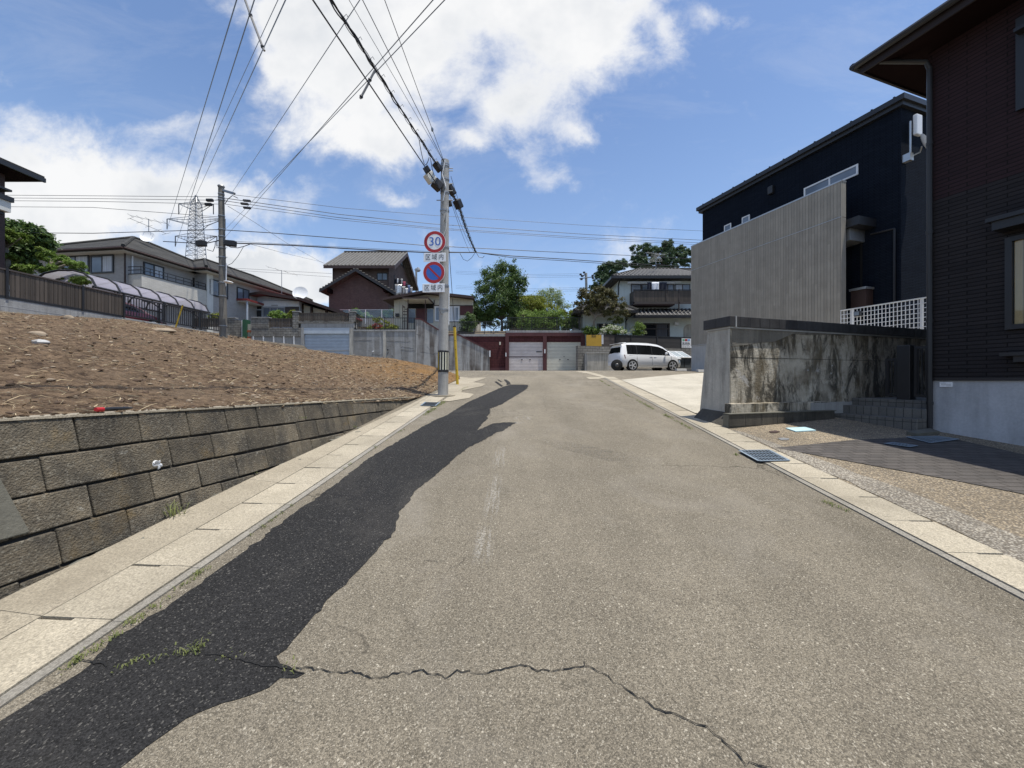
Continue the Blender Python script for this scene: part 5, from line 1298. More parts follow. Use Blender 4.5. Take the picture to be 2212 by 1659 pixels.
winp(wh,FL2,'cw',1250,1207,1712,1470,-.02,m_brownbd2,m_glass,split=2,fw=.12,hbar=FL2.hit('cw',1400,1305)[1],curt=[(.5,.95,m_curtd)])
part('vent_hood', m_white, wh, FL2,'cw',[(1805,1182,1870,1235)],-.25,-.001)
p = FL2.hit('cw',1950,1460); q_ = FL2.hit('cw',1950,1222); pr = FL2.hit('cw',2200,1222)[0]
P = [FL2.w(p[0],-.015,4.2),FL2.w(p[0],-.015,q_[1]-.5)]+[FL2.w(p[0]+.5-.5*math.cos(t),-.015,q_[1]-.5+.5*math.sin(t)) for t in (.3,.7,1.1,1.57)]+[FL2.w(pr,-.015,q_[1]),FL2.w(pr,-.015,4.2)]
MB().prism(P,(0,.014,0)).build('porch_arch', m_endwall, wh)
g2 = 'washing on the brown balcony'
Fc = Frame(0,32.2,0)
cloth('cw',Fc,1322,492,1398,640,0,m_cloth[1],'navy shirt hanging left of the white one on the brown balcony',g2)
cloth('cw',Fc,1398,490,1526,640,-.05,m_cloth[0],'white shirt hanging in the middle on the brown balcony',g2)
cloth('cw',Fc,1528,492,1665,640,0,m_cloth[1],'navy shirt hanging right of the white one on the brown balcony',g2)
o = thing('washing_pole','thin white washing pole above the brown balcony','pole',Fc.w(Fc.hit('cw',980,492)[0],.1,Fc.hit('cw',980,492)[1])); a,z = Fc.hit('cw',980,490,.1); a2,_ = Fc.hit('cw',1905,490,.1)
MB().tube([Fc.w(a,.1,z),Fc.w(a2,.1,z)], .025, 6).build('rod', m_white, o)
p = at('cw',1470,275,34); yagi('television antenna with stays on the grey tiled hip roof', p, at('cw',1470,-15,34).z-p.z, 2.0, 6, .3, 0, 2)
# ---- fence, low wall, notice boards along the lot
FF = Frame(*(lambda v:(v.x,v.y))(at('ca',530,200,28.9)), 15.5)
ff = thing('dark_slat_fence','long dark horizontal slat fence behind the white car','fence',FF.w(0,0,4.0))
x_prev = 530
p = FF.hit('ca',530,158); q_ = FF.hit('ca',530,368); zt, zb_ = p[1], q_[1]; aE = FF.hit('ca',2120,300)[0]
ed = [0, FF.hit('ca',762,300)[0], FF.hit('ca',1035,300)[0], FF.hit('ca',1490,300)[0], FF.hit('ca',1912,300)[0], aE+1.2]
for i in range(5):
    MB().box(FF,ed[i]+.05,ed[i+1]-.05,-.02,.02,zb_,zt-.04).build('slat_panel', m_brownbd2 if i == 0 else m_dkbd, ff)
    MB().box(FF,ed[i+1]-.045,ed[i+1]+.045,-.05,.05,zb_-.3,zt+.01).build('post', m_blk, ff)
MB().box(FF,-.02,aE+1.2,-.04,.04,zt-.039,zt).build('top_rail', m_blk, ff)
lw = thing('fence_base_wall','grey block wall carrying the dark slat fence','wall',FF.w(0,.1,2.4))
MB().box(FF,-2.0,aE+1.3,-.1,.25,2.0,zb_-.01).build('wall', m_cblock, lw)
FLo = Frame(0,28.0,0)
lo_ = thing('low_concrete_wall','low weathered concrete wall between the garage and the white car','wall',FLo.w(FLo.hit('ca',450,800)[0],0,zr(28)))
part('wall', m_endwall, lo_, FLo,'ca',[(275,492,745,830)],0,.8); part('coping', m_conc2, lo_, FLo,'ca',[(262,481,752,491.5)],-.05,.9); part('end_pier', m_conc, lo_, FLo,'ca',[(240,490,274.5,830)],.02,.8)
nb = thing('notice_board','ochre yellow notice board on the grey block wall beside the garage','notice board',FLo.w(FLo.hit('ca',390,430,.85)[0],.85,4))
P = [FLo.hit('ca',x,y,.85) for x,y in ((258,172),(522,170),(526,408),(505,426),(262,430))]
MB().prism([FLo.w(a,.85,z) for a,z in P],(0,.03,0)).build('board', m_notice, nb)
c_ = FLo.hit('ca',390,196,.84); w_ = FLo.hit('ca',437,192,.84)[0]-FLo.hit('ca',342,192,.84)[0]
text_mesh('lettering','掲示板',m_ink,nb,FLo.w(c_[0],.845,c_[1]),(1,0,0),.24,width=w_*.8)
pt = thing('notice_strip','narrow white paper notice beside the ochre board','sign',FLo.w(FLo.hit('ca',540,330,.9)[0],.9,4)); part('sheet', m_signw, pt, FLo,'ca',[(526,166,556,330)],.88,.895)
mb = MB()
for i in range(7): bx(mb,FLo,'ca',536+R.uniform(-3,2),180+i*20,546,192+i*20,.874,.879)
mb.build('lettering', m_found, pt)
FSg = Frame(*(lambda v:(v.x,v.y))(at('ca',1925,300,28.6)), 15.5)
sgn = thing('sign_board','white sign with green, red and blue squares hanging on the dark slat fence','sign',FSg.w(0,-.1,4))
part('board', m_signw, sgn, FSg,'ca',[(1924,230,2120,400)],-.03,0)
for x0,x1,m_ in ((1934,1972,simple('sign_green',(.12,.42,.24),.5)),(1976,2020,m_red),(2024,2066,simple('sign_sky',(.2,.42,.75),.5))): part('coloured_square', m_, sgn, FSg,'ca',[(x0,242,x1,278)],-.034,-.031)
for x,t in ((1952,'水'),(2000,'元'),(2044,'水')): a,z = FSg.hit('ca',x,328,-.035); text_mesh('lettering',t,m_ink,sgn,FSg.w(a,-.036,z),(FSg.ca,FSg.sa,0),.30,width=.26)
part('small_print', m_found, sgn, FSg,'ca',[(1936,292,1962,300),(1938,372,1960,388),(1972,374,2000,386),(2010,374,2030,386),(2040,374,2062,386)],-.034,-.031)
# rubbish bin box with sloping clear lid
FBn = Frame(*(lambda v:(v.x,v.y))(at('ca',1820,740,24.2)), 14)
bn = thing('refuse_box','grey metal refuse box with a sloping clear lid beside the white car','bin',FBn.w(0,0,2.2))
p = FBn.hit('ca',1850,570); aW = FBn.hit('ca',2086,600)[0]; zB = FBn.hit('ca',1850,742)[1]
MB().box(FBn,p[0]-.6,aW,0,.9,zB,p[1]).build('body', simple('slate_panel',(.10,.115,.13),.6,.3), bn)
zl = FBn.hit('ca',1900,462,.9)[1]
mb = MB()
for t in (0,.34,.67,1.0):
    a = p[0]-.6+(aW-p[0]+.6)*t; mb.tube([FBn.w(a,-.03,p[1]+.03),FBn.w(a,.9,zl)], .03, 5)
mb.tube([FBn.w(p[0]-.6,-.03,p[1]+.03),FBn.w(aW,-.03,p[1]+.03)], .035, 5); mb.tube([FBn.w(p[0]-.6,.9,zl),FBn.w(aW,.9,zl)], .03, 5)
ld = mb.build('lid', m_white, bn)
MB().prism([FBn.w(p[0]-.6,-.03,p[1]+.02),FBn.w(aW,-.03,p[1]+.02),FBn.w(aW,.9,zl-.01),FBn.w(p[0]-.6,.9,zl-.01)],(0,0,.008)).build('lid_pane', simple('lid_sheet',(.42,.47,.49),.25,.2,var=.3,vs=3), ld)
mb = MB()
for t in (.5,): a = p[0]+(aW-p[0])*t; mb.box(FBn,a-.012,a+.012,-.014,-.001,zB+.05,p[1]-.03)
mb.box(FBn,p[0]-.5,aW-.05,-.013,-.001,zB+.35,zB+.37); mb.build('seam', m_blk, bn)
# flat dark roof glimpsed over the hedge
sh = thing('garden_building','low building with a dark flat roof edge behind the clipped hedge','building',at('ch',1140,1100,39))
Fsh = Frame(0,39,0); part('roof', m_blk, sh, Fsh,'ch',[(700,812,1335,832)],-.5,6); part('wall', m_brownwood, sh, Fsh,'ch',[(720,832.5,1310,1300)],0,5.5)
# ---------------------------------------------------------------- left side: fence, houses, carport
FLf = Frame(-16.62, 0, 90)                 # a = up the street, visible face towards +x
def lf(c, x, y, b=0): return FLf.hit(c, x, y, b)
cbw = thing('fence_footing_wall','long low concrete footing wall between the bare soil and the brown fence','wall',FLf.w(14,0,3.8))
zfb = (lf('cl',0,1385)[1]+lf('cl',1100,1580)[1])/2
zf0 = zfb+.02
MB().box(FLf,-4,22.6,-.02,.2,3.2,zfb-.06).build('wall', m_conc, cbw, bevel=.01)
MB().box(FLf,-4,22.6,-.024,-.0205,zfb-.33,zfb-.315).build('joint', m_conc2, cbw)
sf = thing('brown_slat_fence','long brown board fence on the footing wall in front of the garden pine','fence',FLf.w(14,0,zfb))
aN = lf('cl',1103,1400)[0]; zt1 = lf('cl',110,1155)[1]; zt2 = lf('cl',1100,1385)[1]; zt = (zt1+zt2)/2
mb = MB(); a = 3.0
while a < aN:
    mb.box(FLf,a+.01,a+.125,-.012,.012,zf0,zt-.05); a += .135
mb.build('boards', m_brownbd, sf)
MB().box(FLf,3,aN,-.035,.035,zt-.05,zt).build('top_rail', m_brownbd2, sf); MB().box(FLf,3,aN,-.03,.03,zfb-.06,zfb+.02).build('bottom_rail', m_blk, sf)
MB().box(FLf,3,aN,.014,.05,zfb+.2,zfb+.26).build('back_rail', m_brownbd2, sf)
for x in (55,745,1118): a = lf('cl',x,1300)[0]; MB().box(FLf,a-.035,a+.035,-.05,.06,zfb-.059,zt+.012).build('post', m_blk, sf)
aE = lf('c1',1830,1550)[0]; aF = lf('c2',290,1400)[0]
o = thing('railing','open brown railing in front of the carport','railing',FLf.w(aN,0,zfb))
MB().box(FLf,aN+.08,22.4,-.025,.025,zt-.05,zt).build('top_rail', m_blk, o); MB().box(FLf,aN+.08,22.4,-.02,.02,zfb+.04,zfb+.09).build('bottom_rail', m_blk, o)
mb = MB(); a = aN+.15
while a < 22.3: mb.box(FLf,a-.012,a+.012,-.012,.012,zfb+.091,zt-.051); a += .125
mb.build('bars', m_blk, o)
for t in (.30,.62,.97): a = aN+(22.4-aN)*t; MB().box(FLf,a-.03,a+.03,.026,.08,zfb-.06,zt+.01).build('post', m_blk, o)
# street end of the fence: boards turning left along the street
Ft = Frame(-16.5, 22.7, 0)
slatfence('brown board fence on the street side behind the far utility pole', Ft, 'c2', 140, 1335, 365, 1410, .3, m_brownbd)
# carport: barrel sheet over dark hoops
CPX = [(-18.62,5.83),(-18.78,6.14),(-19.15,6.40),(-19.65,6.53),(-20.3,6.53),(-20.9,6.40),(-21.3,6.14),(-21.45,5.83)]
cp = thing('carport','carport with a purple tinted barrel roof on dark hoops','carport',(-19.9,20.4,4.3))
Ya, Yb2 = 17.2, 23.6
mb = MB(); n = len(CPX); Ys = lin(Ya, Yb2, 14)
mb.v = [Vector((x,y,z)) for y in Ys for x,z in CPX]
for j in range(14):
    for i in range(n-1): mb.f.append((j*n+i,j*n+i+1,(j+1)*n+i+1,(j+1)*n+i)); mb.m.append(0)
mb.build('roof_sheet', m_carport, cp, smooth=True, fix=False)
for i in range(7):
    y = Ya+(Yb2-Ya)*i/6; MB().tube([(x*1.0,y,z+.02) for x,z in CPX], .045, 6).build('hoop', m_blk, cp)
for x in (-18.62,-21.45): MB().tube([(x,Ya-.1,5.80),(x,Yb2+.1,5.80)], .055, 6).build('eave_beam', m_blk, cp)
MB().tube([(-20,Ya,6.56),(-20,Yb2,6.56)], .025, 6).build('ridge_bar', m_blk, cp)
for y in (18.2,20.6,23.0): MB().cyl((-18.62,y,3.4),(-18.62,y,5.8),.06,8).build('post', m_blk, cp)
for y in (18.2,20.6,23.0): MB().tube([(-18.62,y,4.9),(-18.75,y,5.4),(-19.2,y,5.75),(-19.8,y,5.9)],.035,6).build('brace', m_blk, cp)
# grey tiled house on the left
LB = Frame(-25.1, 25, 82.6); LA = Frame(-25.1, 25, -7.4)
gh = thing('grey_tiled_house','large pale grey house with a hipped tile roof behind the carport','house',(-25.1,25,4.3))
zE = LB.hit('c1',1105,935,-.6)[1]
zE = CAMZ+(HY-px('c1',1105,930)[1])/F_PX*24.4
MB().box(LB,0,14,0,9,3.5,zE-.1).build('wall', m_greywall, gh)
def hipF(root, F, a0, a1, b0, b1, z, rise, inset, mat, name='roof'):
    A = [F.w(a0,b0,z),F.w(a1,b0,z),F.w(a1,b1,z),F.w(a0,b1,z)]; bm_ = (b0+b1)/2
    Bq = [F.w(a0+inset,bm_,z+rise),F.w(a1-inset,bm_,z+rise)]; dn = Vector((0,0,-.2)); mb = MB()
    mb.poly([A[0],A[1],Bq[1],Bq[0]]).poly([A[1],A[2],Bq[1]]).poly([A[2],A[3],Bq[0],Bq[1]]).poly([A[3],A[0],Bq[0]]).poly([a+dn for a in A][::-1])
    for i in range(4): mb.poly([A[i]+dn,A[(i+1)%4]+dn,A[(i+1)%4],A[i]])
    r = mb.build(name, mat, root); mb = MB()
    for p,q_ in ((A[0],Bq[0]),(A[3],Bq[0]),(Bq[0],Bq[1]),(A[1],Bq[1]),(A[2],Bq[1])): mb.tube([p+Vector((0,0,.03)),q_+Vector((0,0,.03))], .11, 6)
    mb.build('ridge_tiles', m_tile_s, r)
    mb = MB()
    for i in range(4):
        p,q_ = A[i]+dn*.55,A[(i+1)%4]+dn*.55; d = (q_-p).normalized(); nn = Vector((d.y,-d.x,0))*.05; mb.tube([p+nn,q_+nn], .065, 6)
    mb.build('gutter', m_brownwood, r); return r
hipF(gh, LB, -.65, 9.3, -.65, 9.6, zE, 2.45, 4.6, m_tile_s)
MB().box(LB,-.55,9.2,-.55,9.5,zE-.24,zE-.205).build('soffit', m_offwhite, gh)
# second wing stepping towards the street
aw = LB.hit('c1',1800,1160,-1.0)[0]
MB().box(LB,aw,15.5,-1.0,5,3.5,zE-.1).build('wing_wall', m_greywall, gh)
hipF(gh, LB, aw-.75, 16.4, -1.75, 6.0, zE+.02, 1.8, 3.6, m_tile_s, 'wing_roof'); MB().box(LB,aw-.6,16.2,-1.6,5.9,zE-.24,zE-.205).build('soffit', m_offwhite, gh)
p = LB.hit('c1',1790,1200,-1.05); MB().box(LB,aw-.02,aw+.5,-1.06,-.999,3.6,zE-.25).build('column', m_offwhite, gh)
def wl_(F, c, x0,y0,x1,y1, b=-.03, **k):
    return winp(gh, F, c, x0,y0,x1,y1,b,m_blk,m_glassb,fw=.09,**k)
wl_(LA,'c1',540,1015,776,1160,split=2,curt=[(.52,.97,m_curt)]); wl_(LA,'c1',790,1010,990,1158,split=2,curt=[(.52,.97,m_curt)])
def winB(x0,y0,x1,y1,b=-.03,split=2,curt=None):
    p = LB.hit('c1',x0,y0,b); q_ = LB.hit('c1',x1,y1,b); z0 = LB.hit('c1',x0,y1 if y1<y0 else y1,b)[1]
    return win(gh, LB, p[0], q_[0], p[1]-(p[1]-q_[1]), p[1], b, m_blk, m_glassb, split=split, fw=.08, curt=curt)
p = LB.hit('c1',1250,1060,-.03); q_ = LB.hit('c1',1428,1115,-.03); win(gh,LB,p[0],q_[0],p[1]-2.0,p[1],-.03,m_blk,m_glassb,split=2,fw=.09,curt=[(.52,.97,m_curt)])
p = LB.hit('c1',1680,1200,-.03); win(gh,LB,p[0],aw-.1,p[1]-2.0,p[1],-.03,m_blk,m_glassb,split=2,fw=.09)
p = LB.hit('c1',1822,1205,-1.03); q_ = LB.hit('c1',1985,1250,-1.03); win(gh,LB,p[0],q_[0],p[1]-1.3,p[1],-1.03,m_blk,m_glassb,split=2,fw=.09)
p = LB.hit('c2',515,1058,-1.03); q_ = LB.hit('c2',622,1100,-1.03); win(gh,LB,p[0],q_[0],p[1]-1.2,p[1],-1.03,m_blk,m_glassb,split=2,fw=.09)
# balcony
a0 = .15; p = LB.hit('c1',1225,1168,-1.0); zbal = p[1]; q_ = LB.hit('c1',1740,1400,-1.0)
bal = MB().box(LB,a0,aw-.02,-1.0,-.002,LB.hit('c1',1225,1290,-1.0)[1]-.2,zbal).build('balcony', m_creamtile, gh)
MB().box(LB,a0-.02,aw-.02,-1.03,-.001,zbal+.001,zbal+.05).build('balcony_cap', m_blk, bal)
mb = MB()
for z in (.28,.5): mb.tube([LB.w(a0,-.95,zbal+z),LB.w(aw-.05,-.95,zbal+z)], .025, 6); mb.tube([LB.w(a0,-.95,zbal+z),LB.w(a0,0,zbal+z)], .025, 6)
for i in range(9): a = a0+(aw-a0-.05)*i/8; mb.tube([LB.w(a,-.95,zbal+.05),LB.w(a,-.95,zbal+.5)], .02, 6)
mb.build('balcony_rail', m_blk, bal)
MB().tube([LB.w(.35,-.05,3.6),LB.w(.35,-.05,zE-.3)], .05, 8).build('downpipe', m_white, gh); MB().box(LA,-.06,.02,-.06,.001,3.6,zE-.25).build('corner_trim', m_brownwood, gh)
p = at('c1',1295,900,29); yagi('multi element television antenna on the grey tiled roof', p, at('c1',1295,690,29).z-p.z, 2.2, 5, .3, -.15, 2)
o = thing('satellite_dish','pale satellite dish on the mast over the grey tiled roof','satellite dish',at('c1',1290,880,28.9)); mb = MB(); dish(mb, at('c1',1288,850,28.8), (.4,-1,.4), .45); mb.build('reflector', m_white, o, smooth=True, fix=False); MB().tube([at('c1',1300,905,28.9),at('c1',1290,855,28.85)],.03,6).build('arm', m_alu, o)
# house at the left edge: corner of a roof, wall end and balcony
C0 = at('cl',405,312,17.0)
eh = thing('house_with_deep_eaves','dark eaved house with a white balcony at the left edge','house',(C0.x-1,16,4))
mb = MB(); E = [Vector((C0.x,C0.y,C0.z)),Vector((C0.x,9,C0.z)),Vector((C0.x-9,9,C0.z)),Vector((C0.x-9,C0.y,C0.z))]; ap = [Vector((C0.x-4.5,12,C0.z+1.9)),Vector((C0.x-4.5,12.6,C0.z+1.9))]
mb.poly([E[0],E[1],ap[0],ap[1]]).poly([E[1],E[2],ap[0]]).poly([E[2],E[3],ap[1],ap[0]]).poly([E[3],E[0],ap[1]]); dn = Vector((0,0,-.24)); mb.poly([e+dn for e in E][::-1])
for i in range(4): mb.poly([E[i]+dn,E[(i+1)%4]+dn,E[(i+1)%4],E[i]])
mb.build('roof', m_tile_s, eh)
MB().box(W0,C0.x-.06,C0.x+.03,9,C0.y+.03,C0.z-.26,C0.z-.08).build('fascia', m_blk, eh); MB().box(W0,C0.x-8.9,C0.x-.1,9,C0.y-.1,C0.z-.28,C0.z-.245).build('soffit', m_soffit, eh)
xw = at('cl',45,400,16.3).x
MB().box(W0,xw-7.5,xw,9.5,16.3,3.4,C0.z-.29).build('wall', m_brownwood, eh); MB().box(W0,xw-.001,xw+.02,14.6,15.2,8.9,C0.z-.5).build('wall_strip', m_offwhite, eh)
p = at('cl',100,545,15.9); q_ = at('cl',100,640,15.9)
b_ = MB().box(W0,p.x-4,p.x,12.5,15.9,q_.z,p.z).build('balcony', m_offwhite, eh); MB().box(W0,p.x-4,p.x+.06,12.4,15.96,p.z+.001,p.z+.2).build('balcony_cap', m_blk, b_); MB().box(W0,p.x-4,p.x-.15,12.6,15.8,q_.z-.12,q_.z-.001).build('balcony_base', m_blk, b_)
MB().box(W0,p.x-.6,p.x+.05,13.5,15.9,p.z+.42,p.z+.50).build('small_eave', m_blk, eh)
# ---------------------------------------------------------------- utility poles, signs, wires, pylon
P0 = G('d',957,855); PY = P0.y
ptop = at('cp',422,90,PY)
pole = thing('utility_pole','grey concrete utility pole with road signs and a yellow black sleeve','utility pole',P0)
pb = Vector((P0.x,PY,P0.z)); r0 = 23.0/1.8228*1.8228/F_PX*PY*.95; 
rb0 = 20.5*PY/F_PX; rt0 = 15.5*PY/F_PX
def pxz(t): return pb.lerp(Vector((ptop.x,PY,ptop.z)), t)
MB().tube([pb-Vector((0,0,.4)),pb,pxz(.5),pxz(1)], [rb0,rb0,(rb0+rt0)/2,rt0], 24).build('shaft', m_pole, pole, smooth=True)
MB().disc(pb+Vector((0,0,-.05)), (0,0,1), .34, .07, 24).build('base_pad', m_strip, pole)
def zt_(c,x,y): return (at(c,x,y,PY).z-pb.z)/(ptop.z-pb.z)
tA, tB = zt_('c3',1645,1425), zt_('c3',1645,1192)
rr = lambda t: rb0+(rt0-rb0)*t
sv = MB().tube([pxz(tA),pxz(tB)], [rr(tA)+.008,rr(tB)+.008], 28).build('guard_sleeve', m_blk, pole, smooth=True)
m_stripe = [m_yellow, simple('cream_reflective',(.72,.70,.55),.5)]
tC, tD = zt_('c3',1645,1400), zt_('c3',1645,1212)
ks = 0
for k in range(12):
    an = 2*math.pi*k/12+math.pi*.5+.13; mb = MB(); c0 = pxz(tC); c1 = pxz(tD); n = 3; wv_ = .115
    v = []
    for i in range(n+1):
        a = an+wv_*(i/n*2-1); d = Vector((math.cos(a),math.sin(a),0)); v.append((c0+d*(rr(tC)+.0115), c1+d*(rr(tD)+.0115)))
    for i in range(n): mb.poly([v[i][0],v[i+1][0],v[i+1][1],v[i][1]])
    mb.build('stripe', m_stripe[0 if k % 2 == 0 and False or k in (5,6,11,0) and False else 1] if k not in (4,) else m_stripe[0], sv)
for c,x,y in (('cp',420,1040),('cp',420,1455),('cp',420,640),('c3',1650,748),('cp',420,445),('cp',420,300),('cp',420,135),('cp',420,155)):
    t = zt_(c,x,y); MB().tube([pxz(t)-Vector((0,0,.02)),pxz(t)+Vector((0,0,.02))], rr(t)+.012, 20).build('band', m_steel, pole)
for c,x,y,s in (('cp',420,580,1),('cp',420,770,-1),('c3',1645,800,1),('cp',420,700,1),('cp',350,437,-1)):
    t = zt_(c,x,y); q_ = pxz(t); MB().tube([q_+Vector((-.02*s,-rr(t),0)),q_+Vector((-.05*s,-rr(t)-.10,.01)),q_+Vector((-.05*s,-rr(t)-.11,.05))],.012,6).build('step_bolt', m_steel, pole)
for t in (.965,.955,.90,.87,.83):
    q_ = pxz(t); MB().tube([q_+Vector((-.22,-.02,0)),q_+Vector((.22,-.02,0))],.012,6).build('cross_bolt', m_steel, pole)
MB().tube([pxz(.99)+Vector((.02,-rr(1)-.012,0)),pxz(.93)+Vector((-.05,-rr(.93)-.02,0)),pxz(.88)+Vector((.05,-rr(.9)-.02,0)),pxz(.82)+Vector((-.02,-rr(.9)-.02,0))],.016,6).build('tied_cable', m_white, pole)
MB().tube([pxz(.80)+Vector((.10,-rr(.8)-.01,0)),pxz(.70)+Vector((.06,-rr(.7)-.014,0)),pxz(.66)+Vector((-.02,-rr(.7)-.014,0)),pxz(.56)+Vector((-.05,-rr(.6)-.014,0))],.010,6).build('tied_cable', m_offwhite, pole)
MB().tube([pxz(.30)+Vector((rr(.3)+.01,-.02,0)),pxz(.46)+Vector((rr(.4)+.012,-.02,0))],.018,6).build('conduit', m_white, pole)
def box_between(p0, p1, w, h, mat, name, parent=None, bevel=.02):
    p0, p1 = Vector(p0), Vector(p1); d = (p1-p0).normalized(); s = d.cross(Vector((0,0,1))).normalized(); u = s.cross(d)
    q = []
    for p in (p0,p1): q.append([p-s*w/2-u*h/2,p+s*w/2-u*h/2,p+s*w/2+u*h/2,p-s*w/2+u*h/2])
    mb = MB(); mb.hexa(q[0]+q[1]); return mb.build(name, mat, parent, bevel=bevel)
# road signs
SYF = PY-rb0-.07
FSn = Frame(P0.x, SYF, -4)
def rsign(c, cx, cy, rx, lab, kind):
    a,z = FSn.hit(c,cx,cy); r = abs(FSn.hit(c,cx+rx,cy)[0]-a)
    o = thing('road_sign', lab, 'road sign', FSn.w(a,.01,z-r), 'road signs on the utility pole')
    nrm = FSn.w(0,-1,0)-FSn.w(0,0,0); c0 = FSn.w(a,0,z)
    MB().disc(c0, -nrm, r, .012, 48).build('plate', m_signw, o)
    def ring(r0,r1,off,mat,name):
        mb = MB(); n = 56; x = FSn.w(1,0,0)-FSn.w(0,0,0); zz = Vector((0,0,1)); b = c0+nrm*off
        for i in range(n):
            a0,a1 = 2*math.pi*i/n,2*math.pi*(i+1)/n; f0 = x*math.cos(a0)+zz*math.sin(a0); f1 = x*math.cos(a1)+zz*math.sin(a1)
            if r0 > 0: mb.poly([b+f0*r0,b+f1*r0,b+f1*r1,b+f0*r1])
            else: mb.poly([b,b+f0*r1,b+f1*r1])
        mb.build(name, mat, o, fix=False)
    if kind == 'speed':
        ring(r*.70,r*.97,.0015,m_red,'red_ring')
        text_mesh('numerals','30',m_blue,o,c0+nrm*.004,(FSn.ca,FSn.sa,0),r*1.12,width=r*1.06,thick=.0008)
    else:
        ring(r*.70,r*.97,.0015,m_red,'red_ring'); ring(0,r*.70,.0012,m_blue,'blue_field')
        x = FSn.w(1,0,0)-FSn.w(0,0,0); d = (x-Vector((0,0,1))).normalized(); s = (x+Vector((0,0,1))).normalized(); b = c0+nrm*.003; h = r*.085; L = r*.73
        MB().poly([b-d*L-s*h,b+d*L-s*h,b+d*L+s*h,b-d*L+s*h]).build('red_bar', m_red, o, fix=False)
    MB().box(FSn,a+.02,a+.02+r*.95,.013,.05,z-.02,z+.02).build('bracket', m_steel, o)
    return o
def rplate(c, x0,y0,x1,y1, lab):
    p = FSn.hit(c,x0,y0); q_ = FSn.hit(c,x1,y1); o = thing('supplementary_plate', lab, 'sign plate', FSn.w(p[0],0,q_[1]), 'plates under the road signs')
    MB().box(FSn,p[0],q_[0],0,.012,q_[1],p[1]).build('plate', m_signw, o, bevel=.02)
    a = (p[0]+q_[0])/2; z = (p[1]+q_[1])/2
    text_mesh('lettering','区域内',m_ink,o,FSn.w(a,-.002,z),(FSn.ca,FSn.sa,0),.17,width=(q_[0]-p[0])*.80,thick=.0008,spacing=1.35)
    MB().box(FSn,a+.02,q_[0]-.01,.013,.05,z-.02,z+.02).build('bracket', m_steel, o)
rsign('cp',309,975,119,'round speed sign with blue 30 in a red ring','speed'); rplate('cp',187,1098,428,1188,'white plate directly under the speed sign')
rsign('cp',300,1308,119,'round blue and red no parking sign','park'); rplate('cp',175,1432,416,1522,'white plate under the no parking sign, lowest on the pole')
# closures hanging on the cables at the pole head
def px3(c,x,y,Y): return at(c,x,y,Y)
# far pole (left)
Yp2 = 17.2
p2b = at('cu',255,1585,Yp2); p2t = at('cu',232,92,Yp2)
pole2 = thing('utility_pole','weathered utility pole with a short crossarm on the far side of the bare soil','utility pole',p2b)
g0 = Vector((p2b.x,Yp2,soilz(p2b.x,Yp2)-.3))
rp = 34*320/817/F_PX*Yp2; rq = 25*320/817/F_PX*Yp2
MB().tube([g0,p2b,p2b.lerp(p2t,.5),p2t],[rp,rp,(rp+rq)/2,rq],20).build('shaft', m_pole2, pole2, smooth=True)
MB().ell(p2t+Vector((0,0,.02)),(rq*1.3,rq*1.3,.08),12,6).build('cap', m_steel, pole2)
q0 = at('cu',265,128,Yp2); q1 = at('cu',365,160,Yp2-.3); box_between(q0-Vector((.1,0,-.02)),q1,.10,.10,m_steel,'crossarm',pole2,.01)
for y in (165,200,225,385,520,590,705,800,890,1055,1190,1490):
    t = (at('cu',250,y,Yp2).z-p2b.z)/(p2t.z-p2b.z); c_ = p2b.lerp(p2t,t); rr_ = rp+(rq-rp)*t
    MB().tube([c_-Vector((0,0,.02)),c_+Vector((0,0,.02))],rr_+.015,16).build('band', m_steel, pole2)
    if y in (225,705,800,890,1055): MB().tube([c_+Vector((-rr_-.12,-.02,0)),c_+Vector((rr_+.12,-.02,0))],.012,5).build('step_bolt', m_steel, pole2)
p = at('cu',305,1050,Yp2-.4); MB().ell(p,(.16,.22,.05),12,6).build('lamp_head', m_white, pole2); MB().tube([at('cu',275,1060,Yp2-.1),p],.02,6).build('lamp_arm', m_steel, pole2)
MB().tube([at('cu',280,1090,Yp2-.3),at('cu',285,860,Yp2-.3)],.02,6).build('conduit', m_white, pole2)
# far poles
def farpole(lab, c, xt, yt, xb, yb, Y, r, arms):
    t = at(c,xt,yt,Y); b = at(c,xb,yb,Y); o = thing('utility_pole', lab, 'utility pole', b)
    MB().tube([b-Vector((0,0,3)),t],[r*1.2,r],12).build('shaft', m_pole, o, smooth=True)
    for x0,y0,x1,y1 in arms: p0 = at(c,x0,y0,Y-.2); p1 = at(c,x1,y1,Y-.2); box_between(p0,p1,.09,.09,m_steel,'crossarm',o,0)
    return o
fp3 = farpole('distant utility pole with crossarms beside the tall pine','cw',255,335,270,700,44,.14,[(140,430,370,400)])
for x,y in ((220,325),(160,358),(185,385),(175,440),(370,380),(375,420)): MB().cyl(at('cw',x,y+12,43.7),at('cw',x,y-14,43.7),.14,8).build('insulator', m_blk, fp3)
MB().tube([at('cw',200,390,43.7),at('cw',245,345,43.7)],.07,5).build('brace', m_steel, fp3)
fp4 = farpole('distant utility pole rising behind the brick house','cy',657,35,670,470,60,.15,[(620,60,720,50)])
MB().ell(at('cy',700,55,59.6),(.28,.2,.36),7,5,0,.8).build('insulator_cluster', m_steel, fp4)
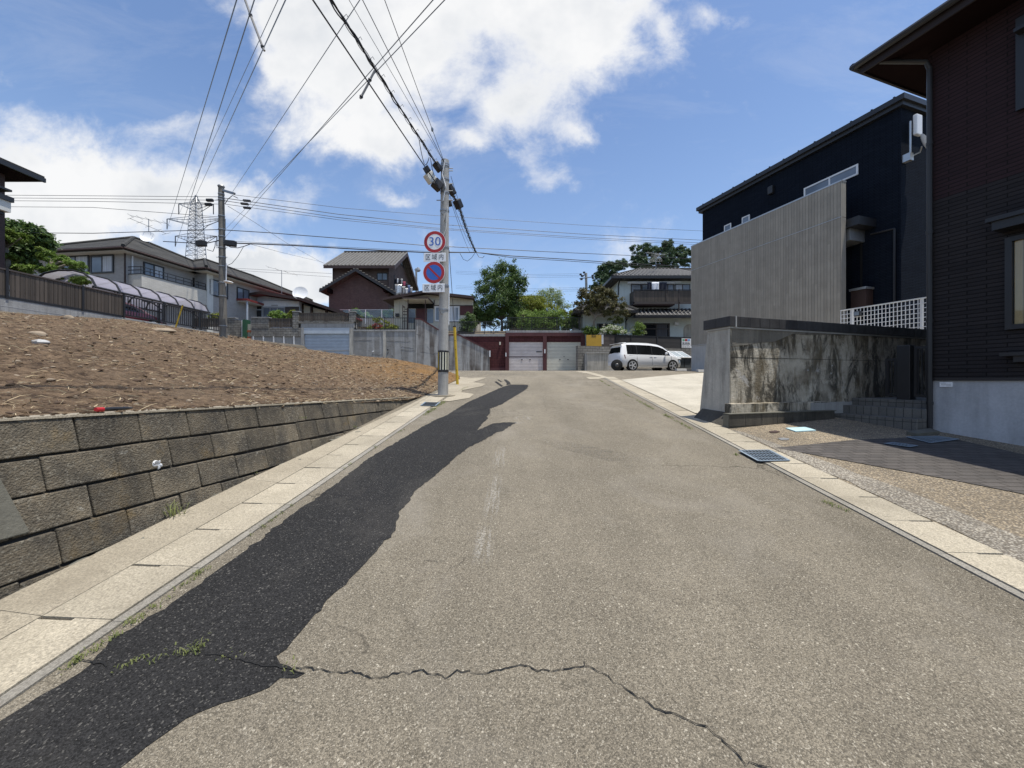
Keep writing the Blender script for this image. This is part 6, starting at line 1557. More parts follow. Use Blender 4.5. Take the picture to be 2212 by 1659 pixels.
# yellow guy guards
def guy(lab, top, bot, r, anchor=None):
    o = thing('guy_guard', lab, 'guy guard', bot)
    MB().tube([bot-Vector((0,0,.1)),bot.lerp(top,.98)],[r,r],12).build('sleeve', m_yellow, o); MB().tube([bot.lerp(top,.981),top],[r*1.1,r*1.1],12).build('cap', m_blk, o)
    d = top-bot; s = Vector((0,-1,0))
    for t in (.25,.45,.6,.75): c_ = bot+d*t+s*r; MB().ell(c_,(.012,.008,.02),6,4).build('rivet', m_blk, o)
    return o
gb = G('c3',1803,1560); gt_ = at('c3',1768,922,gb.y-.1)
guy('yellow guy wire guard leaning beside the sign pole', gt_, gb, 15*.3617/F_PX*gb.y)
bY = 18.3; b_ = at('c1',1525,1640,bY); t_ = at('c1',1592,1440,bY); guy('thin yellow guy guard leaning on the soil before the railing', t_, Vector((b_.x,bY,soilz(b_.x,bY))), .03)
# ---- wires
def sag(p0, p1, s, n=14):
    p0, p1 = Vector(p0), Vector(p1); return [p0.lerp(p1,i/n)-Vector((0,0,4*s*(i/n)*(1-i/n))) for i in range(n+1)]
def cable(lab, pts, r, mat=None, grp='overhead lines', n=5, name='overhead_cable', cat='cable', parent=None):
    mb = MB().tube(pts, r*.8, n); 
    o = mb.build(name, mat or m_cable, parent, smooth=True, fix=False)
    if not parent: tag(o, lab, cat, grp)
    return o
def ext(p, q, k): return q+(q-p)*k
hd = pxz(.93)
# bundle A (thick, lashed), runs over the viewer
def over(c, x, zlev, pz):
    k = dirn(px(c,x,0)); Y = (zlev-CAMZ)/k[1]; e = Vector((k[0]*Y,Y,zlev)); return e
A0 = at('cp',340,150,PY-.2); A1 = over('cs',1045,A0.z+.05,0); A2 = ext(A0,A1,2.6)
pa = [A0]+[A0.lerp(A2,i/16)-Vector((0,0,.12*math.sin(math.pi*i/16))) for i in range(1,17)]
bun = cable('thick lashed black cable bundle running overhead from the sign pole', pa, .020, name='cable_bundle')
for k in range(3):
    pts = []
    N = 170
    for i in range(N+1):
        t = i/N*16; j = min(int(t),15); q_ = pa[j].lerp(pa[j+1],t-j); w_ = i*.62+k*2.1
        pts.append(q_+Vector((math.cos(w_)*.028+.01*math.sin(i*.21),0,math.sin(w_)*.028-.012)))
    MB().tube(pts,.006 if k else .011,4).build('lashing', m_cable, bun, fix=False)
mb = MB()
for i in range(22):
    q_ = A0.lerp(A2,(i+.6)/40)-Vector((0,0,.12*math.sin(math.pi*(i+.6)/40))); mb.tube([q_+Vector((0,0,.02)),q_+Vector((.05,0,.07)),q_+Vector((.06,.05,.06))],.005,4)
mb.build('hanger_hooks', m_steel, bun, fix=False)
B0 = at('cs',1750,1312,PY-.75); B1 = over('cs',868,B0.z+.02,0); B2 = ext(B0,B1,2.2)
cable('single thick black cable beside the lashed bundle', [at('cp',370,400,PY-.2),B0]+[B0.lerp(B2,i/10) for i in range(1,11)], .017)
T = pxz(.985)
for x,l_,r in ((1155,'thin grey wire from the pole top, leftmost of three',.006),(1262,'thin dark wire from the pole top, middle of three',.009),(1437,'thin wire from the pole top with a glass insulator',.008)):
    e = over('cs',x,T.z,0); e2 = ext(T,e,2.0); o = cable(l_,[T,e,e2],r,m_wire)
    if x == 1437:
        k = dirn(px('cs',1813,1025)); d = (e-T); 
        best = min((abs((T+d*i/200).x/(T+d*i/200).y-k[0])+abs(((T+d*i/200).z-CAMZ)/(T+d*i/200).y-k[1]),i) for i in range(201))[1]; c_ = T+d*best/200
        MB().ell(c_,(.03,.05,.05),8,6).build('insulator', m_glassb, o)
# connectors between the two cables near the pole
for c0,c1,s in ((('cs',1710,1110),('cs',1752,1300),.0),(('cs',1790,1245),('cs',1755,1305),.0),(('cs',1800,1250),('cp',300,240),-.0)):
    p = at(*c0,PY-.5); q_ = at(*c1,PY-.5); cable('',sag(p,q_,.06),.012,parent=bun,name='tie_wire')
for c0,c1,w_,h_,Y,nm,lab,m_ in (((305,110),(375,205),.17,.14,PY-.25,'cable_closure','black cable closure on the lashed bundle at the pole top',m_cable),((225,225),(292,325),.17,.26,PY-.35,'terminal_box','pale grey terminal box left of the pole head',m_offwhite),((295,315),(378,395),.20,.24,PY-.25,'cable_closure','large black closure between terminal box and pole',m_cable),
      ((455,350),(520,465),.17,.15,PY+.25,'cable_closure','black cable closure just right of the pole head',m_cable),((545,515),(585,612),.2,.2,PY+1.0,'cable_closure','black cable closure on the drooping cable right of the pole',m_cable),((463,520),(482,590),.08,.12,PY+.1,'cable_closure','small black closure against the right side of the pole',m_cable)):
    p = at('cp',*c0,Y); q_ = at('cp',*c1,Y+(.12 if w_ > .1 else 0)); o = box_between(p,q_,w_,h_,m_,nm,None,.03); tag(o,lab,'cable closure','closures at the pole head')
    if m_ == m_offwhite: box_between(p+Vector((-.02,-.10,.10)),p+Vector((.06,-.12,-.04)),.06,.16,m_cable,'opening',None,.01).parent = o
J = at('cp',758,1090,19.0)
drop = [at('cp',430,330,PY),at('cp',470,400,PY+.3),at('cp',545,530,PY+1.0),at('cp',590,640,PY+2.0),at('cp',640,800,PY+3.8),at('cp',700,960,PY+6),J]
o = cable('thick ragged black cable drooping right from the sign pole', drop, .035, name='cable_bundle')
pts = []
for i in range(121):
    t = i/120*(len(drop)-2)+1; j = min(int(t),len(drop)-2); q_ = drop[j].lerp(drop[j+1],t-j); pts.append(q_+Vector((math.cos(i*.9)*.05,0,math.sin(i*.9)*.05+R.uniform(-.02,.02))))
MB().tube(pts,.012,4).build('lashing', m_cable, o, fix=False)
for c0,c1,Yb_,s,l_ in (((465,470),(690,1085),18.5,.1,'thin wire dropping from pole head, left of the ragged cable'),((480,480),(740,1088),18.8,.15,'second thin wire dropping beside the ragged cable'),((485,260),(765,1088),18.9,.1,'thin wire dropping from the pole top to the cable joint')):
    cable(l_, sag(at('cp',*c0,PY),at('cp',*c1,Yb_),s), .008, m_wire)
cable('slack loop hanging left of the cable joint', [at('cp',585,1100,19),at('cp',620,1165,19),at('cp',665,1185,19),at('cp',710,1150,19),at('cp',745,1100,19)], .014)
cable('slack loop hanging right of the cable joint', [at('cp',765,1098,19),at('cp',790,1140,19),at('cp',830,1150,19),at('cp',850,1128,19)], .016)
cable('guy wire from the sign pole down to the yellow guard', [pxz(.62)+Vector((.13,0,0)),gt_,gb], .011, m_wire)
# low cables along the cross street
def street(lab, pts, r, mat=None, sg_=0):
    return cable(lab, pts, r, mat)
PL = lambda c,x,y: at(c,x,y,Yp2)
RYr = 27.0
SB0 = PL('cu',270,655)
s1 = [at('d',-60,440,20)]
street('telephone bundle along the cross street from the far pole to the joint', [SB0,at('c2',640,685,17.6),at('c2',1000,700,18),at('c2',1600,735,18.5),at('c3',1440,122,18.9),J], .035)
street('lashing strand above the telephone bundle', [SB0+Vector((0,0,.1)),at('c2',640,672,17.6),at('c2',1200,702,18.1),at('c3',1440,108,18.9),J], .010)
street('telephone bundle right of the cable joint, upper strand', [J,at('c4',500,135,20),at('c4',1000,165,22.5),at('c4',1500,200,25),at('c4',2250,240,29)], .028)
street('telephone bundle right of the cable joint, lower strand', [J,at('c4',500,150,20),at('c4',1000,180,22.5),at('c4',1500,215,25),at('c4',2250,262,29)], .020)
street('low voltage line just above the telephone bundle', [PL('cu',270,525),at('c2',800,590,17.8),at('c2',1500,645,18.7),at('c3',1435,45,19.4),at('c4',800,95,23),at('c4',1640,133,27),at('c4',2250,165,30)], .022)
for i,(y0,mid,end,r,l_) in enumerate(((172,(2212,437),(1540,500),.012,'topmost thin street line from the crossarm to the right'),(205,(2212,512),(1540,520),.018,'street line with a black insulator below the topmost line'),(232,(2212,545),(1540,526),.016,'middle street line with a black insulator'),(265,(2212,556),(1540,530),.013,'lowest of four parallel street lines with insulator'))):
    c0 = PL('cu',270 if i else 365,y0); m_ = at('c2',*mid,21); e = at('d',*end,27); q_ = c0.lerp(m_,.5)-Vector((0,0,.10))
    o = street(l_, [c0,q_,m_,m_.lerp(e,.5)-Vector((0,0,.08)),e,ext(m_,e,.6)], r)
    if i: ix, iy = ((490,230),(467,261),(493,301))[i-1]; t = at('cu',ix,iy,Yp2+.9); box_between(t-Vector((.17,0,-.01)),t+Vector((.17,0,-.02)),.10,.10,m_cable,'insulator',o,.02)
for i,(yl,yr,l_) in enumerate(((422,192,'topmost line from the left edge to the far pole'),(428,226,'second line from the left edge to the far pole'),(434,265,'third line from the left edge to the far pole'),(447,395,'faint fourth line from the left edge to the far pole'),(503,520,'low dark line from the left edge to the far pole'))):
    o = street(l_, [at('d',-200,yl-2,20),at('d',200,yl+1,18.5),PL('cu',225,yr)], .013 if i < 4 else .020)
    if i in (1,2): t = at('cu',118 if i == 1 else 105,226 if i == 1 else 268,Yp2+.2); box_between(t-Vector((.15,0,0)),t+Vector((.15,0,0)),.12,.12,m_cable,'insulator',o,.02)
for sgn_,c0,c1,l_ in ((0,(275,655),(378,665),'long black splice case right of the far pole'),(1,(-10,662),(78,660),'long black splice case left of the far pole')):
    o = box_between(at('cu',*c0,Yp2-.1),at('cu',*c1,Yp2-.1),.2,.25,m_cable,'cable_closure',None,.03); tag(o,l_,'cable closure','splice cases on the far pole')
cable('short dark cable left of the far pole splice case',[at('cu',-350,640,19),at('cu',-10,660,Yp2),at('cu',78,660,Yp2),at('cu',215,630,Yp2)], .025)
cable('slack cable under the right splice case',[at('cu',290,680,Yp2),at('cu',330,700,Yp2),at('cu',400,705,Yp2),at('cu',460,690,17.5),at('cu',530,665,17.6)], .02)
cable('service drop curving from the far pole to the bundle',[at('cu',285,885,Yp2),at('cu',340,860,Yp2),at('cu',400,790,17.4),at('cu',455,695,17.5)], .013)
cable('loop of cable left of the far pole',[at('cu',205,628,Yp2),at('cu',175,640,Yp2),at('cu',170,690,Yp2),at('cu',150,740,Yp2),at('cu',90,722,Yp2)], .018)
cable('service line from the far pole down to the brick house',[at('cu',300,285,Yp2),at('c2',640,480,24),at('c2',950,680,32),at('c2',1280,862,44)], .014, m_wire)
cable('lower service line from the far pole to the brick house',[at('cu',530,668,17.6),at('c2',900,760,28),at('c2',1280,850,44)], .012, m_wire)
cable('steep line from the far pole into the distance',[at('cu',215,430,Yp2),at('cu',100,480,21),at('cu',10,560,26),at('cu',-120,690,32)], .02)
cable('jumper wire at the crossarm of the far pole',[at('cu',270,262,Yp2),at('cu',300,215,Yp2),at('cu',345,178,Yp2),at('cu',400,205,Yp2)], .02)
for i,(y0,y1,l_) in enumerate(((945,965,'distant line low between the far pole and the brick house, upper'),(930,945,'distant line low between the far pole and the brick house, lower'))): cable(l_,[at('c2',430,y0-36,70),at('c2',1340,y1-(0 if i else -10),70)], .03, m_wire)
for i,(a_,b_,l_) in enumerate((((-200,385),(1950,432),'upper distant line behind the dark green tree'),((-200,410),(1950,460),'middle distant line behind the dark green tree'),((-200,435),(1950,488),'lower distant line behind the dark green tree'),((-200,640),(2050,672),'upper line of the low distant trio behind the trees'),((-200,665),(2050,700),'middle line of the low distant trio behind the trees'),((-200,690),(2050,730),'lower line of the low distant trio behind the trees'))):
    p = at('ch',*a_,58); e = at('ch',*b_,44.5); m_ = at('ch',1000,(a_[1]+b_[1])/2+38,50); cable(l_,[p,m_,e],.013,m_wire)
# ---- transmission pylon and its conductors
YP = 112.0
py_ = thing('transmission_pylon','steel lattice transmission pylon rising behind the grey tiled house','pylon',Vector((at('c1',1710,900,YP).x,YP,8)))
zt = at('c1',1708,485,YP).z; xc = at('c1',1708,485,YP).x
def hw(z):                                # half width at height z
    z1 = at('c1',1708,1025,YP).z; w1 = 50*.4521/F_PX*YP*1.0; z2 = at('c1',1708,560,YP).z; w2 = 27*.4521/F_PX*YP
    if z > z2: return max(.15, w2*(zt-z)/(zt-z2))
    return w2+(w1-w2)*(z2-z)/(z2-z1)
lv = [8,16,23,29]+[at('c1',1708,y,YP).z for y in (1025,985,945,905,870,835,800,765,730,700,670,640,610,580,555,530,508)]+[zt]
mb = MB(); rl = .12
def cor(z): h = hw(z); return [Vector((xc+sx_*h,YP+sy_*h,z)) for sx_,sy_ in ((-1,-1),(1,-1),(1,1),(-1,1))]
for i in range(4): mb.tube([cor(z)[i] for z in lv], rl, 4)
legs = mb.build('legs', m_steel, py_, fix=False)
mb = MB()
for z0,z1 in zip(lv,lv[1:]):
    c0,c1 = cor(z0),cor(z1)
    for i in range(4): j=(i+1)%4; mb.tube([c0[i],c1[j]],.055,3,False); mb.tube([c0[j],c1[i]],.055,3,False); mb.tube([c1[i],c1[j]],.05,3,False)
mb.build('lattice', m_steel, py_, fix=False)
tips = {}
for key,yb_,ye,xl in (('a',560,600,1557),('b',690,750,1455),('c',840,880,1527)):
    zA = at('c1',1700,yb_-5,YP).z; zB = at('c1',1700,yb_+55,YP).z; xt = at('c1',xl,yb_,YP).x; zt2 = at('c1',xl,yb_,YP).z; L_ = xc-xt
    for s_ in (-1,1):
        tip = Vector((xc+s_*L_,YP,zt2)); mb = MB()
        for yy in (-1,1):
            h = hw(zA); mb.tube([Vector((xc+s_*h,YP+yy*h,zA)),tip],.10,3); mb.tube([Vector((xc+s_*h,YP+yy*h,zB)),tip],.10,3)
        for k in range(1,5): t = k/5; u = Vector((xc+s_*hw(zA),YP,zA)).lerp(tip,t); d_ = Vector((xc+s_*hw(zB),YP,zB)).lerp(tip,t); mb.tube([u,d_],.06,3)
        mb.build('crossarm', m_steel, py_, fix=False)
        ins = MB().tube([tip,tip-Vector((0,0,3.0))],.13,5).build('insulator', m_blk, py_, fix=False)
        tips[key,s_] = tip-Vector((0,0,3.1))
def hv(lab, p0, c, x, zlev=None, r=.045, mat=None):
    k = dirn(px(c,x,0)); Y = (zlev-CAMZ)/k[1]; e = Vector((k[0]*Y,Y,zlev)); return cable(lab, [p0,p0.lerp(e,.5)-Vector((0,0,.05)),e,ext(p0,e,.12)], r, mat or m_hv, 'transmission conductors', 4, 'conductor', 'power line')
L1 = hv('leftmost conductor sweeping up from the pylon', tips['b',-1], 'cs', 265, 26)
L2 = hv('second conductor from the left sweeping up from the pylon', tips['c',-1], 'cs', 405, 26)
L3 = hv('faint third conductor rising from the pylon', tips['a',-1], 'cs', 592, 28, .03)
L4 = hv('conductor from the pylon top with a long rod insulator', Vector((xc,YP,zt)), 'cs', 652, 28, .05)
R1 = hv('single line rising right from behind the far pole', at('cu',345,145,60), 'cs', 1240, 22, .030)
R2 = hv('left of the two conductors crossing behind the lashed bundle', tips['c',1], 'cs', 1820, 26, .045)
R3 = hv('right of the two conductors crossing behind the lashed bundle', tips['b',1], 'cs', 1912, 26, .045)
def rod(lab, pts, Yd, r):
    P = [at('cs',x,y,Yd) for x,y in pts]; o = MB().tube(P, r, 7).build('rod_insulator', m_rod, None); tag(o, lab, 'insulator', 'rod insulators on the conductors')
    for i in (1,-2): MB().ell(P[i],(r*1.7,r*1.7,r*1.7),8,6).build('clamp', m_blk, o)
    return o
k = dirn(px('cs',482,400)); 
rod('long pale rod insulator at the upper left of the sky', [(310,-60),(375,120),(402,190),(470,370),(485,402)], 26, .075)
rod('grey rod insulator crossing the thick black cable', [(1362,552),(1320,632),(1304,668),(1252,765),(1242,780)], 30, .085)
# ---------------------------------------------------------------- plants
def foliage(name, mat, parent, blobs, n, size, clump=.3, nclump=14, asp=.55, up=.35, shell=.5, droop=0.0):
    """leaf-sized faces gathered in clumps through the volume of each blob (centre, (rx,ry,rz))"""
    vol = [b[1][0]*b[1][1]*b[1][2] for b in blobs]; wsum = [v**.72 for v in vol]; tot = sum(wsum)
    v = []; f = []; off = rootloc(parent) if parent else Vector((0,0,0))
    for (c,rad),w_ in zip(blobs,wsum):
        c = Vector(c); k = int(n*w_/tot); cl = []
        nc = max(4,int(nclump*(.6+.8*R.random())))
        for _ in range(nc):
            d = Vector((R.gauss(0,1),R.gauss(0,1),R.gauss(0,1))).normalized(); q_ = shell+(1.04-shell)*R.random()**.6
            cl.append((Vector((d.x*rad[0]*q_,d.y*rad[1]*q_,d.z*rad[2]*q_)), R.uniform(.6,1.35), d))
        for _ in range(k):
            cc,cs_,d = R.choice(cl); m_ = min(rad)*clump*cs_
            p = c+cc+Vector((R.gauss(0,m_),R.gauss(0,m_),R.gauss(0,m_*.75)))
            nn = (d*.6+Vector((R.gauss(0,.6),R.gauss(0,.6),R.gauss(0,.6)+up))).normalized()
            t = nn.cross(Vector((R.gauss(0,1),R.gauss(0,1),R.gauss(0,1)))).normalized(); b = nn.cross(t); s_ = size*R.uniform(.6,1.35)
            if droop: t = (t+Vector((0,0,-droop))).normalized(); b = nn.cross(t)
            p -= off; i = len(v)
            v += [p-t*s_*.5, p+b*s_*asp*.5+nn*s_*.08, p+t*s_*.5, p-b*s_*asp*.5+nn*s_*.08]; f.append((i,i+1,i+2,i+3))
    me = bpy.data.meshes.new(name); me.from_pydata(v,[],f); me.materials.append(mat)
    o = bpy.data.objects.new(name, me); COL.objects.link(o)
    if parent: o.parent = parent
    return o
def pb_(c, lst, Y, depth=1.0):
    """(x, y, rx, ry[, dY]) in photo pixels -> blobs"""
    k = CROPS[c][2]/CROPS[c][3]/F_PX; out = []
    for t in lst:
        x,y,rx,ry = t[:4]; YY = Y+(t[4] if len(t) > 4 else 0)
        out.append((at(c,x,y,YY),(rx*k*YY,(rx+ry)*.5*k*YY*depth,ry*k*YY)))
    return out
def branches(name, mat, parent, base, blobs, r, fork=.35, jit=.1, n=7):
    mb = MB(); base = Vector(base); cen = sum((b[0] for b in blobs), Vector((0,0,0)))/len(blobs)
    fk = base.lerp(Vector((base.x*.6+cen.x*.4,base.y,cen.z)),fork)
    mb.tube([base-Vector((0,0,.3)),base,base.lerp(fk,.5)+Vector((R.gauss(0,jit),R.gauss(0,jit),0)),fk],[r*1.25,r,r*.85,r*.7],8)
    for b in blobs:
        e = b[0]+Vector((0,0,b[1][2]*.3)); m_ = fk.lerp(e,.5)+Vector((R.gauss(0,jit)*2,R.gauss(0,jit)*2,R.gauss(0,jit)))
        mb.tube([fk,m_,e],[r*.55,r*.35,r*.1],6)
        for _ in range(n):
            s_ = m_.lerp(e,R.random()); d = Vector((R.gauss(0,1)*b[1][0],R.gauss(0,1)*b[1][1],R.gauss(.3,.8)*b[1][2]))*.6; mb.tube([s_,s_+d*.5+Vector((0,0,.03)),s_+d],[r*.16,r*.11,r*.04],4,False)
    return mb.build(name, mat, parent, smooth=True, fix=False)
lf_dark = leafmat('leaf_dark', (0.032,0.068,0.022), (0.133,0.205,0.053), .2)
lf_mid = leafmat('leaf_mid', (0.054,0.101,0.022), (0.178,0.256,0.054), .25)
lf_yel = leafmat('leaf_yellow_green', (0.109,0.139,0.019), (0.310,0.341,0.046), .25)
lf_hedge = leafmat('leaf_hedge', (0.068,0.126,0.027), (0.290,0.408,0.088), .25)
lf_maple = leafmat('leaf_maple', (.060,.074,.026), (.155,.130,.055), .25)
lf_maple2 = leafmat('leaf_maple_green', (0.078,0.109,0.031), (0.186,0.202,0.070), .25)
lf_pine = leafmat('needle_dark', (0.050,0.099,0.054), (0.149,0.211,0.099), .15)
lf_pad = leafmat('needle_bright', (0.078,0.147,0.028), (0.232,0.310,0.062), .2)
lf_pale = leafmat('leaf_pale', (0.171,0.232,0.093), (0.388,0.449,0.217), .3)
lf_white = leafmat('petal_white', (.55,.57,.48), (.72,.73,.66), .2)
lf_red = leafmat('petal_red', (.22,.02,.02), (.40,.06,.04), .2)
def plant(name, lab, cat, c, blobs_px, Y, base, mat, n, size, trunk=None, grp=None, depth=1.0, r=.09, bark=None, crown='crown', **k):
    bl = pb_(c, blobs_px, Y, depth); b = at(c,*base,Y); o = thing(name, lab, cat, b, grp)
    foliage(crown, mat, o, bl, n, size, **k)
    if trunk is not False: branches('trunk', bark or m_bark, o, b, bl, r, **(trunk or {}))
    return o
g_ = 'garden trees above the garages'
plant('broadleaf_tree','tall dark green broadleaf tree left of the clipped hedge','tree','ch',
  [(600,330,110,130),(785,310,70,110),(400,470,150,130),(640,500,200,160),(890,500,140,140),(270,620,130,110,-.3),(520,680,210,170,-.5),(800,690,200,150),(950,620,80,130),(270,830,140,150),(520,880,260,180,-.4),(800,900,170,160),(250,1030,130,130),(430,1060,170,130),(740,1060,170,130),(330,1160,170,100),(200,1150,110,110),(820,1120,130,110),(620,1080,150,110)],
  33.6,(600,1430),lf_dark,30000,.15,dict(fork=.30),g_,r=.13,nclump=16,clump=.30)
plant('round_conifer','yellow green round conifer between the dark tree and the pale airy tree','tree','ch',[(1010,900,130,100),(1160,900,150,110),(1280,960,90,90),(1060,1010,150,90),(1400,1060,150,90),(1550,1090,100,90),(1250,1060,150,90)],35.2,(1200,1400),lf_yel,9000,.12,None,g_,r=.08,clump=.28)
plant('airy_tree','pale airy tree with thin drooping twigs behind the hedge','tree','ch',[(1430,800,120,100),(1560,830,110,100),(1360,900,130,110),(1520,950,140,100),(1640,920,70,80),(1270,760,60,50),(1740,1010,80,50),(1470,720,60,40)],36.5,(1480,1400),lf_pale,3000,.20,dict(fork=.4),g_,r=.06,clump=.42,asp=.3,shell=.2)
plant('shrub','dark low shrubs under the tall broadleaf tree','shrub','ch',[(190,1200,110,110),(330,1260,120,110),(480,1290,90,80),(760,1200,120,100),(860,1260,100,110),(680,1320,90,70)],35.5,(450,1440),lf_dark,6500,.14,dict(fork=.2),None,r=.05)
hp = pb_('ch',[(x,y,85,75) for x in range(970,1620,105) for y in (1150,1260,1350)],32.1,1.1)
o = thing('clipped_hedge','clipped bright green hedge behind the garage roof railing','hedge',at('ch',1260,1410,32.1)); foliage('foliage',lf_hedge,o,hp,15000,.105,clump=.34,nclump=18,asp=.45,shell=.75); MB().box(W0,at('ch',930,1400,32.4).x,at('ch',1600,1400,32.4).x,32.1,32.7,5.6,at('ch',1200,1150,32.4).z).build('inner_stems', m_bark, o)
plant('shrub','dark shrub at the right end of the hedge behind the railing','shrub','ch',[(1700,1250,110,100),(1830,1270,100,110),(1740,1360,140,60),(1870,1350,60,70)],32.6,(1760,1420),lf_mid,6000,.11,dict(fork=.2),None,r=.05)
plant('shrub','low green shrub mass beyond the right end of the hedge','shrub','ch',[(1730,1110,110,60),(1830,1130,70,60),(1660,1150,60,60)],37,(1750,1300),lf_yel,2600,.13,dict(fork=.2),None,r=.05)
plant('shrub','dark green shrub with reddish tips beside the maroon panel of the beige bungalow','shrub','cy',[(1620,950,110,80),(1560,1060,80,90),(1690,1060,90,100),(1620,1160,120,80)],32.0,(1620,1250),lf_dark,4500,.11,dict(fork=.2),None,r=.05)
plant('maple_tree','bronze leaved maple with pale forked stems in front of the white house','tree','cw',
  [(330,680,190,85),(560,660,150,75),(180,720,100,70),(450,780,240,80),(760,780,130,60),(230,880,170,70),(560,890,260,80),(850,900,130,60),(330,990,220,70),(650,1010,220,70),(900,1030,110,60),(90,880,70,50),(480,610,90,50),(700,700,90,50)],
  30.2,(390,1290),lf_maple,12000,.14,dict(fork=.42,jit=.06,n=9),None,bark=m_barkp,r=.10,clump=.34,shell=.35)
plant('maple_tree','small green outer maple branch hanging low right of the bronze maple','branch','cw',[(800,1120,90,30),(780,1190,70,28),(860,1170,40,40),(700,1130,60,25)],30.0,(560,1230),lf_maple2,700,.14,dict(fork=.5,jit=.03,n=4),None,bark=m_barkp,r=.03,clump=.4,shell=.3)
def pine(lab, c, tiers, Y, base, top, n, size):
    b = at(c,*base,Y); t = at(c,*top,Y); o = thing('pine_tree', lab, 'tree', b); MB().tube([b-Vector((0,0,2)),b.lerp(t,.5),t],[.35,.24,.06],9).build('trunk', m_bark, o)
    bl = pb_(c,tiers,Y,1.0); mb = MB()
    for q_ in bl:
        s_ = b.lerp(t,max(0,min(.97,(q_[0].z-b.z)/(t.z-b.z)-.04))); mb.tube([s_,s_.lerp(q_[0],.6),q_[0]+(q_[0]-s_)*.25],[.09,.06,.02],5)
    mb.build('limbs', m_bark, o)
    foliage('crown',lf_pine,o,bl,n,size,clump=.20,nclump=30,asp=.16,shell=.35,up=.9); return o
pine('tall dark pine right behind the white house roof','c4',[(1640,60,60,26),(1720,110,100,40),(1650,150,70,30),(1740,45,40,28),(1800,90,80,38),(1880,150,110,42),(1700,200,120,45),(1830,215,130,45),(1930,40,45,40),(1960,95,80,38),(2020,140,90,40),(1980,200,110,42),(2080,110,70,34),(2100,190,80,35),(2060,60,40,26),(1600,215,40,22),(1900,20,30,25),(1960,5,28,22)],46,(1850,520),(1900,-10),36000,.34)
pine('second dark pine left of the tall one, behind the distant pole','c4',[(1340,240,55,34),(1400,220,60,28),(1450,250,60,32),(1300,300,50,28),(1380,290,80,36),(1350,345,90,38),(1290,380,70,34),(1400,370,90,40),(1330,420,90,36),(1530,190,40,28),(1510,230,45,26),(1250,420,40,24),(1470,200,30,24)],41,(1370,620),(1350,205),22000,.30)
plant('hydrangea','hydrangea bush with white flower heads above the dark slat fence','shrub','cw',[(600,1330,90,60),(700,1310,110,70),(810,1320,100,60),(890,1360,70,40),(560,1370,60,30),(760,1370,120,40)],29.6,(720,1420),lf_hedge,3800,.12,dict(fork=.2),None,r=.04)
hyd = [o for o in bpy.data.objects if o.name == 'hydrangea'][0]
for x,y in ((568,1250),(660,1250),(700,1255),(760,1262),(800,1265),(828,1280),(605,1300),(690,1312),(580,1355),(548,1325),(690,1368),(780,1310),(850,1290),(938,1332),(870,1340),(885,1375),(530,1325),(495,1384),(535,1380),(990,1385),(640,1290),(730,1290)):
    foliage('flower_head',lf_white,hyd,[(at('cw',x,y,29.1),(.13,.13,.10))],70,.06,clump=.16,nclump=12,shell=.7)
plant('shrub','low dark green shrub under the bronze maple','shrub','cw',[(290,1320,100,60),(420,1330,110,60),(350,1370,150,40),(500,1370,60,35)],29.8,(350,1420),lf_mid,3600,.11,dict(fork=.2),None,r=.04)
plant('narrow_conifer','slim upright green conifer in front of the white house window','shrub','cw',[(1150,1260,55,60),(1190,1310,60,70),(1130,1330,50,70),(1170,1390,80,50),(1215,1250,30,50)],30.3,(1170,1450),lf_hedge,3200,.13,dict(fork=.2),None,r=.04,asp=.35,droop=-.8)
plant('bare_shrub','thin bare twiggy shrub left of the slim conifer','shrub','cw',[(1050,1330,40,70),(1080,1370,40,40),(1275,1360,35,40)],30.6,(1080,1420),lf_pale,160,.08,dict(fork=.2,jit=.03,n=12),None,r=.03)
plant('round_shrub','rounded green shrub over the short brown board fence','shrub','cb',[(1040,570,80,50),(1110,585,60,50),(1000,605,50,40),(1180,615,110,35),(1080,625,110,30)],31.4,(1080,680),lf_hedge,4200,.10,dict(fork=.2),None,r=.04)
plant('round_shrub','smaller yellowish shrub against the taller block pillar','shrub','cb',[(1310,560,55,35),(1280,600,40,40)],31.6,(1300,660),lf_yel,1500,.10,dict(fork=.2),None,r=.04)
plant('round_shrub','yellow green shrub in the gap beside the far utility pole','shrub','cb',[(180,600,60,40),(130,630,50,30),(230,630,40,30)],29,(180,680),lf_yel,1300,.10,dict(fork=.2),None,r=.04)
plant('round_shrub','small green shrub at the foot of the brick house','shrub','c3',[(700,765,45,28),(740,780,40,25),(670,790,40,20)],38.4,(700,840),lf_mid,1500,.13,dict(fork=.2),None,r=.04)
plant('round_shrub','pale whitish shrub behind the clear panel fence','shrub','c3',[(800,800,40,22),(840,815,35,18),(770,820,30,14)],38.2,(810,850),lf_pale,1100,.12,dict(fork=.2),None,r=.03)
plant('round_shrub','dark shrub at the right end of the clear panel fence','shrub','c3',[(1010,790,35,30),(1085,780,25,45),(1040,815,40,20)],38.0,(1030,850),lf_dark,1300,.12,dict(fork=.2),None,r=.03)
plant('flower_bed','yellow green bank of low plants behind the black railing','plant','c3',[(930,860,60,25),(1000,890,60,28),(1060,930,60,28),(900,940,70,25),(980,950,70,22),(1120,940,40,25),(840,950,50,18)],31.6,(980,985),lf_yel,3200,.10,dict(fork=.2),None,r=.03)
plant('red_flower_bush','small bush of red flowers behind the black railing','plant','c3',[(905,905,30,18),(950,925,35,16),(925,945,40,14),(890,930,20,16)],31.2,(920,980),lf_red,420,.09,dict(fork=.2),None,r=.02)
tw = thing('bamboo_canes','thin bare canes standing before the brick house wall','canes',at('c3',680,745,39))
